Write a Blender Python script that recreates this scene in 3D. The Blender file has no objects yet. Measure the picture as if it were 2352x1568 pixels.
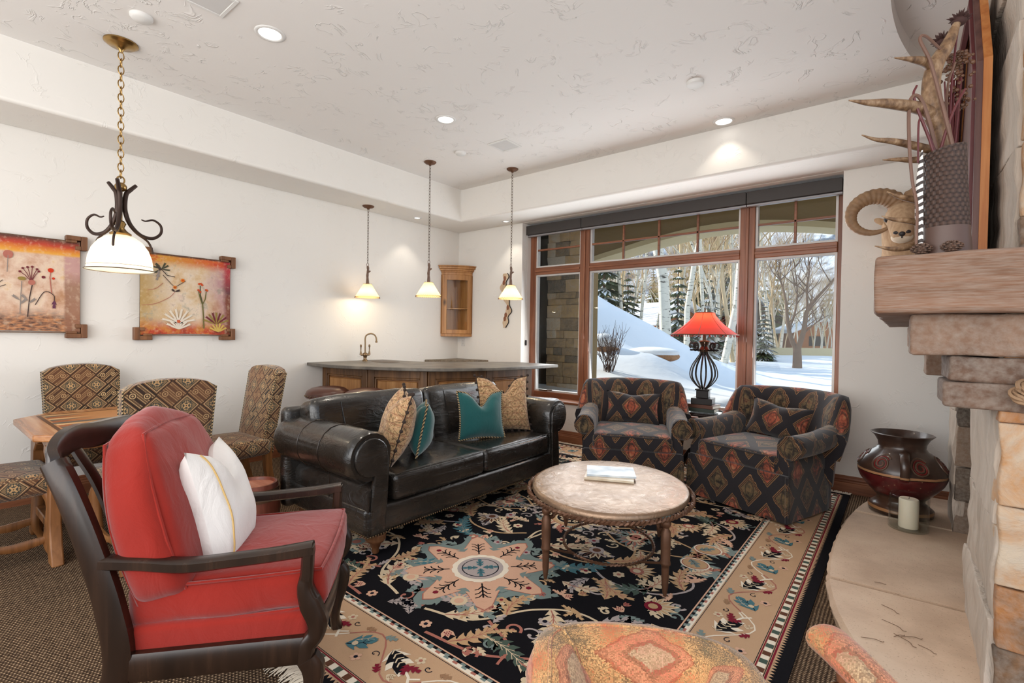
import bpy, bmesh, math, random
from mathutils import Vector, Matrix, Euler, noise as mnoise
PI = math.pi
scene = bpy.context.scene
COL = scene.collection

# ------------------------------------------------------------------ camera
cam_data = bpy.data.cameras.new('camera')
cam_data.sensor_width = 36.0
cam_data.lens = 17.188
cam_data.clip_start = 0.05
cam_data.clip_end = 600
cam = bpy.data.objects.new('camera', cam_data)
COL.objects.link(cam)
_F = Vector((-0.62401907, 0.78125154, -0.01569181)).normalized()
_R = Vector((0.78110754, 0.62421031, 0.01524766)).normalized()
_U = _R.cross(_F).normalized()
cam.matrix_world = Matrix(((_R.x, _U.x, -_F.x, 0), (_R.y, _U.y, -_F.y, 0), (_R.z, _U.z, -_F.z, 1.32), (0, 0, 0, 1)))
scene.camera = cam

# ------------------------------------------------------------------ world, sun, exposure
scene.view_settings.view_transform = 'Standard'
scene.view_settings.look = 'None'
scene.view_settings.gamma = 1.0
scene.view_settings.exposure = 0.27
scene.cycles.use_denoising = True
scene.cycles.max_bounces = 7
scene.cycles.diffuse_bounces = 4
scene.cycles.glossy_bounces = 4
scene.cycles.transmission_bounces = 6
scene.cycles.transparent_max_bounces = 16
scene.cycles.caustics_reflective = False
scene.cycles.caustics_refractive = False
scene.cycles.sample_clamp_indirect = 4.0

world = bpy.data.worlds.new('sky')
scene.world = world
world.use_nodes = True
_nt = world.node_tree
_nt.nodes.clear()
_o = _nt.nodes.new('ShaderNodeOutputWorld')
_b = _nt.nodes.new('ShaderNodeBackground')
_tc = _nt.nodes.new('ShaderNodeTexCoord')
_sp = _nt.nodes.new('ShaderNodeSeparateXYZ')
_rp = _nt.nodes.new('ShaderNodeValToRGB')
_nt.links.new(_tc.outputs['Generated'], _sp.inputs[0])
_nt.links.new(_sp.outputs[2], _rp.inputs[0])
_rp.color_ramp.elements[0].position = 0.0
_rp.color_ramp.elements[0].color = (0.95, 0.95, 0.95, 1)
_rp.color_ramp.elements[1].position = 0.5
_rp.color_ramp.elements[1].color = (0.52, 0.70, 0.95, 1)
_e = _rp.color_ramp.elements.new(0.2)
_e.color = (0.86, 0.92, 1.0, 1)
_nt.links.new(_rp.outputs[0], _b.inputs[0])
_b.inputs[1].default_value = 1.05
_nt.links.new(_b.outputs[0], _o.inputs[0])

def light(name, kind, loc, energy, color=(1, 1, 1), rot=None, aim=None, **kw):
    d = bpy.data.lights.new(name, kind)
    d.energy = energy
    d.color = color
    for k, v in kw.items():
        setattr(d, k, v)
    o = bpy.data.objects.new(name, d)
    o.location = loc
    if aim is not None:
        o.rotation_euler = (Vector(aim) - Vector(loc)).to_track_quat('-Z', 'Y').to_euler()
    elif rot is not None:
        o.rotation_euler = rot
    COL.objects.link(o)
    return o

# low winter sun standing to the left, up the valley
light('sun', 'SUN', (0, 0, 20), 5.2, (1.0, 0.93, 0.82), aim=(9.2, -.9, 15.4), angle=0.012)
# unseen fill lights added behind and beside the camera to brighten the room
light('rear_fill', 'AREA', (-1.6, -1.7, 1.75), 100, (1.0, 0.97, 0.93), aim=(-2.2, 3.0, 1.55), shape='RECTANGLE', size=4.6, size_y=2.3)
light('side_fill', 'AREA', (1.1, -0.5, 1.9), 16, (1.0, 0.97, 0.93), aim=(-3.5, 2.2, 1.0), shape='RECTANGLE', size=2.0, size_y=1.6)
# daylight through the picture window
light('picture_window_daylight', 'AREA', (-2.1, 5.2, 1.55), 60, (0.93, 0.97, 1.0), aim=(-2.1, 0.0, 0.7), shape='RECTANGLE', size=3.3, size_y=1.9)

# ------------------------------------------------------------------ mesh builder
class MB:
    def __init__(s):
        s.v = []; s.f = []; s.mi = []; s.tint = []; s.uv = {}
        s.m = 0; s.t = 0.5
        s.stack = [Matrix.Identity(4)]
    def push(s, m): s.stack.append(s.stack[-1] @ m)
    def pop(s): s.stack.pop()
    def vert(s, p):
        s.v.append(s.stack[-1] @ Vector(p)); return len(s.v) - 1
    def face(s, idx, uv=None):
        if uv: s.uv[len(s.f)] = uv
        s.f.append(tuple(idx)); s.mi.append(s.m); s.tint.append(s.t)
    def poly(s, pts, uv=None):
        s.face([s.vert(p) for p in pts], uv)
    def box(s, c, d, rot=None):
        x, y, z = d[0] / 2, d[1] / 2, d[2] / 2
        m = Matrix.Translation(c)
        if rot is not None: m = m @ Euler(rot).to_matrix().to_4x4()
        s.push(m)
        b = [s.vert(p) for p in ((-x,-y,-z),(x,-y,-z),(x,y,-z),(-x,y,-z),(-x,-y,z),(x,-y,z),(x,y,z),(-x,y,z))]
        s.pop()
        for q in ((3,2,1,0),(4,5,6,7),(0,1,5,4),(1,2,6,5),(2,3,7,6),(3,0,4,7)): s.face([b[i] for i in q])
    def bb(s, x0, x1, y0, y1, z0, z1):
        s.box(((x0+x1)/2, (y0+y1)/2, (z0+z1)/2), (abs(x1-x0), abs(y1-y0), abs(z1-z0)))
    def prism(s, poly, h0, h1, axis='z'):
        def P(a, b, h): return (a, b, h) if axis == 'z' else ((a, h, b) if axis == 'y' else (h, a, b))
        n = len(poly)
        lo = [s.vert(P(a, b, h0)) for a, b in poly]
        hi = [s.vert(P(a, b, h1)) for a, b in poly]
        s.face(lo[::-1]); s.face(hi)
        for i in range(n):
            j = (i+1) % n
            s.face((lo[i], lo[j], hi[j], hi[i]))
    def lathe(s, prof, n=24, c=(0,0,0), cap=True):
        rings = []
        for r, z in prof:
            rings.append([s.vert((c[0]+r*math.cos(2*PI*i/n), c[1]+r*math.sin(2*PI*i/n), c[2]+z)) for i in range(n)])
        for a, b in zip(rings, rings[1:]):
            for i in range(n):
                j = (i+1) % n
                s.face((a[i], a[j], b[j], b[i]))
        if cap:
            if prof[0][0] > 1e-4: s.face(rings[0][::-1])
            if prof[-1][0] > 1e-4: s.face(rings[-1])
    def tube(s, path, r, n=8, closed=False, cap=True, sect=None, up=None, twist=0.0):
        P = [Vector(p) for p in path]; k = len(P)
        R = r if isinstance(r, (list, tuple)) else [r]*k
        if sect is None: sect = [(math.cos(2*PI*i/n), math.sin(2*PI*i/n)) for i in range(n)]
        n = len(sect)
        tang = []
        for i in range(k):
            a = P[(i-1) % k] if (closed or i > 0) else P[i]
            b = P[(i+1) % k] if (closed or i < k-1) else P[i]
            t = b-a
            tang.append(t.normalized() if t.length > 1e-9 else Vector((0,0,1)))
        u = Vector(up) if up is not None else Vector((0,0,1))
        if abs(u.dot(tang[0])) > 0.95: u = Vector((1,0,0)) if abs(tang[0].x) < .9 else Vector((0,1,0))
        nrm = (u - tang[0]*u.dot(tang[0])).normalized()
        rings = []
        for i in range(k):
            t = tang[i]
            if up is not None and abs(Vector(up).dot(t)) < .98:
                nrm = (Vector(up) - t*Vector(up).dot(t)).normalized()
            else:
                q = nrm - t*nrm.dot(t)
                if q.length > 1e-6: nrm = q.normalized()
            bn = t.cross(nrm)
            ca, sa = math.cos(twist*i), math.sin(twist*i)
            rad = R[i]
            ra, rb = rad if isinstance(rad, (list, tuple)) else (rad, rad)
            rings.append([s.vert(P[i] + bn*((x*ca-y*sa)*ra) + nrm*((x*sa+y*ca)*rb)) for x, y in sect])
        rng = range(k if closed else k-1)
        for i in rng:
            a, b = rings[i], rings[(i+1) % k]
            for j in range(n):
                l = (j+1) % n
                s.face((a[j], a[l], b[l], b[j]))
        if cap and not closed:
            s.face(rings[0][::-1]); s.face(rings[-1])
    def bar(s, path, w, h, up=(0,0,1), closed=False):
        s.tube(path, [(w/2, h/2)]*len(path), sect=[(-1,-1),(1,-1),(1,1),(-1,1)], up=up, closed=closed)
    def grid(s, fn, nu, nv, cu=False, cv=False, uvf=None):
        U = nu if cu else nu+1; V = nv if cv else nv+1
        ids = [[s.vert(fn(i/nu, j/nv)) for j in range(V)] for i in range(U)]
        for i in range(nu):
            for j in range(nv):
                a, b = i, (i+1) % U; c, d = j, (j+1) % V
                uv = None
                if uvf: uv = [uvf(i/nu, j/nv), uvf((i+1)/nu, j/nv), uvf((i+1)/nu, (j+1)/nv), uvf(i/nu, (j+1)/nv)]
                s.face((ids[a][c], ids[b][c], ids[b][d], ids[a][d]), uv)
    def ball(s, c, r, nu=10, nv=7):
        rx, ry, rz = r if isinstance(r, (list, tuple)) else (r, r, r)
        top = s.vert((c[0], c[1], c[2]+rz)); bot = s.vert((c[0], c[1], c[2]-rz)); R = []
        for j in range(1, nv):
            a = PI*j/nv
            R.append([s.vert((c[0]+rx*math.sin(a)*math.cos(2*PI*i/nu), c[1]+ry*math.sin(a)*math.sin(2*PI*i/nu), c[2]+rz*math.cos(a))) for i in range(nu)])
        for i in range(nu):
            k = (i+1) % nu
            s.face((top, R[0][i], R[0][k])); s.face((bot, R[-1][k], R[-1][i]))
            for a, b in zip(R, R[1:]): s.face((a[i], b[i], b[k], a[k]))
    def rbox(s, c, d, r=.05, puff=0.0, n=6, rot=None, wob=0.0, seed=0):
        """soft rounded box (cushion): superellipsoid-like corners, puffed faces"""
        hx, hy, hz = d[0]/2, d[1]/2, d[2]/2
        m = Matrix.Translation(c)
        if rot is not None: m = m @ Euler(rot).to_matrix().to_4x4()
        s.push(m)
        N = max(2, n)
        def mp(p):
            q = Vector(p)                           # in [-1,1]^3 cube surface
            e = Vector((q.x*hx, q.y*hy, q.z*hz))
            core = Vector((max(-hx+r, min(hx-r, e.x)), max(-hy+r, min(hy-r, e.y)), max(-hz+r, min(hz-r, e.z))))
            dlt = e-core
            if dlt.length > 1e-9: e = core+dlt.normalized()*r
            bx = (1-q.y**2)*(1-q.z**2); by = (1-q.x**2)*(1-q.z**2); bz = (1-q.x**2)*(1-q.y**2)
            ax = max(abs(q.x), abs(q.y), abs(q.z))
            if abs(q.z) > .999: e.z += puff*bz*(1 if q.z > 0 else -1)
            if abs(q.x) > .999: e.x += puff*.4*bx*(1 if q.x > 0 else -1)
            if abs(q.y) > .999: e.y += puff*.4*by*(1 if q.y > 0 else -1)
            if wob:
                nn = mnoise.noise(Vector((e.x*7+seed, e.y*7, e.z*7)))
                e += e.normalized()*wob*nn
            return e
        # spaced so that corner rounding gets vertices
        def ax(h):
            k = min(.9, r/h) if h > 0 else .5
            t = [-1, -1+k*.3, -1+k*.65, -1+k]
            inner = [-1+k+(2-2*k)*i/N for i in range(1, N)]
            return t+inner+[1-k, 1-k*.65, 1-k*.3, 1]
        X, Yy, Zz = ax(hx), ax(hy), ax(hz)
        cache = {}
        def V(p):
            kk = tuple(round(a, 5) for a in p)
            if kk not in cache: cache[kk] = s.vert(mp(p))
            return cache[kk]
        def side(A, B, f, flip):
            for i in range(len(A)-1):
                for j in range(len(B)-1):
                    q = [V(f(A[i], B[j])), V(f(A[i+1], B[j])), V(f(A[i+1], B[j+1])), V(f(A[i], B[j+1]))]
                    s.face(q[::-1] if flip else q)
        side(X, Yy, lambda a, b: (a, b, 1), False); side(X, Yy, lambda a, b: (a, b, -1), True)
        side(X, Zz, lambda a, b: (a, -1, b), False); side(X, Zz, lambda a, b: (a, 1, b), True)
        side(Yy, Zz, lambda a, b: (1, a, b), False); side(Yy, Zz, lambda a, b: (-1, a, b), True)
        s.pop()

def finish(name, mb, mats, parent=None, smooth=True, bevel=0.0, seg=2, auto=40, sub=0):
    me = bpy.data.meshes.new(name)
    me.from_pydata([tuple(v) for v in mb.v], [], mb.f)
    if not isinstance(mats, (list, tuple)): mats = [mats]
    for m in mats: me.materials.append(m)
    me.polygons.foreach_set('material_index', mb.mi)
    bm = bmesh.new(); bm.from_mesh(me)
    bmesh.ops.recalc_face_normals(bm, faces=bm.faces)
    bm.to_mesh(me); bm.free()
    me.update()
    at = me.attributes.new('tint', 'FLOAT', 'FACE')
    at.data.foreach_set('value', mb.tint)
    uvl = me.uv_layers.new(name='UVMap')
    buf = [0.0]*(2*len(me.loops))
    V = me.vertices
    for p in me.polygons:
        u = mb.uv.get(p.index)
        n = p.normal
        a = max(range(3), key=lambda i: abs(n[i]))
        for k, li in enumerate(p.loop_indices):
            if u is not None:
                ii = mb.f[p.index].index(me.loops[li].vertex_index)
                buf[2*li], buf[2*li+1] = u[ii]
            else:
                c = V[me.loops[li].vertex_index].co
                if a == 2: buf[2*li], buf[2*li+1] = c.x, c.y
                elif a == 1: buf[2*li], buf[2*li+1] = c.x, c.z
                else: buf[2*li], buf[2*li+1] = c.y, c.z
    uvl.data.foreach_set('uv', buf)
    if smooth:
        me.polygons.foreach_set('use_smooth', [True]*len(me.polygons))
        if auto < 180:
            me.set_sharp_from_angle(angle=math.radians(auto))
    o = bpy.data.objects.new(name, me)
    COL.objects.link(o)
    if parent is not None: o.parent = parent
    if bevel > 0:
        b = o.modifiers.new('bevel', 'BEVEL'); b.width = bevel; b.segments = seg; b.limit_method = 'ANGLE'; b.angle_limit = math.radians(35)
        b.harden_normals = False
    if sub:
        u = o.modifiers.new('subsurf', 'SUBSURF'); u.levels = sub; u.render_levels = sub
    return o

def tag(o, label=None, cat=None, group=None, kind=None):
    if label: o['label'] = label
    if cat: o['category'] = cat
    if group: o['group'] = group
    if kind: o['kind'] = kind
    return o
def thing(name, label, cat, loc=(0,0,0), rz=0, group=None):
    o = bpy.data.objects.new(name, None); COL.objects.link(o)
    o.empty_display_size = .1
    o.location = loc; o.rotation_euler = (0, 0, rz)
    return tag(o, label, cat, group)
def struct(name, mb, m, **k):
    return tag(finish(name, mb, m, **k), kind='structure')
def copy_tree(o, loc=None, rz=None, label=None, group=None, parent=None):
    c = o.copy(); COL.objects.link(c)
    if parent is not None: c.parent = parent
    if loc is not None: c.location = loc
    if rz is not None: c.rotation_euler = (0, 0, rz)
    if label: c['label'] = label
    if group: c['group'] = group
    for ch in list(o.children): copy_tree(ch, parent=c)
    return c
def spline(pts, n=8, closed=False):
    """Catmull-Rom through points"""
    P = [Vector(p) for p in pts]; out = []; k = len(P)
    rng = range(k if closed else k-1)
    for i in rng:
        p0 = P[(i-1) % k] if (closed or i > 0) else P[i]*2-P[i+1]
        p1 = P[i]; p2 = P[(i+1) % k]
        p3 = P[(i+2) % k] if (closed or i+2 < k) else p2*2-p1
        for j in range(n):
            t = j/n
            out.append(.5*((2*p1)+(p2-p0)*t+(2*p0-5*p1+4*p2-p3)*t*t+(3*p1-p0-3*p2+p3)*t**3))
    if not closed: out.append(P[-1].copy())
    return out
def lerp(a, b, t): return a+(b-a)*t
def rlerp(vals, t):
    x = t*(len(vals)-1); i = min(len(vals)-2, int(x)); return lerp(vals[i], vals[i+1], x-i)
# ------------------------------------------------------------------ materials (node expressions)
class S:
    def __init__(s, g, k): s.g = g; s.k = k
    def _m(s, op, *a): return s.g.math(op, s, *a)
    def __add__(s, o): return s._m('ADD', o)
    __radd__ = __add__
    def __sub__(s, o): return s._m('SUBTRACT', o)
    def __rsub__(s, o): return s.g.math('SUBTRACT', o, s)
    def __mul__(s, o): return s._m('MULTIPLY', o)
    __rmul__ = __mul__
    def __truediv__(s, o): return s._m('DIVIDE', o)
    def __neg__(s): return s*-1.0
    def abs(s): return s._m('ABSOLUTE')
    def frac(s): return s._m('FRACT')
    def floor(s): return s._m('FLOOR')
    def lt(s, o): return s._m('LESS_THAN', o)
    def gt(s, o): return s._m('GREATER_THAN', o)
    def max(s, o): return s._m('MAXIMUM', o)
    def min(s, o): return s._m('MINIMUM', o)
    def sin(s): return s._m('SINE')
    def cos(s): return s._m('COSINE')
    def sqrt(s): return s._m('SQRT')
    def pow(s, o): return s._m('POWER', o)
    def mod2(s): return s.g.math('FLOORED_MODULO', s, 2.0)
class G:
    def __init__(s, mat):
        s.nt = mat.node_tree; s.nt.nodes.clear()
        s.out = s.nt.nodes.new('ShaderNodeOutputMaterial')
        s.p = s.nt.nodes.new('ShaderNodeBsdfPrincipled')
        s.nt.links.new(s.p.outputs[0], s.out.inputs[0])
        s._tc = None; s._c = {}
    def node(s, t): return s.nt.nodes.new(t)
    def link(s, a, inp):
        if isinstance(a, S): s.nt.links.new(a.k, inp)
        elif isinstance(a, (tuple, list)):
            inp.default_value = tuple(a)+(1.0,) if (len(a) == 3 and len(inp.default_value) == 4) else a
        else: inp.default_value = a
    def math(s, op, *a):
        n = s.node('ShaderNodeMath'); n.operation = op
        for i, x in enumerate(a): s.link(x, n.inputs[i])
        return S(s, n.outputs[0])
    def tc(s, w):
        if s._tc is None: s._tc = s.node('ShaderNodeTexCoord')
        return S(s, s._tc.outputs[w])
    def sep(s, v):
        n = s.node('ShaderNodeSeparateXYZ'); s.link(v, n.inputs[0]); return [S(s, n.outputs[i]) for i in range(3)]
    def comb(s, x, y, z=0.0):
        n = s.node('ShaderNodeCombineXYZ')
        for i, a in enumerate((x, y, z)): s.link(a, n.inputs[i])
        return S(s, n.outputs[0])
    def obj(s): return s.tc('Object')
    def uv(s):
        if 'uv' not in s._c: s._c['uv'] = s.sep(s.tc('UV'))[:2]
        return s._c['uv']
    def attr(s, name='tint'):
        n = s.node('ShaderNodeAttribute'); n.attribute_name = name; return S(s, n.outputs['Fac'])
    def rnd(s):
        n = s.node('ShaderNodeObjectInfo'); return S(s, n.outputs['Random'])
    def scale(s, v, k):
        n = s.node('ShaderNodeVectorMath'); n.operation = 'MULTIPLY'; s.link(v, n.inputs[0])
        n.inputs[1].default_value = k if isinstance(k, (tuple, list)) else (k, k, k)
        return S(s, n.outputs[0])
    def vadd(s, v, w):
        n = s.node('ShaderNodeVectorMath'); n.operation = 'ADD'; s.link(v, n.inputs[0]); s.link(w, n.inputs[1]); return S(s, n.outputs[0])
    def noise(s, v=None, scale=5.0, detail=3.0, rough=.55, dist=0.0, color=False):
        n = s.node('ShaderNodeTexNoise'); n.inputs['Scale'].default_value = scale; n.inputs['Detail'].default_value = detail
        n.inputs['Roughness'].default_value = rough; n.inputs['Distortion'].default_value = dist
        s.link(v if v is not None else s.obj(), n.inputs['Vector'])
        return S(s, n.outputs['Color' if color else 'Fac'])
    def voro(s, v=None, scale=5.0, feature='F1', out='Distance', rnd=1.0):
        n = s.node('ShaderNodeTexVoronoi'); n.feature = feature; n.inputs['Scale'].default_value = scale
        n.inputs['Randomness'].default_value = rnd
        s.link(v if v is not None else s.obj(), n.inputs['Vector']); return S(s, n.outputs[out])
    def ramp(s, f, stops, mode='LINEAR'):
        n = s.node('ShaderNodeValToRGB'); cr = n.color_ramp; cr.interpolation = mode
        while len(cr.elements) < len(stops): cr.elements.new(.5)
        for e, (p, c) in zip(cr.elements, stops):
            e.position = p
            e.color = (c, c, c, 1) if isinstance(c, (int, float)) else tuple(c)+(1,)
        s.link(f, n.inputs[0]); return S(s, n.outputs[0])
    def mix(s, f, a, b, mode='MIX'):
        n = s.node('ShaderNodeMix'); n.data_type = 'RGBA'; n.blend_type = mode
        s.link(f, n.inputs[0]); s.link(a, n.inputs[6]); s.link(b, n.inputs[7]); return S(s, n.outputs[2])
    def base(s, c): s.link(c, s.p.inputs['Base Color'])
    def rough(s, r): s.link(r, s.p.inputs['Roughness'])
    def metal(s, r): s.link(r, s.p.inputs['Metallic'])
    def set(s, **k):
        for a, b in k.items(): s.link(b, s.p.inputs[a.replace('_', ' ')])
    def bump(s, h, strength=.3, dist=.01):
        n = s.node('ShaderNodeBump'); n.inputs['Strength'].default_value = strength; n.inputs['Distance'].default_value = dist
        s.link(h, n.inputs['Height'])
        if s.p.inputs['Normal'].is_linked: s.nt.links.new(s.p.inputs['Normal'].links[0].from_socket, n.inputs['Normal'])
        s.nt.links.new(n.outputs[0], s.p.inputs['Normal'])
M = {}
def mat(name, fn):
    m = bpy.data.materials.new(name); m.use_nodes = True
    g = G(m); g.rough(.6); fn(g); M[name] = m; return m
def rgb(r, g, b):
    f = lambda c: (c/255/12.92) if c/255 <= .04045 else ((c/255+.055)/1.055)**2.4
    return (f(r), f(g), f(b))
def plain(name, c, rough=.6, metal=0.0, var=.12, scale=12, bump=0.0, **k):
    def fn(g):
        n = g.noise(scale=scale, detail=3)
        g.base(g.mix(n, tuple(x*(1-var) for x in c), tuple(min(1, x*(1+var)) for x in c)))
        g.rough(rough); g.metal(metal)
        if bump: g.bump(n, bump, .01)
        g.set(**k)
    return mat(name, fn)

def _plaster(c, k):
    def fn(g):
        ob = g.obj()
        n = g.noise(ob, 1.6, 3)
        g.base(g.mix(n, tuple(x*.98 for x in c), tuple(min(1, x*1.015) for x in c)))
        g.rough(.85)
        # short trowel ridges: thin edges of stretched cells, only in scattered patches
        v = g.vadd(ob, g.scale(g.noise(ob, 2.6, 2, color=True), .5))
        e = g.noise(v, 3.6, 4, .6, .8)
        ridge = g.sep(g.ramp((e-.5).abs(), [(0, 1), (.010, .3), (.024, 0)]))[0]
        patch = g.sep(g.ramp(g.noise(ob, 6.5, 2), [(.50, 0), (.62, 1)]))[0]
        g.bump(ridge*patch+g.noise(ob, 9, 3)*.18, k, .010)
    return fn
mat('wall_plaster', _plaster((.80, .775, .735), .30))
mat('ceiling_plaster', _plaster((.80, .775, .75), .62))

def _carpet(g):
    x, y, z = g.sep(g.obj())
    n = g.noise(g.obj(), 7, 3)
    rows = ((x+n*.010)*(2*PI/.015)).sin()*.5+.5
    knots = ((y+((x+n*.010)/.015).floor()*.0062)*(2*PI/.0125)).sin()*.5+.5
    h = rows*knots*.8+rows*.12+knots*.2
    fl = g.noise(g.obj(), 95, 2); pt = g.noise(g.obj(), 30, 3)
    t = h*.62+fl*.50+(pt-.5)*.35-.08
    g.base(g.ramp(t, [(.12, rgb(42, 31, 24)), (.34, rgb(80, 62, 47)), (.58, rgb(132, 108, 84)), (.9, rgb(184, 158, 128))]))
    g.rough(.95); g.bump(h, .8, .006)
    g.set(Specular_IOR_Level=.1)
mat('sisal_carpet', _carpet)

def _wood(c1, c2, c3, scale=1.0, rough=.45, axis=2, knots=True, grain=1.0, bump=.08):
    def fn(g):
        ob = g.obj()
        k = [26*scale]*3; k[axis] = 1.7*scale
        v = g.scale(ob, tuple(k))
        n = g.noise(v, 1.0, 5, .62, .6)
        w = g.noise(g.scale(ob, tuple(q*.25 for q in k)), 1.0, 3, .5, 1.0)
        col = g.ramp(n*.62*grain+w*.5, [(.30, c1), (.52, c2), (.74, c3)])
        if knots:
            kd = g.voro(g.scale(ob, tuple((4.2*scale if i != axis else 2.2*scale) for i in range(3))), 1.0)
            col = g.mix(g.ramp(kd, [(.05, 1), (.15, 0)]), col, tuple(a*.25 for a in c1))
        col = g.mix(g.rnd()*.22, col, tuple(a*.55 for a in c2))
        g.base(col); g.rough(rough); g.bump(n, bump, .01)
    return fn
mat('trim_wood', _wood(rgb(84, 48, 30), rgb(128, 78, 52), rgb(158, 104, 74), axis=0, knots=False, rough=.35))
mat('trim_wood_upright', _wood(rgb(80, 46, 30), rgb(122, 74, 50), rgb(152, 100, 72), axis=2, knots=False, rough=.35))
mat('trim_wood_side', _wood(rgb(84, 48, 30), rgb(128, 78, 52), rgb(158, 104, 74), axis=1, knots=False, rough=.35))
mat('knotty_pine', _wood(rgb(96, 58, 28), rgb(164, 112, 62), rgb(198, 146, 90), axis=2, rough=.4))
mat('knotty_pine_side', _wood(rgb(78, 46, 20), rgb(134, 86, 44), rgb(170, 118, 70), axis=0, rough=.4))
mat('glazed_pine', _wood(rgb(54, 36, 20), rgb(104, 70, 40), rgb(146, 102, 60), axis=2, rough=.42))
mat('antique_table', _wood(rgb(112, 66, 34), rgb(176, 120, 76), rgb(214, 166, 120), axis=0, rough=.26))
mat('antique_leg', _wood(rgb(70, 40, 18), rgb(128, 82, 44), rgb(164, 112, 68), axis=2, rough=.4))
mat('dark_wood', _wood(rgb(22, 14, 10), rgb(38, 25, 18), rgb(58, 39, 28), axis=2, knots=False, rough=.27, bump=.03))
mat('reclaimed', _wood(rgb(56, 34, 20), rgb(110, 70, 42), rgb(150, 102, 66), axis=2, rough=.5))
mat('black_lacquer', _wood(rgb(14, 11, 10), rgb(28, 22, 20), rgb(46, 36, 32), axis=0, knots=False, rough=.2))
mat('keg_wood', _wood(rgb(62, 26, 16), rgb(112, 56, 40), rgb(146, 84, 64), axis=2, rough=.4))
mat('keg_lid', _wood(rgb(120, 66, 46), rgb(176, 112, 88), rgb(206, 146, 120), axis=0, rough=.4))
plain('iron', (.022, .019, .018), .48, .6)
plain('bronze', (.10, .062, .038), .42, .75)
plain('rust_iron', (.13, .062, .034), .5, .55, var=.35)
plain('brass', (.38, .24, .09), .28, 1.0)
plain('pewter', (.28, .24, .20), .32, 1.0)
plain('antique_brass', (.22, .15, .085), .34, .95)
plain('white_paint', (.72, .71, .69), .5, var=.03)
plain('grille_white', (.62, .61, .60), .6, var=.03)
plain('blind_fabric', (.040, .034, .032), .55, var=.05)
plain('blind_edge', (.30, .29, .30), .4, .3)
plain('white_metal', (.60, .58, .56), .4)
plain('oxblood_leather', (.095, .034, .022), .34, var=.35, bump=.1)
def _leather(g):
    ob = g.obj()
    n = g.noise(ob, 3.0, 4)
    g.base(g.mix(n, (.006, .0052, .0045), (.018, .014, .011)))
    g.rough(g.sep(g.ramp(g.noise(ob, 6, 4), [(.3, .22), (.75, .36)]))[0])
    wr = g.noise(g.scale(ob, (5, 2.2, 9)), 1.6, 5, .6, 1.4)
    g.bump((wr-.5).abs()*-1.0, .5, .02)
    g.bump(g.voro(ob, 420, 'DISTANCE_TO_EDGE'), .10, .001)
    g.set(Specular_IOR_Level=.5, Coat_Weight=.55, Coat_Roughness=.16)
mat('black_leather', _leather)
def _cloth(c, var=.12, fine=260, sheen=.3, wrinkle=.25):
    def fn(g):
        ob = g.obj()
        n = g.noise(ob, 9, 4)
        f = g.noise(ob, fine, 2)
        g.base(g.mix(n*.6+f*.4, tuple(x*(1-var*2) for x in c), tuple(min(1, x*(1+var*1.6)) for x in c)))
        g.rough(.9); g.set(Sheen_Weight=sheen, Specular_IOR_Level=.2)
        g.bump(g.noise(g.scale(ob, (1, 1, .6)), 11, 4, .55, 1.0), wrinkle, .018)
        g.bump(f, .16, .002)
    return fn
mat('coral_velvet', _cloth(rgb(140, 33, 22), .1, sheen=.30, wrinkle=.3))
mat('white_linen', _cloth((.78, .75, .72), .03, 300, .15, .45))
mat('teal_velvet', _cloth(rgb(26, 84, 84), .14, sheen=.5))
mat('fringe_cotton', _cloth(rgb(226, 212, 190), .08))
plain('gold_thread', rgb(206, 170, 104), .6)
# ------------------------------------------------------------------ stone, glass, outdoor materials
def _stone(stops, scale=6, rough=.85, bump=.6, streak=(1, 1, 1), rndmix=.0):
    def fn(g):
        ob = g.obj()
        v = g.scale(ob, streak)
        n = g.noise(v, scale, 6, .62, .8)
        t = g.attr('tint')
        c = g.ramp(n*.7+(t-.5)*.75+.15, stops)
        c = g.mix(g.ramp(g.noise(v, scale*7, 4), [(.35, 0), (.7, .35)]), c, (.42, .38, .33))
        g.base(c); g.rough(rough); g.bump(n, bump, .03); g.bump(g.noise(v, scale*9, 4), .35, .006)
    return fn
STN = [(.12, rgb(74, 62, 52)), (.32, rgb(122, 92, 66)), (.5, rgb(166, 112, 66)), (.66, rgb(186, 138, 92)), (.85, rgb(196, 178, 156))]
mat('field_stone', _stone(STN))
mat('split_stone', _stone([(.12, rgb(96, 84, 74)), (.35, rgb(150, 134, 118)), (.55, rgb(186, 172, 158)), (.8, rgb(208, 196, 184)), (.95, rgb(190, 140, 100))], 9, streak=(1, 1, .28), bump=.9))
mat('dark_stone', _stone([(.15, rgb(60, 52, 46)), (.45, rgb(98, 84, 72)), (.8, rgb(134, 112, 94))], 8))
mat('mantel_stone', _stone([(.15, rgb(74, 50, 38)), (.45, rgb(112, 80, 60)), (.7, rgb(136, 100, 78)), (.95, rgb(152, 118, 94))], 3.6, streak=(.6, .6, 7), bump=.4))
mat('corbel_stone', _stone([(.15, rgb(70, 52, 42)), (.45, rgb(110, 84, 68)), (.8, rgb(144, 114, 94))], 6))
def _hearth(g):
    ob = g.obj()
    n = g.noise(ob, 3, 5); f = g.noise(ob, 120, 3)
    c = g.ramp(n+(g.attr()-.5)*.3, [(.25, rgb(178, 150, 126)), (.5, rgb(208, 180, 154)), (.75, rgb(222, 198, 172))])
    c = g.mix(g.ramp(f, [(.28, .55), (.40, 0)]), c, rgb(140, 108, 86))
    g.base(c); g.rough(.6); g.bump(f, .12, .004)
mat('hearth_limestone', _hearth)
mat('mortar', _stone([(.2, rgb(98, 86, 74)), (.7, rgb(140, 124, 108))], 20))
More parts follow.
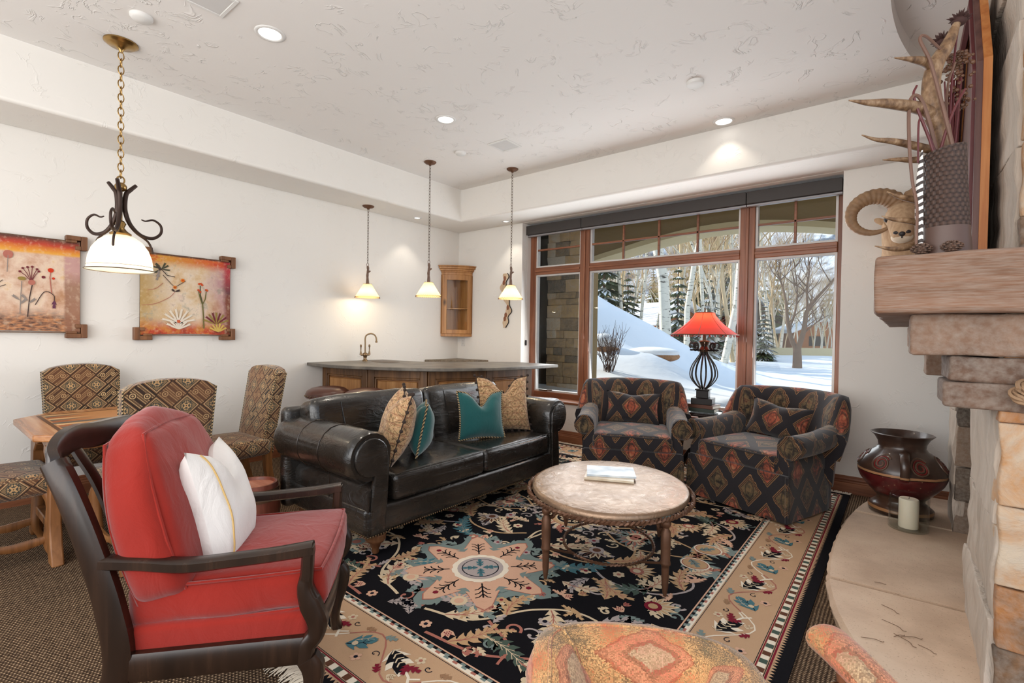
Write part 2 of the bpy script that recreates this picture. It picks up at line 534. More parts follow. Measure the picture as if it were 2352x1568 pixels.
def _glass(g):
    nt = g.nt
    t = g.node('ShaderNodeBsdfTransparent'); t.inputs[0].default_value = (.97, .985, .98, 1)
    s = g.node('ShaderNodeBsdfGlossy'); s.inputs['Roughness'].default_value = .01
    f = S(g, g.node('ShaderNodeLayerWeight').outputs['Facing']).pow(4.0)*.45+.012
    m = g.node('ShaderNodeMixShader')
    nt.links.new(f.k, m.inputs[0]); nt.links.new(t.outputs[0], m.inputs[1]); nt.links.new(s.outputs[0], m.inputs[2])
    nt.links.new(m.outputs[0], g.out.inputs[0])
mat('window_glass', _glass)
def _glass3(g):
    nt = g.nt
    t = g.node('ShaderNodeBsdfTransparent'); t.inputs[0].default_value = (.95, .97, .965, 1)
    s = g.node('ShaderNodeBsdfGlossy'); s.inputs['Roughness'].default_value = .02
    f = S(g, g.node('ShaderNodeLayerWeight').outputs['Facing']).pow(3.0)*.5+.015
    m = g.node('ShaderNodeMixShader')
    nt.links.new(f.k, m.inputs[0]); nt.links.new(t.outputs[0], m.inputs[1]); nt.links.new(s.outputs[0], m.inputs[2])
    nt.links.new(m.outputs[0], g.out.inputs[0])
mat('thin_glass', _glass3)
def _snow(g):
    n = g.noise(g.obj(), 1.2, 4)
    g.base(g.mix(n, (.80, .83, .88), (.92, .93, .95))); g.rough(.75); g.bump(g.noise(g.obj(), 3, 5), .25, .06)
    g.set(Specular_IOR_Level=.2)
mat('snow', _snow)
def _stucco(c):
    def fn(g):
        n = g.noise(scale=30, detail=4)
        g.base(g.mix(n, tuple(x*.9 for x in c), c)); g.rough(.9); g.bump(n, .3, .01)
    return fn
mat('olive_stucco', _stucco(rgb(140, 118, 80)))
mat('arch_trim', _stucco(rgb(206, 190, 150)))
mat('dark_siding', _stucco(rgb(52, 44, 34)))
mat('cabin_wall', _stucco(rgb(168, 104, 58)))
mat('cabin_dark', _stucco(rgb(92, 66, 48)))
def _aspen(g):
    ob = g.obj()
    v = g.scale(ob, (3, 3, 14))
    m = g.ramp(g.noise(v, 1.0, 3, .6, .5), [(.33, 1), (.42, 0)])
    c = g.mix(g.noise(ob, 2, 3), rgb(196, 190, 172), rgb(226, 220, 206))
    g.base(g.mix(m, c, rgb(58, 48, 40))); g.rough(.8)
mat('aspen_bark', _aspen)
plain('bark', rgb(110, 84, 64), .9, var=.3)
plain('twig', rgb(150, 120, 92), .9, var=.25)
plain('pale_twig', rgb(196, 172, 134), .9, var=.2)
def _needle(c1, c2):
    def fn(g):
        n = g.noise(scale=1.6, detail=3)
        g.base(g.mix(n, c1, c2)); g.rough(.85)
    return fn
mat('spruce', _needle(rgb(40, 58, 40), rgb(96, 104, 62)))
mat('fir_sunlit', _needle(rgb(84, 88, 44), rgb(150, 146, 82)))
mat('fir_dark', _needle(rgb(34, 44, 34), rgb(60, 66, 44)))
def _mount(g):
    ob = g.obj()
    n = g.noise(ob, .06, 6, .65, .6)
    g.base(g.ramp(n, [(.40, rgb(96, 104, 116)), (.5, rgb(206, 214, 226)), (.7, rgb(238, 242, 248))])); g.rough(.9)
mat('alpine', _mount)
def _roadm(g):
    n = g.noise(g.scale(g.obj(), (1, 4, 1)), .5, 4)
    g.base(g.ramp(n, [(.3, rgb(150, 128, 108)), (.6, rgb(206, 190, 176)), (.8, rgb(236, 232, 228))])); g.rough(.9)
mat('slushy_road', _roadm)

# ------------------------------------------------------------------ room shell
b = MB(); b.bb(-5.3, 1.6, -2.2, 5.45, -.12, 0)
struct('floor', b, M['sisal_carpet'], smooth=False)
b = MB(); b.bb(-5.25, -5.068, -2.2, 5.5, -.1, 3.3)
struct('wall_left', b, M['wall_plaster'], smooth=False)
b = MB()                                                   # window wall with its deep opening
X0, X1, Z0, Z1 = -3.906, -.427, .5, 2.764
outer = [(-5.068, 0), (1.6, 0), (1.6, 3.3), (-5.068, 3.3)]
inner = [(X0, Z0), (X1, Z0), (X1, Z1), (X0, Z1)]
for yy in (5.076, 5.42):
    for i in range(4):
        j = (i+1) % 4
        b.poly([(outer[i][0], yy, outer[i][1]), (outer[j][0], yy, outer[j][1]), (inner[j][0], yy, inner[j][1]), (inner[i][0], yy, inner[i][1])])
for R4 in (outer, inner):
    for i in range(4):
        j = (i+1) % 4
        b.poly([(R4[i][0], 5.076, R4[i][1]), (R4[j][0], 5.076, R4[j][1]), (R4[j][0], 5.42, R4[j][1]), (R4[i][0], 5.42, R4[i][1])])
struct('wall_back', b, M['wall_plaster'], smooth=False)
# tray ceiling with dropped borders and the raised round bay over the hearth
ZC, ZS = 3.174, 2.764
arc = [(-.09, 2.2), (-.098, 2.8), (-.094, 3.2), (-.087, 3.5), (-.066, 3.75), (-.036, 3.95), (.005, 4.15), (.05, 4.31), (.12, 4.45), (.2, 4.52)]
arc = [tuple(v)[:2] for v in spline([(x, y, 0) for x, y in [(-.02, 1.2), (-.06, 1.7)]+arc], 4)]
b = MB()
left = [(-4.518, y) for _, y in arc]
for (a0, a1), (l0, l1) in zip(zip(arc, arc[1:]), zip(left, left[1:])):
    b.poly([(l0[0], l0[1], ZC), (a0[0], a0[1], ZC), (a1[0], a1[1], ZC), (l1[0], l1[1], ZC)])
    b.poly([(a0[0], a0[1], ZC), (a0[0], a0[1], ZC+.10), (a1[0], a1[1], ZC+.10), (a1[0], a1[1], ZC)])
b.poly([(-4.518, 4.52, ZC), (.2, 4.52, ZC), (1.6, 4.52, ZC), (1.6, 4.6, ZC), (-4.518, 4.6, ZC)])
b.poly([(-4.518, -2.2, ZC), (1.6, -2.2, ZC), (1.6, 1.2, ZC), (-.02, 1.2, ZC), (-4.518, 1.2, ZC)])
b.poly([(-.2, 1.2, ZC+.10), (1.6, 1.2, ZC+.10), (1.6, 4.6, ZC+.10), (-.2, 4.6, ZC+.10)])
struct('ceiling', b, M['ceiling_plaster'], smooth=False)
b = MB(); b.prism([(-5.07, -2.2), (-4.518, -2.2), (-4.518, 4.559), (1.6, 4.559), (1.6, 5.078), (-5.07, 5.078)], ZS, ZC+.02)
struct('ceiling_soffit', b, M['wall_plaster'], bevel=.022, seg=3)
def baseb(name, mt, flip):
    prof = [(0, 0), (.020, 0), (.020, .082), (.016, .088), (.018, .096), (.013, .106), (.015, .117), (.010, .128), (.010, .138), (.004, .147), (0, .147)]
    b = MB()
    if flip: b.prism([(-5.068+p, z) for p, z in prof], -2.2, 5.076, 'y')
    else: b.prism([(5.076-p, z) for p, z in prof], -5.068, .6, 'x')
    struct(name, b, mt, smooth=False)
baseb('baseboard_left', M['trim_wood_side'], True)
baseb('baseboard_back', M['trim_wood'], False)

# ------------------------------------------------------------------ picture window
win = tag(bpy.data.objects.new('window_1', None), kind='structure'); COL.objects.link(win)
ya, yb = 5.262, 5.34
def wbar(x0, x1, z0, z1, name, mt, y0=ya, y1=yb, bev=.006):
    b = MB(); b.bb(x0, x1, y0, y1, z0, z1); return finish(name, b, M[mt], win, bevel=bev)
wbar(-3.906, -3.815, .5, 2.72, 'frame_jamb', 'trim_wood_upright')
wbar(-.475, -.427, .5, 2.72, 'frame_jamb', 'trim_wood_upright')
wbar(-3.815, -.475, .5, .575, 'frame_bottom', 'trim_wood', 5.25)
wbar(-3.815, -.475, 2.655, 2.72, 'frame_head', 'trim_wood')
for x0, x1 in ((-3.135, -3.005), (-1.292, -1.155)):
    wbar(x0, x1, .575, 2.655, 'mullion', 'trim_wood_upright', 5.245)
    wbar((x0+x1)/2-.014, (x0+x1)/2+.014, .575, 2.655, 'mullion_bead', 'trim_wood_upright', 5.232, 5.246, .004)
bays = [(-3.815, -3.135), (-3.005, -1.292), (-1.155, -.475)]
for x0, x1 in bays:
    wbar(x0, x1, 2.10, 2.195, 'transom_rail', 'trim_wood', 5.25)
    wbar(x0, x1, 2.135, 2.160, 'transom_bead', 'trim_wood', 5.238, 5.252, .004)
    # painted glazing stops round the lower pane
    b = MB()
    s = .020
    for q in ((x0, x0+s, .575, 2.10), (x1-s, x1, .575, 2.10), (x0+s, x1-s, .575, .575+s), (x0+s, x1-s, 2.10-s, 2.10)): b.bb(q[0], q[1], 5.27, 5.33, q[2], q[3])
    finish('glazing_stop', b, M['white_metal'], win, smooth=False)
    b = MB(); b.bb(x0+s, x1-s, 5.300, 5.306, .575+s, 2.10-s); finish('pane', b, M['window_glass'], win, smooth=False)
    b = MB(); b.bb(x0+.02, x1-.02, 5.300, 5.306, 2.215, 2.64); finish('pane', b, M['window_glass'], win, smooth=False)
    b = MB()
    for q in ((x0, x0+.02, 2.195, 2.655), (x1-.02, x1, 2.195, 2.655), (x0+.02, x1-.02, 2.195, 2.215), (x0+.02, x1-.02, 2.64, 2.655)): b.bb(q[0], q[1], 5.27, 5.33, q[2], q[3])
    finish('transom_stop', b, M['white_metal'], win, smooth=False)
def muntin(x0, x1, z0, z1):
    b = MB(); b.bb(x0, x1, 5.272, 5.30, z0, z1); o = finish('muntin', b, M['trim_wood'], win, bevel=.003)
    return o
muntin(-3.80, -3.15, 2.415, 2.437); muntin(-2.99, -1.31, 2.415, 2.437); muntin(-1.14, -.49, 2.415, 2.437)
for x in (-2.572, -2.145, -1.72): muntin(x-.011, x+.011, 2.21, 2.645)
muntin(-.825, -.803, 2.21, 2.645)
b = MB(); b.bb(-3.73, -3.60, 5.245, 5.262, .583, .598); b.box((-3.56, 5.245, .60), (.07, .018, .012), (0, 0, .3)); finish('crank_handle', b, M['bronze'], win, bevel=.003)
b = MB(); b.bb(-3.93, -.38, 5.03, 5.262, .475, .505); sill = struct('window_sill_1', b, M['trim_wood'], bevel=.012, seg=3)
# roller shade box over the window, in three lengths
t = thing('roller_shade', 'long dark brown roller shade box across the top of the picture window', 'window shade', (-2.17, 5.2, 2.62))
for x0, x1 in ((-1.745, -.91), (-.905, .945), (.95, 1.73)):
    b = MB(); b.bb(x0, x1, -.045, .062, .0, .118); finish('shade_box', b, M['blind_fabric'], t, bevel=.004)
    b = MB(); b.bb(x0, x1, -.02, .03, -.022, -.002); finish('hem_bar', b, M['blind_edge'], t, bevel=.003)
t = thing('shade_cord', 'thin cord with a small dark weight at the left edge of the window', 'cord', (-3.90, 5.17, 1.18))
b = MB(); b.tube([(.006, 0, .06), (.006, 0, 1.45)], .0022, 5); finish('cord', b, M['white_metal'], t)
b = MB(); b.bb(-.002, .014, -.012, .012, -.01, .06); finish('cord_weight', b, M['iron'], t, bevel=.004)

# ------------------------------------------------------------------ outdoors
RIDGE = [(-16, 5.2), (-12, 4.6), (-9.6, 3.7), (-8.26, 3.06), (-7.3, 2.49), (-6.05, 1.85), (-5.14, 1.22), (-4.66, .84), (-3.97, .47), (-3.1, .2), (-2, .05)]
def ridge_h(x):
    if x <= RIDGE[0][0]: return RIDGE[0][1]
    for (a, h0), (c, h1) in zip(RIDGE, RIDGE[1:]):
        if x <= c: return lerp(h0, h1, (x-a)/(c-a))
    return 0.0
def hill_h(x, y):
    base = .04
    # long snow bank falling from the left towards the middle of the view
    k = (y-13)/(3.6 if y < 13 else 5.0)
    bank = ridge_h(x)*math.exp(-k*k)
    b2 = .42*math.exp(-((x+4.3)/.8)**2)*math.exp(-((y-10.4)/.8)**2)
    near = .34*math.exp(-((y-8)/2.4)**2)
    far = 0.0
    if y > 24: far = .5*(1-math.exp(-((y-24)/20)**2))*(.7+.5*math.sin(x*.12+1))
    if y > 60: far += (y-60)*.16*max(0, min(1, (-x+4)/60))
    n = mnoise.noise(Vector((x*.35, y*.35, 0)))*.10+mnoise.noise(Vector((x*1.1, y*1.1, 3)))*.03
    berm = .25*math.exp(-((y-33-x*.12)/1.6)**2)+.35*math.exp(-((y-40-x*.1)/2.2)**2)
    return base+bank+b2+near+far+n+berm-.05
b = MB()
xs = [-95+i*5 for i in range(15)]+[-22+i*.45 for i in range(58)]+[4.5+i*5 for i in range(8)]
ys = [5.5+i*.4 for i in range(48)]+[25+i*2.5 for i in range(20)]+[78+i*8 for i in range(10)]
ids = [[b.vert((x, y, hill_h(x, y) if y > 5.8 else -.3)) for y in ys] for x in xs]
for i in range(len(xs)-1):
    for j in range(len(ys)-1): b.face((ids[i][j], ids[i+1][j], ids[i+1][j+1], ids[i][j+1]))
struct('snow_ground', b, M['snow'], auto=180)
b = MB()                                                   # lane beyond the garden
for i in range(30):
    x = -40+i*1.8; y = 35.6+x*.11
    pts = [(x, y), (x+1.8, y+.2), (x+1.8, y+3.4), (x, y+3.2)]
    b.poly([(px, py, hill_h(px, py)+.10) for px, py in pts])
struct('road', b, M['slushy_road'])
# covered porch: arched front wall, ceiling and the stone pier at its left end
yp = 7.5
opening = [(-4.36, -1.2), (-4.36, 2.45)]+[tuple(v)[:2] for v in spline([(-4.36, 2.45, 0), (-4.22, 2.585, 0), (-3.667, 2.70, 0), (-3.142, 2.80, 0), (-2.46, 2.885, 0), (-1.85, 2.895, 0), (-1.3, 2.84, 0), (-.65, 2.72, 0), (.3, 2.45, 0)], 6)][1:]+[(.3, -1.2)]
b = MB()
for y0 in (yp, yp+.45):
    for i in range(1, len(opening)-2):
        a, c = opening[i], opening[i+1]
        b.poly([(a[0], y0, a[1]), (c[0], y0, c[1]), (c[0], y0, 3.75), (a[0], y0, 3.75)])
    b.poly([(-9, y0, -.6), (-4.36, y0, -.6), (-4.36, y0, 3.75), (-9, y0, 3.75)])
    b.poly([(.3, y0, -.6), (4, y0, -.6), (4, y0, 3.75), (.3, y0, 3.75)])
for a, c in zip(opening, opening[1:]):
    b.poly([(a[0], yp, a[1]), (c[0], yp, c[1]), (c[0], yp+.45, c[1]), (a[0], yp+.45, a[1])])
struct('wall_porch', b, M['olive_stucco'], smooth=False)
b = MB()
ar = [p for p in opening[1:-1]]
for a, c in zip(ar, ar[1:]):
    for (y0, dz) in ((yp-.05, .075),):
        b.poly([(a[0], y0, a[1]-.005), (c[0], y0, c[1]-.005), (c[0], y0, c[1]+dz), (a[0], y0, a[1]+dz)])
        b.poly([(a[0], y0, a[1]+dz), (c[0], y0, c[1]+dz), (c[0], yp, c[1]+dz), (a[0], yp, a[1]+dz)])
        b.poly([(a[0], y0, a[1]-.005), (c[0], y0, c[1]-.005), (c[0], yp+.47, c[1]-.005), (a[0], yp+.47, a[1]-.005)])
struct('trim_1', b, M['arch_trim'], smooth=False)
b = MB(); b.bb(-9, 4, 5.42, 9.2, 3.75, 3.95); struct('ceiling_porch', b, M['olive_stucco'], smooth=False)
b = MB(); b.bb(-9, 4, 6.55, 6.75, 3.45, 3.75); struct('trim_2', b, M['arch_trim'], smooth=False)
b = MB(); b.bb(-9, -5.3, 5.42, 5.5, -.6, 3.75); b.bb(-6.1, -5.02, 7.35, 7.6, -.6, 3.75); b.bb(-6.1, -5.4, 5.5, 7.5, -.6, 3.75); struct('wall_porch_side', b, M['dark_siding'], smooth=False)
def rock_block(b, x0, x1, y0, y1, z0, z1, rough=.012, n=3, seed=0, r=.012, tint=None):
    b.t = random.random() if tint is None else tint
    c = ((x0+x1)/2, (y0+y1)/2, (z0+z1)/2); d = (x1-x0, y1-y0, z1-z0)
    k = len(b.v)
    b.rbox(c, d, r=min(r, min(d)*.3), n=n)
    for i in range(k, len(b.v)):
        q = b.v[i]
        s = Vector((q.x*9+seed, q.y*9, q.z*9))
        b.v[i] = q+Vector((mnoise.noise(s), mnoise.noise(s+Vector((9, 3, 1))), mnoise.noise(s+Vector((2, 7, 5)))*.5))*rough
def ashlar(b, ux, x0, x1, z0, z1, y0, y1, seed, hmin=.10, hmax=.26, wmin=.14, wmax=.42, n=2, rough=.014):
    """random coursed stones filling a face; ux: axis along which the courses run"""
    rr = random.Random(seed); z = z0
    while z < z1-.02:
        h = min(rr.uniform(hmin, hmax), z1-z)
        if z1-(z+h) < hmin*.6: h = z1-z
        x = x0
        while x < x1-.02:
            w = min(rr.uniform(wmin, wmax), x1-x)
            if x1-(x+w) < wmin*.5: w = x1-x
            e = rr.uniform(-.016, .016)
            random.seed(rr.random())
            if ux == 'x': rock_block(b, x+.002, x+w-.002, y0+e, y1, z+.002, z+h-.002, rough, n, rr.random()*50, .007)
            else: rock_block(b, y0+e, y1, x+.004, x+w-.004, z+.004, z+h-.004, rough, n, rr.random()*50)
            x += w
        z += h
b = MB(); ashlar(b, 'x', -5.02, -4.36, -.4, 3.75, 7.28, 7.5, 4); b.t = .3; b.m = 1; b.bb(-5.01, -4.38, 7.31, 7.5, -.5, 3.75)
mat('pier_stone', _stone([(.12, rgb(120, 106, 88)), (.32, rgb(170, 142, 106)), (.5, rgb(206, 170, 120)), (.66, rgb(214, 180, 136)), (.85, rgb(216, 200, 176))], 6)); struct('wall_porch_pier', b, [M['pier_stone'], M['mortar']])  # pier stone lightened: light bounced off the snow is put into its colour
# ------------------------------------------------------------------ patterned fabrics
def _fab(g, col, h=None, rough=.92, fine=320):
    f = g.noise(g.obj(), fine, 2)
    g.base(g.mix(.35, col, g.mix(f, (.0, .0, .0), (1, 1, 1)), 'SOFT_LIGHT')); g.rough(rough)
    g.set(Sheen_Weight=.25, Specular_IOR_Level=.15); g.bump(f, .2, .002)
def _diamond(g):
    u, v = g.uv()
    w = g.noise(g.obj(), 26, 2)
    u = u/.265+(w-.5)*.08; v = v/.35+(w-.5)*.09
    a = (u.frac()-.5).abs(); c = (v.frac()-.5).abs()
    d = a+c
    typ = d.lt(.5)
    t = (d-.5).abs()
    n = g.noise(g.obj(), 16, 3)
    fl = g.noise(g.obj(), 55, 2)
    red = g.ramp(n+(fl-.5)*.4, [(.34, rgb(52, 42, 38)), (.44, rgb(112, 62, 48)), (.56, rgb(150, 78, 58)), (.68, rgb(166, 112, 82))])
    olv = g.ramp(n+(fl-.5)*.5, [(.34, rgb(44, 38, 34)), (.46, rgb(82, 70, 52)), (.58, rgb(112, 92, 66)), (.70, rgb(86, 56, 44))])
    fill = g.mix(typ, red, olv)
    # flower heart inside each lozenge
    rr = (a*a*2.2+c*c).sqrt(); r2 = ((a-.5)*(a-.5)*2.2+(c-.5)*(c-.5)).sqrt()
    hr = rr.min(r2)
    heart = ((hr*46).sin()).gt(.35)*hr.lt(.20)*hr.gt(.06)
    fill = g.mix(heart*.65, fill, rgb(40, 36, 36))
    col = g.ramp(t, [(0, rgb(40, 37, 40)), (.145, rgb(40, 37, 40)), (.15, rgb(130, 98, 68)), (.172, rgb(54, 42, 36)), (.20, rgb(122, 88, 60)), (.222, rgb(52, 42, 38))], 'CONSTANT')
    col = g.mix(t.gt(.245), col, fill)
    _fab(g, col)
mat('diamond_tapestry', _diamond)
def _kilim(g):
    u, v = g.uv()
    L = .104
    p = (u+v)/L*.7071; q = (u-v)/L*.7071
    fp = p.frac(); fq = q.frac()
    a = (fp-.5).abs(); c = (fq-.5).abs()
    chk = (p.floor()+q.floor()).mod2().gt(.5)
    d = a.max(c)
    # lozenge cell with a stepped blossom
    stp = ((a*14).floor()/14+(c*14).floor()/14)
    A = g.ramp(d, [(0, rgb(128, 104, 76)), (.30, rgb(128, 104, 76)), (.335, rgb(46, 36, 30)), (.365, rgb(178, 148, 110)), (.41, rgb(120, 84, 58)), (.45, rgb(44, 36, 30))], 'CONSTANT')
    cross = a.min(c)
    A = g.mix(stp.lt(.30)*d.lt(.31), A, rgb(66, 66, 60))
    A = g.mix((cross.lt(.040)*d.lt(.21)).max(d.lt(.07)).max((stp-.20).abs().lt(.03)*cross.gt(.06)), A, rgb(186, 150, 106))
    A = g.mix((a*a+c*c).lt(.0009), A, rgb(90, 54, 38))
    # hooked scroll cell
    r = ((fp-.26)*(fp-.26)+(fq-.30)*(fq-.30)).sqrt(); r2 = ((fp-.74)*(fp-.74)+(fq-.70)*(fq-.70)).sqrt()
    rr = r.min(r2)
    bars = (c*20+.6).sin()
    B = g.ramp(bars*.5+.5, [(0, rgb(42, 34, 30)), (.42, rgb(118, 96, 72)), (.60, rgb(192, 160, 116)), (.86, rgb(96, 74, 54))], 'CONSTANT')
    comb = ((fp*18).frac().gt(.5))*c.gt(.18)*c.lt(.33)*a.lt(.33)
    B = g.mix(comb, B, rgb(34, 32, 32))
    S2 = g.ramp((rr*62).sin()*.5+.5, [(0, rgb(46, 36, 30)), (.5, rgb(198, 166, 122))], 'CONSTANT')
    B = g.mix(rr.lt(.19), B, S2)
    tone = g.noise(g.comb(p.floor(), q.floor(), 0), 3.7, 0)
    B = g.mix(g.ramp(tone, [(.45, 0), (.55, .5)]), B, rgb(128, 86, 58))
    col = g.mix(chk, A, B)
    _fab(g, col, fine=420)
mat('kilim_chenille', _kilim)
def _orange(g):
    u, v = g.uv()
    big = g.noise(g.obj(), 9, 3); b2 = g.noise(g.vadd(g.obj(), (3, 5, 1)), 12, 3)
    k = .0036
    wv = (u/k).frac(); wz = (v/k+((u/k).floor()*.5)).frac()
    fl = g.noise(g.comb((u/k).floor(), (v/k+((u/k).floor()*.5)).floor(), 0), 1.7, 0)
    c = g.ramp(big+(fl-.5)*.55, [(.30, rgb(110, 108, 84)), (.44, rgb(190, 148, 100)), (.54, rgb(218, 172, 116)), (.66, rgb(204, 118, 78))])
    lz = ((u/.34+.5).frac()-.5).abs()*1.1+((v/.34+.52).frac()-.5).abs()+(b2-.5)*.30+(fl-.5)*.06
    rose = g.ramp(lz, [(.0, rgb(190, 170, 142)), (.14, rgb(190, 170, 142)), (.17, rgb(150, 80, 74)), (.23, rgb(214, 130, 104)), (.34, rgb(170, 72, 62)), (.37, 0)], 'CONSTANT')
    c = g.mix(lz.lt(.37)*.62, c, rose)
    gap = ((wv-.5).abs().gt(.36)).max((wz-.5).abs().gt(.38))
    dk = g.ramp(fl, [(.40, .55), (.62, 0)])
    c = g.mix(g.sep(dk)[0].max(gap*.35), c, rgb(110, 66, 38))
    _fab(g, c, fine=500)
mat('orange_tapestry', _orange)
def _pil(g):
    u, v = g.uv()
    w = g.noise(g.obj(), 30, 2)
    L = .15
    p = (u+v)/L+(w-.5)*.25; q = (u-v)/L+(w-.5)*.25
    d = (p.frac()-.5).abs().max((q.frac()-.5).abs())
    n = g.noise(g.obj(), 42, 4)
    base = g.ramp(n, [(.34, rgb(120, 92, 62)), (.46, rgb(190, 158, 116)), (.56, rgb(176, 132, 96)), (.66, rgb(206, 178, 138))])
    ln = g.ramp(d, [(0, .7), (.07, 0), (.2, 0), (.23, .8), (.26, 0), (.40, 0), (.44, .75), (.475, .15)], 'CONSTANT')
    row = ((v/.06).frac()-.5).abs().lt(.07)
    base = g.mix(g.sep(ln)[0]*n.lt(.6), base, rgb(96, 72, 52))
    base = g.mix(row*.5, base, rgb(128, 76, 56))
    _fab(g, base)
mat('tapestry_cloth', _pil)
def _cord(g):
    x, y, z = g.sep(g.obj())
    t = ((x+y+z*1.0)*(2*PI/.022)).sin().gt(0)
    g.base(g.mix(t, rgb(40, 38, 34), rgb(176, 150, 110))); g.rough(.9)
mat('twist_cord', _cord)
plain('pompom_wool', rgb(52, 40, 34), .95, bump=.3)
# palette material for the rug and pictures: the tint picks a yarn or paint colour
def palette(name, cols, nap=.25, rough=.95, scale=240):
    def fn(g):
        t = g.attr()
        st = [((i+.0)/32, c) for i, c in enumerate(cols)]
        c = g.ramp(t, st[:32], 'CONSTANT')
        n = g.noise(g.obj(), 5, 3); f = g.noise(g.obj(), scale, 2)
        c = g.mix(nap, c, g.mix(n*.5+f*.5, (0, 0, 0), (1, 1, 1)), 'SOFT_LIGHT')
        g.base(c); g.rough(rough); g.set(Specular_IOR_Level=.1); g.bump(f, .25, .003)
    return mat(name, fn)
RUG = dict(black=0, cream=1, tan=2, lilac=3, teal=4, greyteal=5, rose=6, maroon=7, green=8, white=9, gold=10, blush=11, dtan=12, navy=13, border=14, brown=15)
palette('rug_wool', [rgb(17, 16, 20), rgb(206, 186, 156), rgb(186, 152, 114), rgb(168, 156, 152), rgb(72, 112, 120), rgb(118, 132, 128), rgb(166, 106, 92), rgb(120, 30, 46), rgb(72, 86, 76), rgb(226, 214, 194), rgb(178, 140, 88), rgb(206, 164, 138), rgb(150, 116, 88), rgb(20, 22, 36), rgb(186, 152, 120), rgb(96, 62, 46)])

class Art:
    """flat inlay drawn as polygons, each with its own palette index and a hair of height"""
    def __init__(s, mb, z, lift, pal): s.mb = mb; s.z = z; s.lift = lift; s.pal = pal; s.xf = [lambda p: p]; s.n = 0
    def poly(s, pts, col, layer=1):
        s.n += 1
        z = s.z+layer*s.lift+(s.n % 7)*s.lift*.05
        s.mb.t = (s.pal[col]+.5)/32
        for f in s.xf:
            q = [f(p) for p in pts]
            s.mb.poly([(a, b, z) for a, b in q])
    def strip(s, path, w, col, layer=1, w2=None, w0=None):
        P = [Vector((p[0], p[1])) for p in path]; k = len(P)
        L = []; R = []
        for i in range(k):
            t = (P[min(k-1, i+1)]-P[max(0, i-1)])
            t = t.normalized() if t.length > 1e-9 else Vector((1, 0))
            n = Vector((-t.y, t.x)); f = i/(k-1)
            ww = w if w2 is None else lerp(w, w2, f)
            if w0 is not None: ww = lerp(w0, w, f*2) if f < .5 else lerp(w, w2 if w2 is not None else w, f*2-1)
            L.append(P[i]+n*ww/2); R.append(P[i]-n*ww/2)
        for i in range(k-1): s.poly([L[i], L[i+1], R[i+1], R[i]], col, layer)
    def disc(s, c, r, col, layer=1, n=18, ry=None):
        s.poly([(c[0]+r*math.cos(2*PI*i/n), c[1]+(ry or r)*math.sin(2*PI*i/n)) for i in range(n)], col, layer)
    def star(s, c, r0, r1, n, col, layer=1, a0=0.0, sharp=2):
        pts = []
        for i in range(n*8):
            a = 2*PI*i/(n*8); k = abs(math.cos(n*a/2))**sharp
            r = lerp(r0, r1, k); pts.append((c[0]+r*math.cos(a+a0), c[1]+r*math.sin(a+a0)))
        s.poly(pts, col, layer)
    def leaf(s, c, ang, L, W, col, bend=0.0, lobes=5, vein='rose', layer=2, edge=None):
        """serrated acanthus leaf, bending to one side, with a midrib"""
        def P(t, o):
            a = ang+bend*t
            # integrate a bent axis
            x = y = 0.0; m = 10
            for i in range(m):
                aa = ang+bend*(t*(i+.5)/m); x += math.cos(aa)*L*t/m; y += math.sin(aa)*L*t/m
            return (c[0]+x-math.sin(a)*o, c[1]+y+math.cos(a)*o)
        def side(sg, k):
            out = []
            for i in range(lobes):
                t0 = i/lobes; t1 = (i+1)/lobes
                env = lambda t: W/2*(math.sin(PI*min(1, t**.75)))*.95+.004
                out.append(P(t0+.02, sg*env(t0)*.34*k)); out.append(P(lerp(t0, t1, .45), sg*env(lerp(t0, t1, .3))*.85*k))
                out.append(P(lerp(t0, t1, 1.12), sg*env(lerp(t0, t1, .75))*1.22*k)); out.append(P(lerp(t0, t1, 1.0), sg*env(lerp(t0, t1, .8))*.70*k))
            return out
        if edge: s.poly([P(-.03, 0)]+side(1, 1.18)+[P(1.05, 0)]+side(-1, 1.18)[::-1], edge, layer)
        s.poly([P(0, 0)]+side(1, 1)+[P(1, 0)]+side(-1, 1)[::-1], col, layer+1)
        if vein:
            s.strip([P(t/8*.85+.05, 0) for t in range(9)], W*.07, vein, layer+2, W*.02)
            for i in range(1, lobes):
                t = i/lobes*.85
                for sg in (1, -1): s.strip([P(t, 0), P(t+.12, sg*W*.22*math.sin(PI*t))], W*.035, vein, layer+2)
    def curl(s, c, ang, r, turns, w, col, sg=1, layer=1):
        pts = []
        for i in range(22):
            f = i/21; a = ang+sg*turns*2*PI*f; rr = r*(1-f*.8)
            pts.append((c[0]+rr*math.cos(a), c[1]+rr*math.sin(a)))
        s.strip(pts, w, col, layer, w*.9); s.disc(pts[-1], w*.9, col, layer, 10)
    def palmette(s, c, ang, r, cols, layer=3):
        o, m, h = cols
        def P(a, rr): return (c[0]+rr*math.cos(ang+a), c[1]+rr*math.sin(ang+a))
        n = 7
        for k in range(n):
            a = lerp(-1.25, 1.25, k/(n-1)); d = .2
            L = r*(1-.25*abs(a)/1.25)
            s.poly([P(a-.9*d, r*.25), P(a-d, L*.72), P(a, L*1.08), P(a+d, L*.72), P(a+.9*d, r*.25)], o, layer)
            s.poly([P(a-.4*d, r*.3), P(a-.5*d, L*.66), P(a, L*.92), P(a+.5*d, L*.66), P(a+.4*d, r*.3)], m, layer+1)
        s.disc(c, r*.36, h, layer+2, 12); s.disc(c, r*.2, m, layer+3, 10)
        for sg in (1, -1): s.leaf(P(sg*2.2, r*.1), ang+sg*2.0, r*.8, r*.3, o, -sg*1.2, 3, None, layer)
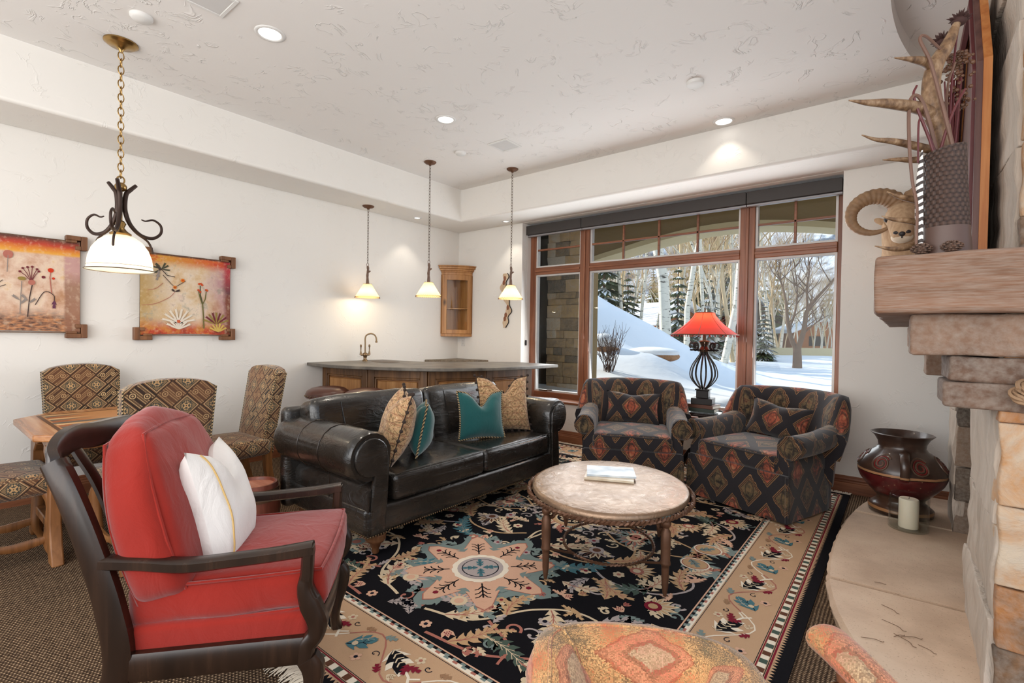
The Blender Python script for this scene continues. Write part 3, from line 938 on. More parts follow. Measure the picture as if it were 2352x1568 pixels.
    def tulip(s, c, ang, r, col, col2, layer=3):
        def P(x, y): return (c[0]+x*math.cos(ang)-y*math.sin(ang), c[1]+x*math.sin(ang)+y*math.cos(ang))
        s.poly([P(0, -.12*r), P(.45*r, -.5*r), P(1.05*r, -.55*r), P(.75*r, -.22*r), P(1.15*r, 0), P(.75*r, .22*r), P(1.05*r, .55*r), P(.45*r, .5*r), P(0, .12*r)], col, layer)
        for i in range(3):
            for j in range(3):
                x = .3*r+i*.2*r; y = (j-1)*.2*r+(.1*r if i % 2 else 0)
                s.poly([P(x, y), P(x+.1*r, y-.08*r), P(x+.18*r, y), P(x+.1*r, y+.08*r)], col2, layer+1)
    def blossom(s, c, r, n, col, core, layer=3, a0=0):
        for k in range(n):
            a = a0+2*PI*k/n
            s.disc((c[0]+r*.62*math.cos(a), c[1]+r*.62*math.sin(a)), r*.36, col, layer, 10)
        s.disc(c, r*.34, core, layer+1, 10)
# ------------------------------------------------------------------ the big floral rug
RX0, RX1, RY0, RY1 = -3.375, -.315, .955, 4.985
RCX, RCY = (RX0+RX1)/2, (RY0+RY1)/2
RZ = .012
t = thing('area_rug', 'large black floral rug with a tan flower border and pale fringed ends under the seating', 'rug', (RCX, RCY, 0))
b = MB(); b.t = .5/32
HX, HY = (RX1-RX0)/2, (RY1-RY0)/2
b.bb(-HX, HX, -HY, HY, .001, RZ)
A = Art(b, RZ, .0004, RUG)
def frame_band(d0, d1, col, layer):
    for p in ([(-HX+d0, -HY+d0), (HX-d0, -HY+d0), (HX-d1, -HY+d1), (-HX+d1, -HY+d1)], [(-HX+d0, HY-d0), (-HX+d1, HY-d1), (HX-d1, HY-d1), (HX-d0, HY-d0)],
              [(-HX+d0, -HY+d0), (-HX+d1, -HY+d1), (-HX+d1, HY-d1), (-HX+d0, HY-d0)], [(HX-d0, -HY+d0), (HX-d0, HY-d0), (HX-d1, HY-d1), (HX-d1, -HY+d1)]):
        A.poly(p, col, layer)
def along(d, step, fn):
    """call fn(origin, along-unit, inward-unit, k) along the four sides at distance d from the edge"""
    for (ox, oy, ax, ay, ix, iy, L) in ((-HX+d, -HY+d, 1, 0, 0, 1, 2*(HX-d)), (HX-d, -HY+d, 0, 1, -1, 0, 2*(HY-d)), (HX-d, HY-d, -1, 0, 0, -1, 2*(HX-d)), (-HX+d, HY-d, 0, -1, 1, 0, 2*(HY-d))):
        n = max(1, round(L/step)); st = L/n
        for k in range(n): fn((ox+ax*st*k, oy+ay*st*k), (ax, ay), (ix, iy), k, st)
def quad(o, a, i, l, w, x0=0.0, y0=0.0):
    return [(o[0]+a[0]*(x0+dx)+i[0]*(y0+dy), o[1]+a[1]*(x0+dx)+i[1]*(y0+dy)) for dx, dy in ((0, 0), (l, 0), (l, w), (0, w))]
frame_band(.062, .42, 'border', 1)
def tooth(o, a, i, k, st):
    A.poly([(o[0], o[1]), (o[0]+a[0]*st, o[1]+a[1]*st), (o[0]+a[0]*st/2-i[0]*.018, o[1]+a[1]*st/2-i[1]*.018)], 'border', 1)
along(.063, .021, tooth)
frame_band(.066, .074, 'maroon', 2); frame_band(.076, .079, 'navy', 2)
frame_band(.082, .112, 'white', 2)
def chk(o, a, i, k, st): A.poly(quad(o, a, i, st*.5, .03), ('green', 'brown')[k % 2], 3)
along(.082, .062, chk)
frame_band(.114, .119, 'maroon', 2); frame_band(.122, .125, 'navy', 2)
frame_band(.392, .395, 'navy', 2); frame_band(.40, .422, 'white', 3)
def chk2(o, a, i, k, st): A.poly(quad(o, a, i, st*.5, .012), ('rose', 'greyteal')[k % 2], 4)
along(.41, .05, chk2)
frame_band(.422, .434, 'black', 3)
def chk3(o, a, i, k, st): A.poly(quad(o, a, i, st*.5, .012), 'greyteal', 4)
along(.422, .046, chk3)
frame_band(.437, .444, 'blush', 3)
# flowers of the tan border
def border_motif(o, a, i, k, st):
    def P(x, y): return (o[0]+a[0]*x+i[0]*y, o[1]+a[1]*x+i[1]*y)
    base = math.atan2(a[1], a[0]); sg = 1 if (i[0]*-a[1]+i[1]*a[0]) > 0 else -1
    h = .26
    A.strip([P(st*f/12, h*(.5+.33*math.sin(2*PI*f/12))) for f in range(13)], .007, 'rose' if k % 2 else 'white', 3)
    # blue leaf spray
    A.leaf(P(st*.10, h*.30), base+sg*.5, .13, .075, 'teal', sg*.8, 3, 'navy', 4); A.leaf(P(st*.13, h*.42), base+sg*1.2, .10, .05, 'teal', -sg*.9, 3, 'cream', 4)
    A.disc(P(st*.17, h*.40), .014, 'cream', 7, 8)
    # feathered black leaf in a white cup with maroon tip
    A.leaf(P(st*.50, h*.70), base-sg*.45, .165, .105, 'white', 0, 3, None, 3); A.leaf(P(st*.505, h*.69), base-sg*.45, .145, .075, 'black', 0, 2, None, 5)
    for q in range(4):
        for s2 in (1, -1): A.strip([P(st*.52+.026*q, h*.69-.012*q), P(st*.52+.026*q+.014, h*.69-.012*q+s2*.022)], .006, 'cream', 8)
    A.leaf(P(st*.50+.12, h*.62), base-sg*1.1, .06, .03, 'maroon', 0, 3, None, 6); A.leaf(P(st*.50+.13, h*.58), base+sg*.2, .06, .03, 'maroon', 0, 3, None, 6)
    A.strip([P(st*.80, h*.50), P(st*.88, h*.44), P(st*.95, h*.30)], .011, 'white', 4); A.strip([P(st*.90, h*.42), P(st*.97, h*.52)], .009, 'white', 4)
    A.blossom(P(st*.33, h*.22), .026, 5, 'blush', 'navy', 4); A.blossom(P(st*.80, h*.80), .024, 5, 'cream', 'rose', 4)
    A.leaf(P(st*.30, h*.82), base+.3, .06, .03, 'greyteal', 0, 3, None, 4); A.leaf(P(st*.63, h*.20), base+2.4, .05, .026, 'maroon', 0, 3, None, 4)
    A.leaf(P(st*.05, h*.78), base, .05, .024, 'dtan', .6, 3, None, 4); A.tulip(P(st*.72, h*.28), base, .035, 'cream', 'dtan', 4)
    A.curl(P(st*.42, h*.45), base, .022, .8, .004, 'navy', 1, 4); A.curl(P(st*.93, h*.75), base, .02, .8, .004, 'navy', -1, 4)
along(.128, .50, border_motif)
# field
FX, FY = HX-.45, HY-.45
def sym4(): A.xf = [lambda p: (p[0], p[1]), lambda p: (-p[0], p[1]), lambda p: (p[0], -p[1]), lambda p: (-p[0], -p[1])]
def sym2(): A.xf = [lambda p: (p[0], p[1]), lambda p: (p[0], -p[1])]
def solo(): A.xf = [lambda p: p]
sym2()
mc = (.035, -.955)
A.star(mc, .335, .475, 8, 'greyteal', 2, PI/8*0, 3)
for k in range(32):
    a = 2*PI*k/32; r = .37+.085*abs(math.cos(4*a))**3
    A.leaf((mc[0]+(r-.03)*math.cos(a), mc[1]+(r-.03)*math.sin(a)), a+.35*(-1)**k, .075, .045, 'greyteal', .5*(-1)**k, 2, None, 2)
A.star(mc, .268, .425, 8, 'rose', 4, 0, 3); A.star(mc, .262, .415, 8, 'blush', 5, 0, 3)
for k in range(8):
    a = 2*PI*k/8
    P = lambda r, o: (mc[0]+r*math.cos(a)-o*math.sin(a), mc[1]+r*math.sin(a)+o*math.cos(a))
    A.strip([P(.17, 0), P(.31, 0)], .008, 'black', 7)
    for r in (.20, .24, .275):
        A.strip([P(r, 0), P(r+.03, .022), P(r+.035, .04)], .007, 'black', 7); A.strip([P(r, 0), P(r+.03, -.022), P(r+.035, -.04)], .007, 'black', 7)
    A.disc(P(.335, 0), .016, ('maroon', 'blush')[k % 2], 7, 6)
    a2 = a+PI/8
    A.leaf((mc[0]+.225*math.cos(a2), mc[1]+.225*math.sin(a2)), a2, .06, .06, 'greyteal', 0, 2, None, 6)
A.blossom(mc, .165, 14, 'white', 'lilac', 7); A.disc(mc, .128, 'lilac', 9, 24); A.disc(mc, .104, 'navy', 10, 24); A.disc(mc, .098, 'lilac', 11, 24)
for k in range(4): A.leaf((mc[0]+.012*math.cos(PI/4+k*PI/2), mc[1]+.012*math.sin(PI/4+k*PI/2)), PI/4+k*PI/2, .085, .035, 'teal', 0, 3, 'navy', 12)
solo()
sc = (.03, .02)
A.star(sc, .15, .245, 16, 'lilac', 2, 0, 1); A.star(sc, .14, .225, 16, 'cream', 3, 0, 1); A.disc(sc, .15, 'rose', 4, 28); A.disc(sc, .144, 'tan', 5, 28); A.disc(sc, .115, 'cream', 6, 28); A.disc(sc, .106, 'black', 7, 28)
for k in range(9): A.blossom((sc[0]+.07*math.cos(k*.698), sc[1]+.07*math.sin(k*.698)), .022, 5, 'cream', 'brown', 8)
A.blossom(sc, .035, 6, 'blush', 'brown', 8)
sym4()
# long vines
vines = [[(.06, -.40), (.22, -.52), (.46, -.50), (.62, -.32), (.56, -.10), (.40, 0)], [(.10, -1.42), (.34, -1.34), (.50, -1.10), (.70, -.98), (.98, -1.04)], [(.48, -.52), (.66, -.62), (.90, -.58), (1.02, -.40), (.90, -.20)],
         [(.24, -1.54), (.52, -1.50), (.78, -1.36), (.98, -1.48)], [(.30, -.02), (.52, -.16), (.80, -.10), (1.0, 0)], [(0, -.47), (.02, -.35), (.0, -.27)], [(.40, -1.30), (.58, -1.38), (.62, -1.5)]]
for vi, v in enumerate(vines): A.strip([tuple(p)[:2] for p in spline([(x, y, 0) for x, y in v], 7)], .016, ('tan', 'cream', 'lilac', 'rose', 'tan', 'cream', 'rose')[vi], 1, .012)
lv = [(.12, -.47, .2, .26, .11, 'cream', .9), (.36, -.50, 1.4, .22, .10, 'lilac', -1.2), (.52, -.42, .4, .28, .12, 'tan', 1.0), (.60, -.20, 2.2, .24, .11, 'cream', -1.1), (.44, -.04, 2.6, .18, .08, 'lilac', 1.0),
      (.20, -1.40, .5, .27, .13, 'cream', .9), (.44, -1.22, 2.3, .20, .10, 'tan', -1.2), (.56, -1.04, -.6, .25, .12, 'cream', -1.1), (.80, -.99, 1.0, .24, .12, 'lilac', -1.0), (.92, -1.02, -1.6, .22, .10, 'tan', 1.2),
      (.62, -.60, -1.2, .22, .10, 'tan', 1.3), (.80, -.62, .9, .26, .11, 'cream', .9), (1.0, -.46, 2.4, .24, .11, 'tan', -1.0), (.94, -.26, .6, .16, .09, 'cream', .8), (.36, -1.53, .7, .22, .10, 'tan', .9),
      (.66, -1.43, -.2, .30, .13, 'cream', .6), (.86, -1.40, 1.7, .20, .09, 'green', -1.2), (.62, -.16, -.9, .2, .09, 'cream', -.9), (.86, -.08, .7, .18, .08, 'tan', .9), (.46, -.78, -.3, .2, .09, 'cream', 1.1),
      (.72, -.80, 1.6, .2, .09, 'tan', 1.3), (.56, -.66, -2.2, .17, .07, 'lilac', 1.1), (.16, -.24, .4, .17, .07, 'cream', -1.0), (.08, -1.50, 2.2, .14, .06, 'lilac', .9), (.98, -.84, -.8, .16, .08, 'cream', 1.0), (.98, -1.24, .6, .16, .07, 'tan', -1.2)]
for (x, y, an, L, W, c, bd) in lv: A.leaf((x, y), an, L*1.18, W*.80, c, bd*1.15, 6, 'rose' if c != 'lilac' else 'navy', 2)
A.leaf((.30, -.66), .05, .40, .11, 'teal', 1.5, 8, 'greyteal', 2)          # great blue sickle leaf
A.leaf((.86, -.52), -2.0, .30, .10, 'green', -1.1, 7, 'greyteal', 2)
A.leaf((.44, -1.40), .15, .30, .09, 'green', -.7, 7, 'cream', 2)
A.leaf((.30, -1.16), 2.1, .20, .07, 'teal', .6, 5, 'cream', 2)
A.palmette((.52, -.02), -1.5, .14, ('greyteal', 'rose', 'cream')); A.palmette((.42, -.33), -1.8, .13, ('cream', 'brown', 'lilac')); A.palmette((.78, -1.20), 2.2, .14, ('cream', 'rose', 'greyteal'))
A.palmette((.18, -1.27), 1.9, .12, ('lilac', 'blush', 'cream')); A.palmette((.93, -.70), .6, .12, ('cream', 'tan', 'maroon')); A.palmette((.72, -.42), 1.0, .11, ('tan', 'cream', 'rose'))
# paisley medallion
A.leaf((.86, -.02), -.9, .34, .19, 'greyteal', .5, 5, None, 2); A.disc((.94, -.12), .082, 'white', 6, 20, .075); A.disc((.94, -.12), .074, 'rose', 7, 20, .066); A.disc((.94, -.12), .068, 'tan', 8, 20, .06); A.leaf((.90, -.08), -.8, .10, .05, 'greyteal', 0, 3, 'navy', 9)
for (x, y, an, r) in ((.30, -1.47, -.6, .055), (.66, -1.22, 1.2, .06), (.54, -.90, .3, .05), (1.02, -1.40, 1.4, .055), (.24, -.60, -2, .05), (.84, -.84, 2.6, .05)): A.tulip((x, y), an, r, 'blush', 'maroon')
for (x, y, r, tn, sg, c) in ((.20, -1.06, .05, .9, 1, 'cream'), (.64, -.74, .05, .9, -1, 'lilac'), (.38, -.94, .045, .8, 1, 'tan'), (.28, -.36, .05, .9, -1, 'cream'), (.52, -1.28, .045, .9, 1, 'rose'), (.88, -1.28, .05, .8, -1, 'cream'), (.72, -.26, .05, .9, 1, 'lilac'), (1.03, -.12, .04, .8, 1, 'tan'), (.12, -.14, .035, .8, -1, 'tan'), (.48, -1.52, .045, .8, 1, 'rose'), (1.02, -.62, .04, .8, -1, 'lilac'), (.06, -.62, .035, .9, 1, 'cream')):
    A.curl((x, y), 0, r, tn, .014, c, sg, 1)
for (x, y, r, c, k) in ((.34, -.22, .04, 'lilac', 'maroon'), (.66, -.52, .035, 'cream', 'rose'), (.98, -.30, .035, 'blush', 'navy'), (.50, -.60, .035, 'cream', 'maroon'), (.32, -1.24, .035, 'blush', 'rose'), (.90, -.92, .035, 'cream', 'rose'), (.60, -1.14, .035, 'lilac', 'navy'), (.78, -1.50, .04, 'cream', 'maroon'), (.20, -1.50, .03, 'blush', 'navy'), (1.04, -.94, .03, 'cream', 'rose')): A.blossom((x, y), r, 6, c, k, 3)
# small scrolls, buds and leaflets filling the black ground
taken = [(x, y, L*.5) for (x, y, an, L, W, c, bd) in lv]+[(.52, -.02, .14), (.42, -.33, .13), (.78, -1.20, .14), (.18, -1.27, .12), (.93, -.70, .12), (.72, -.42, .11), (.035, -.955, .46), (.03, .02, .24), (.9, -.1, .16)]
rr = random.Random(21)
for k in range(900):
    x, y = rr.uniform(.04, FX-.03), rr.uniform(-FY+.03, -.03)
    r = rr.uniform(.030, .052)
    if any((x-a)**2+(y-b_)**2 < (q*.62+r)**2 for a, b_, q in taken): continue
    taken.append((x, y, r*1.5)); w = rr.random(); col = rr.choice(('cream', 'tan', 'lilac', 'rose', 'greyteal', 'cream', 'blush'))
    if w < .42: A.curl((x, y), rr.uniform(0, 6.28), r, .85, .011, col, rr.choice((-1, 1)), 1); A.leaf((x, y+r), rr.uniform(0, 6.28), r*1.8, r*.6, col, rr.uniform(-1.4, 1.4), 3, None, 2)
    elif w < .62: A.blossom((x, y), r*.75, 6, col, 'maroon' if col != 'rose' else 'cream', 3)
    elif w < .80: A.tulip((x, y), rr.uniform(0, 6.28), r, col, 'maroon')
    else:
        a0 = rr.uniform(0, 6.28)
        for q in (-.8, 0, .8): A.leaf((x, y), a0+q, r*1.7, r*.55, col, q, 3, None, 2)
solo()
finish('woven_field', b, M['rug_wool'], t, smooth=False)
random.seed(5)
for sgn, nm in ((-1, 'fringe'), (1, 'fringe')):
    b = MB()
    b.bb(-HX, HX, sgn*HY-.012, sgn*HY+.012, .001, RZ+.002)
    for k in range(460):
        x = -HX+2*HX*(k+random.random())/460; dx = random.uniform(-.03, .03); L = random.uniform(.05, .085)
        y0 = sgn*HY
        b.tube([(x, y0, .012), (x+dx*.3, y0+sgn*L*.4, .013+random.uniform(0, .006)), (x+dx, y0+sgn*L, .003)], [.0035, .004, .0015], 4)
    finish(nm, b, M['fringe_cotton'], t)
# ------------------------------------------------------------------ black leather sofa (faces +x)
t = thing('leather_sofa', 'large black leather sofa with rolled arms and a nailhead trimmed base', 'sofa', (-2.80, 2.645, .017))
LE = M['black_leather']; mat('sofa_foot', _wood(rgb(52, 30, 18), rgb(92, 58, 36), rgb(126, 86, 56), knots=False, rough=.3))
b = MB(); b.rbox((0, 0, .205), (.90, 2.0, .165), r=.03, n=4, puff=.008); finish('base', b, LE, t, auto=180)
def arm(sg):
    b = MB()
    n = 14
    # closed scroll section (y outwards positive, z): inner face, over the roll, under it, outer side
    cy, cz, r = .965, .585, .148
    sec = [(.855, .125), (.838, .40), (.83, .52)]
    for i in range(n+1):
        a = math.radians(165-(165+115)*i/n); sec.append((cy+r*math.cos(a), cz+r*math.sin(a)))
    sec += [(.985, .38), (.99, .25), (.99, .125)]
    xs = [-.44, -.40, -.3, -.18, -.06, .06, .18, .30, .38, .425, .445]
    def fn(u, v):
        i = min(len(xs)-1, int(round(u*(len(xs)-1)))); k = int(round(v*(len(sec)))) % len(sec)
        x = xs[i]; y, z = sec[k]
        e = 1.0
        if i == 0: e = .90
        if i == len(xs)-1: e = .93
        # gathered pleats near the front roll
        pl = 0
        if i in (8, 9) and 3 <= k <= n+3: pl = .006*(1 if k % 2 else -1)
        fl = .018*max(0, -x-.05)          # the roll swells a little towards the back
        yy = cy+(y-cy)*e+fl*(1 if z > .4 else 0); zz = cz+(z-cz)*e if z > .4 else z
        return (x, sg*(yy+pl*(y-cy)/r), zz+pl*(z-cz)/r)
    b.grid(fn, len(xs)-1, len(sec), False, True)
    for xi in (0, 1):
        b.poly([fn(xi, k/len(sec)) for k in range(len(sec))])
    a = finish('arm', b, LE, t, auto=55)
    b = MB()                                     # scroll shaped front facing
    r2 = .112
    sec2 = [(.872, .128), (.862, .40), (.857, .52)]+[(cy+.004+r2*math.cos(math.radians(165-(165+100)*i/16)), cz+r2*math.sin(math.radians(165-(165+100)*i/16))) for i in range(17)]+[(.962, .40), (.975, .25), (.975, .128)]
    b.prism([(sg*y, z) for y, z in sec2], .43, .462, 'x')
    finish('front_panel', b, LE, a, bevel=.008, seg=3, auto=180)
    for x in (.12, -.12):                        # stitched seams running over the roll
        b = MB(); b.tube([(x, sg*(cy+(y-cy)*1.012), cz+(z-cz)*1.012) for y, z in sec[2:n+4]], .0022, 5); finish('seam', b, M['dark_wood'], a)
    b = MB(); b.tube([(.06, sg*.992, .13), (.05, sg*.992, .26), (.05, sg*.988, .42)], .002, 5); finish('seam', b, M['dark_wood'], a)
for sg in (-1, 1): arm(sg)
def cush(name, c, d, r, puff, rot, seed, wob=.006):
    b = MB(); b.rbox(c, d, r=r, puff=puff, n=9, rot=rot, wob=wob, seed=seed)
    return finish(name, b, LE, t, auto=180)
for i, y in enumerate((-.408, .408)):
    o = cush('seat_cushion', (.06, y, .372), (.80, .812, .165), .035, .018, None, i*7)
    b = MB()
    for z in (.452,):
        b.tube([(.45, y-.39, z), (.462, y-.2, z+(.004 if z > .4 else -.004)), (.464, y, z+(.006 if z > .4 else -.004)), (.462, y+.2, z+(.004 if z > .4 else -.004)), (.45, y+.39, z)], .004, 6)
    finish('welt', b, LE, o)
for i, y in enumerate((-.488, .468)):
    o = cush('back_cushion', (-.265, y, .618), (.20, .965 if i == 0 else .925, .45), .055, .02, (0, -.20, 0), 20+i*5, .016)
    b = MB()
    b.tube([(-.13, y-.25, .50), (-.155, y-.26, .65), (-.20, y-.27, .82)], .003, 5); finish('seam', b, LE, o)
b = MB(); b.rbox((-.42, 0, .455), (.10, 2.12, .67), r=.045, n=6); finish('back_frame', b, LE, t, auto=180)
for x in (.40, -.36):
    for y in (-.90, .90):
        b = MB(); b.lathe([(.016, .0), (.022, .012), (.020, .03), (.028, .04), (.034, .06), (.052, .075), (.060, .09), (.056, .105), (.062, .112), (.060, .122)], 18, (x, y, 0))
        finish('leg', b, M['sofa_foot'], t, auto=60)
b = MB()
for k in range(112):
    y = -1.0+2.0*k/111; b.ball((.452 if abs(y) < .85 else .466, y, .133), .0062, 6, 4)
for k in range(46):
    x = -.43+.87*k/45
    for y in (-.994, .994): b.ball((x, y, .133), .0062, 6, 4)
finish('nailhead_trim', b, M['antique_brass'], t)

# ------------------------------------------------------------------ scatter cushions
def pillow_fn(w, h, th, chop=.0, seed=0, pinch=.10):
    def side(sg):
        def fn(u, v):
            a, c = u*2-1, v*2-1
            x = a*w/2*(1-pinch*(1-abs(a)**2.0)*0-pinch*(1-c*c)*abs(a)); z = c*h/2*(1-pinch*(1-a*a)*abs(c))
            prof = (max(0, 1-abs(a)**2.6)*max(0, 1-abs(c)**2.6))**.55
            y = sg*th/2*prof
            n = mnoise.noise(Vector((x*9+seed, z*9, sg*2.0)))*.016*prof
            if chop:
                k = math.exp(-(a/.34)**2)*max(0, (c+.35)/1.35)**1.6
                z -= chop*k; y *= 1-.30*k
            return (x, y+sg*n, z+h/2)
        return fn
    return side
def pillow(name, label, cat, loc, rz, w, h, th, mt, tilt=0.0, roll=0.0, chop=0, seed=0, trim=None, group=None):
    o = thing(name, label, cat, loc, rz, group)
    side = pillow_fn(w, h, th, chop, seed)
    m = Matrix.Rotation(roll, 4, 'Y') @ Matrix.Rotation(tilt, 4, 'X')
    b = MB(); b.push(m)
    n = 18
    uvf = lambda u, v: ((u-.5)*w+.013, (v-.5)*h)
    b.grid(side(-1), n, n, uvf=uvf); b.grid(side(1), n, n, uvf=uvf)
    b.pop()
    finish('cover', b, mt, o, auto=180)
    f = side(0)
    edge = [f(i/24, 0) for i in range(24)]+[f(1, i/24) for i in range(24)]+[f(1-i/24, 1) for i in range(24)]+[f(0, 1-i/24) for i in range(24)]
    edge = [m @ Vector(p) for p in edge]
    if trim == 'cord':
        b = MB(); b.tube(edge, .0075, 7, closed=True); finish('cord_trim', b, M['twist_cord'], o)
    elif trim == 'pom':
        b = MB(); b.tube(edge, .004, 5, closed=True)
        cc = sum(edge, Vector())/len(edge)
        for k in range(0, 96, 3):
            d = (edge[k]-cc).normalized()
            b.ball(edge[k]+d*.013, .0125, 7, 5)
        finish('pompom_trim', b, M['pompom_wool'], o)
    return o
SZ = .017+.462
pillow('tapestry_pillow', 'tan tapestry pillow with dark pompoms leaning on the near left sofa arm', 'pillow', (-2.665, 2.02, SZ), math.radians(148), .46, .47, .20, M['tapestry_cloth'], tilt=.28, roll=-.03, chop=.07, seed=3, trim='pom')
pillow('teal_pillow', 'teal velvet pillow with twisted cord edge in front of the left tapestry pillow', 'pillow', (-2.635, 2.245, SZ), math.radians(140), .37, .36, .17, M['teal_velvet'], tilt=.20, roll=.05, chop=.05, seed=8, trim='cord')
pillow('tapestry_pillow', 'tan tapestry pillow with dark pompoms against the far right sofa arm', 'pillow', (-2.64, 3.235, SZ), math.radians(66), .50, .48, .19, M['tapestry_cloth'], tilt=-.22, roll=.02, chop=.13, seed=13, trim='pom')
pillow('teal_pillow', 'teal velvet pillow with twisted cord edge on the right sofa seat', 'pillow', (-2.585, 2.88, SZ), math.radians(66), .40, .385, .17, M['teal_velvet'], tilt=-.24, roll=.03, chop=.11, seed=18, trim='cord')

# ------------------------------------------------------------------ club chairs in diamond tapestry (local: faces -y)
def club_chair(label, loc, rz):
    t = thing('club_chair', label, 'armchair', loc, rz, 'patterned club chairs by the window')
    FB = M['diamond_tapestry']
    b = MB()                                     # skirted base
    W, D = .80, .80
    plan = [(-W/2, -D/2), (0, -D/2), (W/2, -D/2), (W/2, -.1), (W/2, .14), (W/2*.94, .26), (W/2*.74, .38), (W/2*.40, .445), (0, .46), (-W/2*.40, .445), (-W/2*.74, .38), (-W/2*.94, .26), (-W/2, .14), (-W/2, -.1)]
    def skirt(u, v):
        a = u*len(plan); i = int(a) % len(plan); f = a-int(a)
        p, q = plan[i], plan[(i+1) % len(plan)]
        x, y = lerp(p[0], q[0], f), lerp(p[1], q[1], f)
        k = 1+.030*(1-v)+.006*math.sin(u*90)*(1-v)
        return (x*k, y*k, lerp(.012, .34, v))
    b.grid(skirt, 112, 6, True, False)
    b.poly([(x, y, .34) for x, y in plan])
    sk = finish('skirt', b, FB, t, auto=60)
    for x in (-W/2, W/2):
        b = MB(); b.tube([(x*1.03, -D/2*1.03, .02), (x*1.015, -D/2*1.015, .18), (x*1.0, -D/2*1.0, .335)], .012, 6); finish('corner_pleat', b, FB, sk)
    # wrap-round back: a horseshoe, tall behind and falling towards the arms, flaring outwards at its top
    b = MB()
    nu, prof = 30, 9
    def hs(s):                                   # s in [-1,1]
        a = s*math.radians(100)
        return Vector((math.sin(a)*.40, math.cos(a)*.36+.05, 0)), Vector((math.sin(a), math.cos(a), 0))
    def top(s): return lerp(.865, .60, max(0, min(1, (abs(s)-.52)/.26))**1.0*(3-2*max(0, min(1, (abs(s)-.52)/.26)))*max(0, min(1, (abs(s)-.52)/.26)) if abs(s) > .52 else 0)
    th = .115
    def fn(u, v):
        s = (u*2-1)*.80; p, nrm = hs(s); zt = top(s)
        k = v*prof
        pts = [(-.02, .34), (-.025, .50), (-.01, zt-.14), (.03, zt-.03), (.065, zt), (.11, zt-.012), (.128, zt-.06), (.105, zt-.20), (.075, .40), (.06, .20)]
        j = min(len(pts)-2, int(k)); f = k-j
        off, z = lerp(pts[j][0], pts[j+1][0], f), lerp(pts[j][1], pts[j+1][1], f)
        fl = .05*max(0, (z-.40)/.45)
        q = p+nrm*(off+fl)
        return (q.x, q.y, z+.012*math.cos(s*2.0))
    def uvb(u, v):
        return ((u*2-1)*.62, v*.75)
    b.grid(fn, nu, prof*2, uvf=uvb)
    for u in (0, 1): b.poly([fn(u, j/(prof*2)) for j in range(prof*2+1)])
    finish('back', b, FB, t, auto=70)
    for sg in (-1, 1):                            # rolled arms
        b = MB()
        cy, cz, r = .40, .535, .082
        sec = [(.315, .33), (.318, .46)]+[(cy+r*math.cos(math.radians(172-(172+105)*i/12)), cz+r*math.sin(math.radians(172-(172+105)*i/12))) for i in range(13)]+[(.405, .40), (.405, .33)]
        ys = [-.372, -.365, -.30, -.15, 0, .16, .26]
        def fa(u, v):
            i = int(round(u*(len(ys)-1))); k = int(round(v*len(sec))) % len(sec)
            x, z = sec[k]; e = .90 if i == 0 else 1
            lift = .035*max(0, (ys[i]+.05)/.3)
            return (sg*(cy+(x-cy)*e), ys[i], (cz+(z-cz)*e if z > .42 else z)+lift*(1 if z > .42 else 0))
        b.grid(fa, len(ys)-1, len(sec), False, True); b.poly([fa(0, k/len(sec)) for k in range(len(sec))])
        a = finish('arm', b, FB, t, auto=60)
        b = MB(); b.tube([(sg*(cy+(x-cy)*.985), -.374, cz+(z-cz)*.985 if z > .42 else z) for x, z in sec], .006, 6); finish('welt', b, FB, a)
    b = MB(); b.rbox((0, -.085, .405), (.645, .66, .135), r=.035, n=7, puff=.028); sc = finish('seat_cushion', b, FB, t, auto=180)
    b = MB()
    for z in (.458,): b.tube([(-.315, -.395, z), (-.16, -.420, z), (0, -.428, z+(.006 if z > .4 else 0)), (.16, -.420, z), (.315, -.395, z)], .006, 6)
    finish('welt', b, M['dark_fab'] if 'dark_fab' in M else FB, sc)
    return t
plain('dark_fab', rgb(48, 42, 42), .9)
CL = (-1.915, 4.17, .016); CR = (-.855, 4.345, .016)
club_chair('patterned club chair left of the red lamp, nearer the leather sofa', CL, math.radians(25))
club_chair('patterned club chair right of the red lamp, nearer the stone hearth', CR, math.radians(-19))
def seat_pt(c, rz, x, y, z):
    v = Matrix.Rotation(rz, 3, 'Z') @ Vector((x, y, 0)); return (c[0]+v.x, c[1]+v.y, z)
pillow('lumbar_pillow', 'diamond tapestry cushion on the club chair beside the leather sofa', 'pillow', seat_pt(CL, math.radians(25), 0, .12, .50), math.radians(25), .50, .30, .15, M['diamond_tapestry'], tilt=-.32, roll=.03, chop=.02, seed=31)
pillow('lumbar_pillow', 'diamond tapestry cushion on the club chair beside the hearth', 'pillow', seat_pt(CR, math.radians(-19), 0, .12, .50), math.radians(-19), .50, .30, .15, M['diamond_tapestry'], tilt=-.32, roll=.10, chop=.02, seed=37)
# ------------------------------------------------------------------ oval coffee table
def _copper(g):
    ob = g.obj()
    n = g.noise(ob, 14, 5, .6, 1.5); m = g.noise(ob, 5, 3)
    g.base(g.mix(m, rgb(122, 96, 76), rgb(174, 146, 120))); g.rough(g.sep(g.ramp(n, [(.3, .24), (.7, .40)]))[0]); g.metal(.55)
    g.bump(n, .35, .012)
mat('hammered_copper', _copper)
TZ = .017
t = thing('coffee_table', 'oval coffee table with hammered copper top and twisted iron rim on the rug', 'coffee table', (-1.335, 2.61, TZ), math.radians(114))
ea, eb = .545, .468
def ell(a, b_, z, n=72, da=0.0): return [(a*math.cos(2*PI*i/n+da), b_*math.sin(2*PI*i/n+da), z) for i in range(n)]
b = MB()
n = 72
rings = [(0.0, .436), (.35, .437), (.7, .436), (.955, .435), (.985, .432), (1.0, .424), (1.0, .405), (.96, .400), (0.0, .400)]
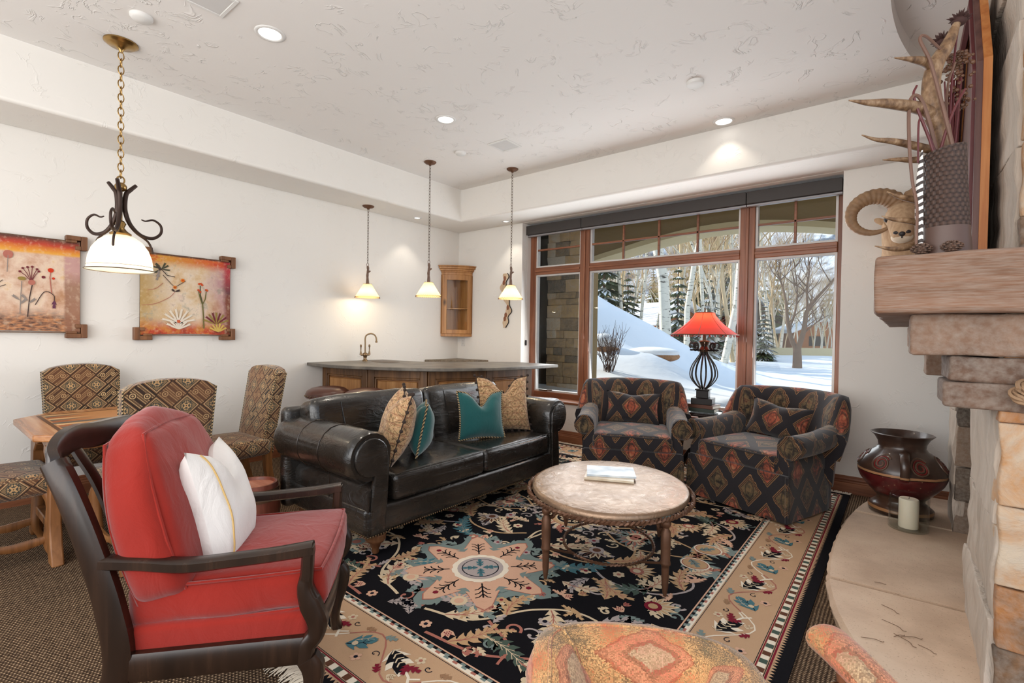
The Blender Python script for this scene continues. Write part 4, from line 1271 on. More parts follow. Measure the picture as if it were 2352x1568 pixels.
def ft(u, v):
    k = int(round(v*(len(rings)-1))); s, z = rings[k]; a = 2*PI*u
    return (max(s, .0005)*(ea-.02)*math.cos(a), max(s, .0005)*(eb-.02)*math.sin(a), z)
b.grid(ft, n, len(rings)-1, True, False); finish('tabletop', b, M['hammered_copper'], t, auto=50)
def rope(b, path, R, r, turns, closed=True):
    """two twisted strands following a closed path"""
    P = [Vector(p) for p in path]; k = len(P)
    for ph in (0, PI):
        pts = []
        for i in range(k*3):
            f = i/3; j = int(f); q = P[j].lerp(P[(j+1) % k], f-j)
            tn = (P[(j+1) % k]-P[j]).normalized(); up = Vector((0, 0, 1)); sd = tn.cross(up).normalized()
            a = ph+2*PI*turns*i/(k*3)
            pts.append(q+sd*R*math.cos(a)+up*R*math.sin(a))
        b.tube(pts, r, 5, closed=True)
b = MB(); rope(b, ell(ea, eb, .400), .007, .0085, 62); finish('twisted_rim', b, M['rust_iron'], t)
b = MB(); rope(b, ell(.30, .26, .085, 48), .0045, .006, 40); finish('ring_stretcher', b, M['rust_iron'], t)
for sx, sy in ((1, 1), (1, -1), (-1, 1), (-1, -1)):
    a = math.radians(43); x, y = sx*.455*math.cos(a)*1.12, sy*.455*math.sin(a)*.98
    b = MB(); b.lathe([(.008, 0), (.012, .02), (.017, .06), (.019, .14), (.020, .155), (.026, .16), (.026, .17), (.023, .18), (.025, .26), (.024, .325), (.017, .335), (.015, .345), (.022, .352), (.026, .366), (.022, .382), (.010, .39)], 14, (x, y, 0))
    lg = finish('leg', b, M['rust_iron'], t, auto=50)
    b = MB(); d = Vector((-x, -y, 0)).normalized(); p = Vector((x, y, 0))
    b.tube(spline([p+d*.012+Vector((0, 0, .33)), p+d*.045+Vector((0, 0, .325)), p+d*.06+Vector((0, 0, .36)), p+d*.035+Vector((0, 0, .395))], 5), .011, 8)
    finish('scroll_bracket', b, M['rust_iron'], lg)
    b = MB(); q = Vector((.30*math.cos(math.atan2(y/.26, x/.30)), .26*math.sin(math.atan2(y/.26, x/.30)), .085))
    b.tube([p+Vector((0, 0, .165)), q], .0065, 6); finish('strut', b, M['rust_iron'], lg)
def paper(c1, c2, sc, nm):
    def fn(g):
        nn = g.noise(g.obj(), sc, 2)
        g.base(g.ramp(nn, [(.38, c1), (.62, c2)])); g.rough(.3)
    return mat(nm, fn)
paper(rgb(150, 168, 184), rgb(222, 226, 228), 7, 'magazine_cover'); paper(rgb(206, 186, 158), rgb(228, 214, 190), 9, 'magazine_cover_tan'); plain('paper_edge', rgb(228, 222, 210), .8)
def magazine(label, c, rz, mt, z, w=.21, l=.29, h=.011):
    o = thing('magazine', label, 'magazine', (c[0], c[1], z), rz)
    b = MB(); b.bb(-l/2+.002, l/2-.003, -w/2+.003, w/2-.003, .001, h-.001); finish('pages', b, M['paper_edge'], o, smooth=False)
    b = MB(); b.bb(-l/2, l/2, -w/2, w/2, h-.001, h); b.bb(-l/2, l/2, -w/2, w/2, 0, .001); b.bb(-l/2, l/2, -w/2-.001, -w/2, 0, h); finish('cover', b, M[mt], o, smooth=False)
ZT = TZ+.4375
magazine('tan magazine lying underneath on the copper table top', (-1.385, 2.715), math.radians(24), 'magazine_cover_tan', ZT, h=.013)
magazine('pale blue grey magazine lying on top of the tan one', (-1.40, 2.755), math.radians(30), 'magazine_cover', ZT+.0135)

# ------------------------------------------------------------------ side table, books and lamp between the club chairs
SX, SY = -1.49, 4.83
t = thing('side_table', 'small black lacquered pedestal table between the two club chairs', 'side table', (SX, SY, 0))
b = MB()
def octo(w, d, c): return [(-w/2+c, -d/2), (w/2-c, -d/2), (w/2, -d/2+c), (w/2, d/2-c), (w/2-c, d/2), (-w/2+c, d/2), (-w/2, d/2-c), (-w/2, -d/2+c)]
b.prism(octo(.46, .40, .09), .575, .595); finish('top', b, M['black_lacquer'], t, bevel=.006, seg=3)
b = MB(); b.tube([(x, y, .598) for x, y in octo(.40, .34, .08)], .006, 6, closed=True); b.tube([(x, y, .588) for x, y in octo(.45, .39, .09)], .008, 6, closed=True); finish('raised_moulding', b, M['black_lacquer'], t)
b = MB(); b.lathe([(.05, .19), (.06, .22), (.035, .28), (.045, .34), (.026, .40), (.022, .50), (.05, .56), (.07, .575)], 18); finish('pedestal', b, M['black_lacquer'], t)
for k in range(3):
    a = 2*PI*k/3-2.2
    b = MB(); b.tube(spline([(.03*math.cos(a), .03*math.sin(a), .25), (.13*math.cos(a), .13*math.sin(a), .23), (.21*math.cos(a), .21*math.sin(a), .12), (.23*math.cos(a), .23*math.sin(a), .03), (.25*math.cos(a), .25*math.sin(a), .016)], 6), [(.020, .026)]*25, 8)
    finish('leg', b, M['black_lacquer'], t)
plain('book_green', rgb(44, 54, 44), .5); plain('book_brown', rgb(92, 58, 44), .5)
def book(label, z, w, l, h, rz, mt):
    o = thing('book', label, 'book', (SX, SY, z), rz)
    b = MB(); b.bb(-l/2+.004, l/2-.004, -w/2+.006, w/2-.006, .003, h-.003); finish('pages', b, M['paper_edge'], o, smooth=False)
    b = MB(); b.bb(-l/2, l/2, -w/2, w/2, 0, .004); b.bb(-l/2, l/2, -w/2, w/2, h-.004, h); b.bb(-l/2, l/2, -w/2-.002, -w/2+.003, 0, h); finish('cover', b, M[mt], o, bevel=.002)
book('dark green book at the bottom under the red lamp', .6045, .18, .25, .036, .05, 'book_green')
book('brown book on top of the green one under the red lamp', .641, .19, .27, .034, -.12, 'book_brown')
LZ = .6755
def _redshade(g):
    ob = g.obj(); n = g.noise(ob, 6, 4)
    g.base(g.mix(n, rgb(150, 34, 24), rgb(190, 52, 36))); g.rough(.6)
    t = g.node('ShaderNodeBsdfTranslucent'); t.inputs[0].default_value = (.80, .055, .03, 1)
    m = g.node('ShaderNodeMixShader'); m.inputs[0].default_value = .5
    g.nt.links.new(g.p.outputs[0], m.inputs[1]); g.nt.links.new(t.outputs[0], m.inputs[2]); g.nt.links.new(m.outputs[0], g.out.inputs[0])
mat('red_mica', _redshade)
t = thing('table_lamp', 'tall black iron cage lamp with a flared red shade standing on two books', 'table lamp', (SX, SY, LZ), .12)
b = MB(); b.bb(-.095, .095, -.095, .095, 0, .058); b.bb(-.055, .055, -.055, .055, .058, .13); b.bb(-.065, .065, -.065, .065, .13, .145); finish('base', b, M['iron'], t, bevel=.004)
for k in range(8):
    a = 2*PI*k/8
    pr = [(.028, .145), (.075, .185), (.118, .245), (.126, .30), (.108, .365), (.072, .425), (.040, .475), (.030, .505)]
    b = MB(); ca, sa = math.cos(a), math.sin(a)
    b.tube(spline([(r*ca, r*sa, z) for r, z in pr], 4), [(.0075, .0045)]*29, sect=[(-1, -1), (1, -1), (1, 1), (-1, 1)], up=(ca, sa, .001)); finish('cage_rib', b, M['iron'], t)
for k in range(8):
    a = 2*PI*k/8+.2; ca, sa = math.cos(a), math.sin(a); pts = []
    for i in range(26):
        f = i/25; th = -PI*.75+f*3.3*PI*.62; rr = .040*(1-.55*f)
        pts.append((.035+.075+rr*math.cos(-th+PI*.9), .555+rr*1.05*math.sin(-th+PI*.9)))
    path = [(.03, .50), (.045, .515)]+pts
    b = MB(); b.tube([(r*ca, r*sa, z) for r, z in path], [(.008, .0035)]*len(path), sect=[(-1, -1), (1, -1), (1, 1), (-1, 1)], up=(-sa, ca, 0)); finish('scroll', b, M['iron'], t)
b = MB(); b.lathe([(.045, .50), (.05, .52), (.03, .55), (.05, .59), (.055, .60), (.018, .61), (.016, .72), (.02, .73)], 16); finish('stem', b, M['bronze'], t)
b = MB()
def shade(u, v):
    a = 2*PI*u; r = lerp(.088, .30, v**1.45); sq = 1+.10*abs(math.sin(2*a+PI/2))**6*0
    k = 1/max(abs(math.cos(a)), abs(math.sin(a)))
    k = lerp(1, min(k, 1.22), .35)
    return (r*k*math.cos(a), r*k*math.sin(a), lerp(.875, .665, v))
b.grid(shade, 64, 10, True, False); sh = finish('lamp_shade', b, M['red_mica'], t, auto=180)
b = MB()
for v in (0, 1): b.tube([shade(i/64, v) for i in range(64)], .0045, 6, closed=True)
for k in range(8): b.tube([shade(k/8, j/10) for j in range(11)], .0022, 4)
finish('laced_edge', b, M['rust_iron'], sh)
b = MB()
for k in range(0, 40): p = shade(k/40, 1); b.tube([p, (p[0]*1.01, p[1]*1.01, p[2]-.022)], .0035, 4)
finish('fringe', b, M['coral_velvet'], sh)
b = MB(); b.lathe([(.004, .875), (.010, .885), (.006, .90), (.009, .915), (.002, .93)], 10); b.tube([(-.085, 0, .872), (.085, 0, .872)], .003, 5); b.tube([(0, 0, .72), (0, 0, .88)], .004, 6); finish('finial', b, M['bronze'], t)
light('lamp_bulb', 'POINT', (SX, SY, LZ+.79), 4.5, (1.0, .80, .55), shadow_soft_size=.035)
# ------------------------------------------------------------------ coral armchair with dark open frame (local: faces +x)
DW = M['dark_wood']; CV = M['coral_velvet']
t = thing('open_armchair', 'dark wood open armchair with coral red velvet cushions in the left foreground', 'armchair', (-1.885, .775, 0), math.radians(50))
def rpath(pts, w, h, up, name, parent=t, n=6, mt=None):
    """rounded rectangular rail along a spline; w, h may be lists"""
    P = spline(pts, n); k = len(P)
    W = [rlerp(w, i/(k-1)) if isinstance(w, list) else w for i in range(k)]
    Hh = [rlerp(h, i/(k-1)) if isinstance(h, list) else h for i in range(k)]
    c = [(-1, -.62), (-.62, -1), (.62, -1), (1, -.62), (1, .62), (.62, 1), (-.62, 1), (-1, .62)]
    b = MB(); b.tube(P, [(W[i]/2, Hh[i]/2) for i in range(k)], sect=c, up=up)
    return finish(name, b, mt or DW, parent, auto=50)
for sg in (-1, 1):
    y = sg*.31
    rpath([(-.33, y*.98, 0), (-.27, y, .16), (-.225, y, .32), (-.25, y, .50), (-.30, y, .68), (-.355, y*.98, .83), (-.405, y*.93, .925)], [.05, .05, .048, .045, .045, .05], [.06, .07, .075, .066, .062, .058], (1, 0, .3), 'back_post')
    rpath([(-.27, y, .632), (-.17, y, .622), (-.05, y, .606), (.08, y, .612), (.20, y, .620), (.315, y, .632)], .05, [.036, .036, .038, .036, .036, .040], (0, 0, 1), 'arm')
    rpath([(.300, y, .640), (.297, y, .56), (.292, y, .51), (.308, y, .455), (.330, y, .40), (.325, y, .36), (.300, y, .325), (.296, y, .27)], [.048]*5, [.034, .036, .046, .062, .060, .052, .05, .05], (1, 0, 0), 'arm_post')
    rpath([(.300, y, .285), (.318, y, .25), (.318, y, .20), (.298, y, .12), (.292, y, .05), (.305, y, .0)], [.05]*4, [.062, .066, .056, .044, .036, .044], (1, 0, 0), 'leg')
    rpath([(-.24, y, .312), (0, y, .312), (.30, y, .312)], .035, .085, (0, 0, 1), 'side_rail')
rpath([(.30, -.30, .312), (.315, 0, .308), (.30, .30, .312)], .035, .085, (0, 0, 1), 'front_rail')
rpath([(-.225, -.30, .31), (-.225, .30, .31)], .035, .06, (0, 0, 1), 'rear_rail')
rpath([(-.405, -.288, .91), (-.417, -.268, .945), (-.425, -.22, .965), (-.43, -.15, .972), (-.432, -.07, .962), (-.432, .04, .958), (-.428, .13, .955), (-.42, .20, .945), (-.412, .255, .925), (-.405, .285, .90)], [.036]*3, [.05, .062, .075, .078, .082, .082, .078, .072, .06, .05], (0, 0, 1), 'crest_rail')
for y in (-.14, 0, .14): rpath([(-.245, y, .34), (-.28, y*1.05, .55), (-.36, y*1.1, .80), (-.425, y*1.12, .93)], .042, .016, (1, 0, .3), 'splat')
b = MB(); b.rbox((.045, 0, .378), (.51, .598, .09), r=.02, n=4); finish('seat_deck', b, CV, t, auto=180)
def velvet(name, c, d, r, puff, rot, seed, mt=CV, wob=.012, n=10, taper=0.0):
    b = MB(); b.rbox(c, d, r=r, puff=puff, n=n, rot=rot, wob=wob, seed=seed)
    m = Matrix.Translation(c) @ Euler(rot or (0, 0, 0)).to_matrix().to_4x4()
    if taper:
        im = m.inverted()
        for i, v in enumerate(b.v):
            q = im @ v; k = max(0, q.z/d[2]+.25); q.y *= 1-taper*k*k; q.x *= 1-.35*max(0, q.z/d[2]); b.v[i] = m @ q
    o = finish(name, b, mt, t, auto=180)
    return o, m
o, m = velvet('seat_cushion', (.062, 0, .478), (.57, .565, .135), .035, .026, (0, -.03, 0), 3)
def welt(o, m, hx, hy, hz, axis, taper=0.0, dz=1.0):
    for s in (-1, 1):
        b = MB()
        pts = []
        for a0, a1 in (((-1, -1), (1, -1)), ((1, -1), (1, 1)), ((1, 1), (-1, 1)), ((-1, 1), (-1, -1))):
            for i in range(6):
                f = i/6; a, c = lerp(a0[0], a1[0], f), lerp(a0[1], a1[1], f)
                bow = .012*(1-(2*f-1)**2)
                if axis == 'z': p = (a*(hx+bow*(abs(a0[0]-a1[0]) < .1)), c*(hy+bow*(abs(a0[1]-a1[1]) < .1)), s*hz)
                else: p = (s*hx, a*(hy+bow*(abs(a0[0]-a1[0]) < .1)), c*(hz+bow*(abs(a0[1]-a1[1]) < .1)))
                q = Vector(p)
                if taper: k = max(0, q.z/dz+.25); q.y *= 1-taper*k*k; q.x *= 1-.35*max(0, q.z/dz)
                pts.append(m @ q)
        b.tube(pts, .0055, 6, closed=True); finish('welt', b, CV, o)
welt(o, m, .272, .270, .060, 'z')
o, m = velvet('back_cushion', (-.205, -.01, .735), (.17, .585, .52), .05, .06, (0, -.30, .03), 11, taper=.62)
welt(o, m, .066, .275, .243, 'x', .62, .52)
pillow('white_pillow', 'white linen pillow with a gold stitched line leaning in the coral armchair', 'pillow', (-1.895, .765, .478), math.radians(146), .42, .44, .19, M['white_linen'], tilt=-.26, roll=.08, chop=.10, seed=41)
wp = [o for o in bpy.data.objects if o.name.startswith('white_pillow')][0]
f = pillow_fn(.42, .44, .19, .10, 41)(-1); mm = Matrix.Rotation(.08, 4, 'Y') @ Matrix.Rotation(-.26, 4, 'X')
b = MB(); b.tube([(mm @ Vector(f(.11, i/24)))+Vector((0, -.001, 0)) for i in range(1, 24)], .0032, 5); finish('gold_stitching', b, M['gold_thread'], wp)

# ------------------------------------------------------------------ orange tapestry tub chair at the bottom edge
OT = M['orange_tapestry']
OX, OY = -.42, .93
t = thing('tapestry_armchair', 'orange tapestry tub chair with a curved back cut by the bottom edge of the photo', 'armchair', (OX, OY, 0))
arcp = spline([(-.50, .70, 0), (-.582, .835, 0), (-.655, .965, 0), (-.60, 1.065, 0), (-.467, 1.155, 0), (-.345, 1.195, 0), (-.262, 1.175, 0), (-.205, 1.10, 0), (-.175, 1.0, 0), (-.160, .86, 0), (-.15, .72, 0)], 6)
cen = Vector((-.44, .86, 0)); K = len(arcp)-1
acc = [0.0]
for a, c in zip(arcp, arcp[1:]): acc.append(acc[-1]+(c-a).length)
secp = [(.155, .36), (.140, .46), (.115, .545), (.075, .595), (.030, .612), (-.012, .600), (-.030, .55), (-.02, .40), (.0, .08)]
def tub(u, v):
    x = u*K; i = min(K-1, int(x)); p = arcp[i].lerp(arcp[i+1], x-i)
    n = (arcp[min(K, i+1)]-arcp[max(0, i-1)]).normalized(); n = Vector((n.y, -n.x, 0))
    j = min(len(secp)-2, int(v*(len(secp)-1))); f = v*(len(secp)-1)-j
    o = lerp(secp[j][0], secp[j+1][0], f); z = lerp(secp[j][1], secp[j+1][1], f)
    dip = .055*max(0, (abs(u-.5)-.36)/.14)
    q = p+n*o
    return (q.x-OX, q.y-OY, z-(dip if z > .42 else 0))
b = MB(); b.grid(tub, K, 24, uvf=lambda u, v: ((u-.5)*acc[-1]+.137, (1-v)*.78-.515))
for u in (0, 1): b.poly([tub(u, j/24) for j in range(25)])
bo = finish('back', b, OT, t, auto=180)
for u in (.235, .79):
    b = MB(); b.tube([tub(u, j/24) for j in range(0, 18)], .005, 6); finish('welt', b, OT, bo)
b = MB(); b.tube([tub(i/K, .52) for i in range(K+1)], .005, 6); finish('welt', b, OT, bo)
b = MB(); b.rbox((-.02, -.06, .36), (.40, .36, .16), r=.05, puff=.02, n=6); finish('seat_cushion', b, OT, t, auto=180)
for x, y in ((-.20, -.15), (.16, -.15), (-.18, .14), (.14, .16)):
    b = MB(); b.tube([(x, y, .30), (x, y, .15), (x*1.05, y*1.05, .0)], [.028, .024, .016], 10); finish('leg', b, M['trim_wood_upright'], t)
b = MB(); P = spline([(.47, .26, .545), (.43, .31, .575), (.375, .37, .592), (.315, .435, .598), (.272, .487, .592)], 8); k = len(P)
b.tube(P, [(lerp(.045, .050, i/(k-1))*(1 if i < k-4 else (.94, .82, .62, .30)[i-k+4]), lerp(.032, .034, i/(k-1))*(1 if i < k-4 else (.94, .82, .62, .30)[i-k+4])) for i in range(k)], 16, up=(0, 0, 1)); finish('arm_pad', b, OT, t, auto=180)
b = MB(); P = spline([(.335, .405, .57), (.34, .40, .48), (.31, .36, .38), (.20, .24, .30), (.12, .15, .26)], 6); b.tube(P, .019, 10); p = finish('arm_post', b, M['trim_wood_upright'], t)
b = MB(); b.ball((.318, .385, .535), .012, 10, 7); finish('nailhead', b, M['antique_brass'], p)

# ------------------------------------------------------------------ dining chairs (local: faces -y)
KC = M['kilim_chenille']
def dining_chair(label, loc, rz):
    t = thing('dining_chair', label, 'dining chair', loc, rz, 'kilim covered chairs round the game table')
    b = MB(); b.rbox((0, -.02, .435), (.49, .47, .115), r=.035, puff=.025, n=6); so = finish('seat', b, KC, t, auto=180)
    b = MB()
    def bk(u, v):
        a = 2*PI*u
        x = max(-1, min(1, 1.38*math.cos(a))); y = max(-1, min(1, 1.4*math.sin(a)))
        w = lerp(.205, .222, v)
        top = .66-.042*abs(x)**2.4 if abs(x) < .97 else .66-.042*.93-.012
        z = .38+v*top
        lean = .10*max(0, (z-.42))/.6
        return (x*w, .20+y*.042+lean-.012*(1-x*x)*(1 if y < 0 else .3), z)
    b.grid(bk, 40, 14, True, False, uvf=None)
    n0 = len(b.f)
    for i in range(40):
        p = bk(i/40, 1); q = bk((i+1)/40, 1)
        b.poly([p, q, (q[0], .20+.10*.62/.6*1.0, q[2]+.004), (p[0], .20+.10*.62/.6, p[2]+.004)])
    bo = finish('backrest', b, KC, t, auto=55)
    for u in (.12, .38, .62, .88):
        b = MB(); b.tube([bk(u, v/14) for v in range(15)], .004, 5); finish('gimp_edge', b, M['twist_cord'], bo)
    for sg in (-1, 1):
        b = MB(); P = spline([(sg*.205, -.215, .39), (sg*.222, -.235, .32), (sg*.215, -.225, .20), (sg*.205, -.215, .09), (sg*.215, -.24, .02), (sg*.218, -.25, 0)], 5); k = len(P)
        b.tube(P, [rlerp([.032, .033, .026, .020, .018, .024], i/(k-1)) for i in range(k)], 10); finish('leg', b, M['antique_leg'], t)
        b = MB(); P = spline([(sg*.195, .20, .42), (sg*.195, .21, .25), (sg*.198, .25, .10), (sg*.20, .30, 0)], 5); k = len(P)
        b.tube(P, [rlerp([.026, .024, .022, .020], i/(k-1)) for i in range(k)], sect=[(-1, -1), (1, -1), (1, 1), (-1, 1)]); finish('leg', b, M['antique_leg'], t)
        rpath([(sg*.21, -.21, .12), (sg*.205, -.08, .105), (sg*.20, .06, .125), (sg*.197, .22, .11)], .024, [.036, .05, .034, .048, .036], (0, 0, 1), 'stretcher', t, mt=M['antique_leg'])
    return t
TX, TY = -3.98, .87
dc = dining_chair('kilim covered dining chair standing against the white wall behind the game table', (-4.60, .865, 0), math.radians(90))
def again(loc, rz, label): return copy_tree(dc, loc, rz, label)
again((-3.50, .945, 0), math.radians(-90), 'kilim covered dining chair with its back to the coral armchair')
again((-3.97, 1.545, 0), 0.02, 'kilim covered dining chair seen from its side beside the bar stools')
again((-3.97, .305, 0), math.radians(180), 'kilim covered dining chair cut by the left edge, only its seat showing')
# game table with an inlaid backgammon field
t = thing('game_table', 'old reddish wood game table with inlaid board and clipped corners', 'table', (TX, TY, 0))
AT = M['antique_table']
b = MB(); b.prism(octo(1.12, .86, .20), .70, .738); tp = finish('tabletop', b, AT, t, bevel=.008, seg=3)
GT = dict(cream=0, red=1, slate=2, wood=3, dark=4)
palette('game_inlay', [rgb(214, 178, 132), rgb(158, 84, 50), rgb(96, 92, 84), rgb(184, 130, 84), rgb(92, 58, 34)], .3, .3)
b = MB(); A2 = Art(b, .7384, .0004, GT)
A2.poly([(-.40, -.30), (.40, -.30), (.40, .30), (-.40, .30)], 'wood', 0); A2.poly([(-.03, -.30), (.03, -.30), (.03, .30), (-.03, .30)], 'slate', 1)
for k in range(6):
    for s0 in (-1, 1):
        for s1 in (-1, 1):
            y = s1*.0; x0 = s0*.04+s0*k*.06
            A2.poly([(x0, s1*.29), (x0+s0*.055, s1*.29), (x0+s0*.0275, s1*.08)], ('cream', 'red', 'slate')[(k+(s0+s1)) % 3], 1)
for q in ([(-.42, -.32), (.42, -.32), (.40, -.30), (-.40, -.30)], [(-.42, .32), (.42, .32), (.40, .30), (-.40, .30)], [(-.42, -.32), (-.40, -.30), (-.40, .30), (-.42, .32)], [(.42, -.32), (.40, -.30), (.40, .30), (.42, .32)]): A2.poly(q, 'dark', 1)
finish('inlaid_board', b, M['game_inlay'], tp, smooth=False)
for sy in (-1, 1):
    y = sy*.33
    for sx in (-1, 1):
        b = MB(); b.prism([(sx*.14, .64), (sx*.30, .64), (sx*.315, .45), (sx*.30, .22), (sx*.33, .10), (sx*.38, 0), (sx*.29, 0), (sx*.24, .08), (sx*.21, .22), (sx*.225, .42), (sx*.20, .55), (sx*.13, .60)], y-.028, y+.028, 'y'); finish('leg', b, M['antique_leg'], t, bevel=.008)
    b = MB(); b.prism([(-.34, .70), (.34, .70), (.34, .66), (.26, .62), (.22, .56), (.14, .60), (.06, .63), (0, .635), (-.06, .63), (-.14, .60), (-.22, .56), (-.26, .62), (-.34, .66)], y-.02, y+.02, 'y'); finish('apron', b, M['antique_leg'], t, bevel=.006)
    b = MB(); b.bb(-.25, .25, y-.02, y+.02, .16, .21); finish('foot_rail', b, M['antique_leg'], t, bevel=.006)
for sx in (-1, 1):
    b = MB(); b.bb(sx*.31-.018, sx*.31+.018, -.33, .33, .62, .70); finish('side_rail', b, M['antique_leg'], t, bevel=.005)
rpath([(0, -.33, .19), (0, 0, .17), (0, .33, .19)], .05, .05, (0, 0, 1), 'stretcher', t, mt=M['antique_leg'])
# little keg standing beside the sofa
t = thing('keg', 'small reddish wooden keg with dark hoops between sofa and coral armchair', 'barrel', (-3.24, 1.42, 0))
b = MB(); b.lathe([(.130, 0), (.145, .06), (.154, .15), (.154, .20), (.146, .28), (.135, .34), (.122, .34), (.118, .322)], 32, cap=False); b.lathe([(.0, .0), (.13, 0)], 32, cap=False); finish('staves', b, M['keg_wood'], t, auto=60)
b = MB(); b.lathe([(.0005, .322), (.119, .322)], 32, cap=False); finish('lid', b, M['keg_lid'], t)
for z, r in ((.05, .1445), (.11, .1515), (.25, .1505), (.30, .144)):
    b = MB(); b.lathe([(r-.002, z-.012), (r+.003, z-.012), (r+.003, z+.012), (r-.002, z+.012)], 32, cap=False); finish('hoop', b, M['rust_iron'], t)
# ------------------------------------------------------------------ corner bar
def _slate(g):
    ob = g.obj(); n = g.noise(ob, 4, 5, .6, .5)
    g.base(g.ramp(n, [(.3, rgb(72, 66, 60)), (.5, rgb(104, 98, 90)), (.72, rgb(128, 120, 108))])); g.rough(.42); g.bump(g.noise(ob, 18, 4), .3, .01)
mat('slate', _slate)
mat('ledge_stone', _stone([(.2, rgb(70, 58, 42)), (.6, rgb(112, 96, 72)), (.9, rgb(134, 116, 90))], 9, .5, bump=.2))
outer = [(-5.066, 2.765), (-4.55, 2.748), (-4.10, 2.895), (-3.577, 3.167), (-3.294, 3.602), (-3.128, 4.10), (-3.085, 4.72)]
oc = [tuple(v)[:2] for v in spline([(x, y, 0) for x, y in outer], 5)]
b = MB(); b.prism(oc+[(-3.70, 4.74), (-3.98, 4.42), (-4.36, 3.86), (-5.066, 3.76)], .942, .975)
t = tag(finish('bar_counter', b, M['slate'], bevel=.006, seg=2), 'long curved grey slate bar counter in the corner under the three pendants', 'counter')
corner = [(-5.06, 2.969), (-4.331, 3.043), (-3.736, 3.326), (-3.418, 3.841), (-3.283, 4.451)]
t = thing('bar_cabinet', 'curved knotty pine bar front with framed panels under the slate counter', 'cabinet', (0, 0, 0))
b = MB()
inner = [(-3.75, 4.55), (-4.0, 4.28), (-4.42, 3.75), (-5.06, 3.62)]
b.prism(corner+inner, 0, .94); finish('carcass', b, M['knotty_pine_side'], t, smooth=False)
for i in range(4):
    p, q = Vector(corner[i]+(0,)), Vector(corner[i+1]+(0,)); L = (q-p).length; d = (q-p)/L; nrm = Vector((d.y, -d.x, 0))
    m = Matrix((( d.x, nrm.x, 0, p.x), (d.y, nrm.y, 0, p.y), (0, 0, 1, 0), (0, 0, 0, 1)))
    s = .075
    b = MB(); b.push(m)
    for q4 in ((0, s, 0, .94), (L-s, L, 0, .94), (s, L-s, .85, .94), (s, L-s, 0, .12)): b.bb(q4[0], q4[1], .0, .024, q4[2], q4[3])
    b.pop(); f = finish('panel_frame', b, M['glazed_pine'], t, bevel=.004)
    b = MB(); b.push(m)
    z0, z1 = .12, .85
    for e, h in ((0.0, .018), (.014, .024), (.028, .014)):
        pass
    b.bb(s+.035, L-s-.035, 0, .014, z0+.035, z1-.035); b.pop(); finish('panel', b, M['knotty_pine'], t, bevel=.010, seg=1)
    b = MB(); b.push(m)
    for q4 in ((s, s+.022, z0, z1), (L-s-.022, L-s, z0, z1), (s, L-s, z1-.022, z1), (s, L-s, z0, z0+.022)): b.bb(q4[0], q4[1], 0, .019, q4[2], q4[3])
    b.pop(); finish('panel_moulding', b, M['glazed_pine'], t, bevel=.006)
t = thing('corner_counter', 'low triangular dark stone counter in the wall corner behind the bar', 'counter', (-5.06, 5.07, 0))
b = MB(); b.prism([(.005, -.004), (.005, -.63), (.60, -.004)], .918, .953); finish('top', b, M['ledge_stone'], t, bevel=.004)
b = MB(); b.prism([(.005, -.004), (.005, -.58), (.55, -.004)], 0, .918); finish('base', b, M['knotty_pine_side'], t, smooth=False)
t = thing('bar_faucet', 'antique brass gooseneck bar faucet with two lever handles on the slate counter', 'faucet', (-4.90, 3.39, .975))
BR = M['antique_brass']
b = MB(); b.lathe([(.032, 0), (.030, .012), (.018, .022), (.020, .05), (.034, .07), (.030, .09), (.014, .10)], 16); b.tube([(0, -.055, .075), (0, .055, .075)], .012, 8); finish('body', b, BR, t, auto=60)
b = MB(); P = spline([(0, 0, .09), (0, 0, .20), (.0, .0, .27), (.012, .012, .305), (.045, .045, .322), (.075, .075, .305), (.088, .088, .27), (.09, .09, .235)], 6); b.tube(P, .0085, 10); b.lathe([(.012, -.012), (.013, .006), (.009, .012)], 12, (.09, .09, .228)); finish('spout', b, BR, t)
for sg in (-1, 1):
    b = MB(); b.lathe([(.015, 0), (.011, .02), (.010, .03), (.006, .045), (.006, .085), (.011, .095), (.010, .115), (.003, .12)], 12, (0, sg*.058, .075)); finish('handle', b, BR, t, auto=60)
t = thing('bar_sink', 'small oval dark sink rim set in the slate counter by the faucet', 'sink', (-4.66, 3.50, .9755))
b = MB(); b.push(Matrix.Diagonal((1.25, .85, 1, 1))); b.lathe([(.0005, .0005), (.14, .0008), (.155, .003), (.16, .0005)], 32, cap=False); b.pop(); finish('basin', b, M['bronze'], t)
def bar_stool(label, loc):
    t = thing('bar_stool', label, 'bar stool', loc, 0, 'leather bar stools at the bar')
    b = MB(); b.lathe([(.0005, .775), (.09, .772), (.15, .760), (.192, .735), (.205, .71), (.205, .672), (.0005, .668)], 36, cap=False); s = finish('seat', b, M['oxblood_leather'], t, auto=60)
    for k in range(28):
        pass
    b = MB()
    for k in range(28): b.ball((.206*math.cos(2*PI*k/28), .206*math.sin(2*PI*k/28), .690), .008, 7, 5)
    finish('nailheads', b, BR, s)
    for k in range(4):
        a = PI/4+k*PI/2; b = MB(); b.tube([(.15*math.cos(a), .15*math.sin(a), .67), (.19*math.cos(a), .19*math.sin(a), .3), (.21*math.cos(a), .21*math.sin(a), 0)], [.022, .02, .017], 8); finish('leg', b, M['reclaimed'], t)
    b = MB(); b.tube([(.187*math.cos(2*PI*k/24), .187*math.sin(2*PI*k/24), .26) for k in range(24)], .010, 8, closed=True); finish('foot_ring', b, M['iron'], t)
    return t
s0 = bar_stool('oxblood leather bar stool nearest the white wall, nailheads showing above the sofa', (-4.36, 2.60, .008))
copy_tree(s0, (-3.94, 2.745, .012), 0, 'oxblood leather bar stool mostly hidden behind the sofa back')

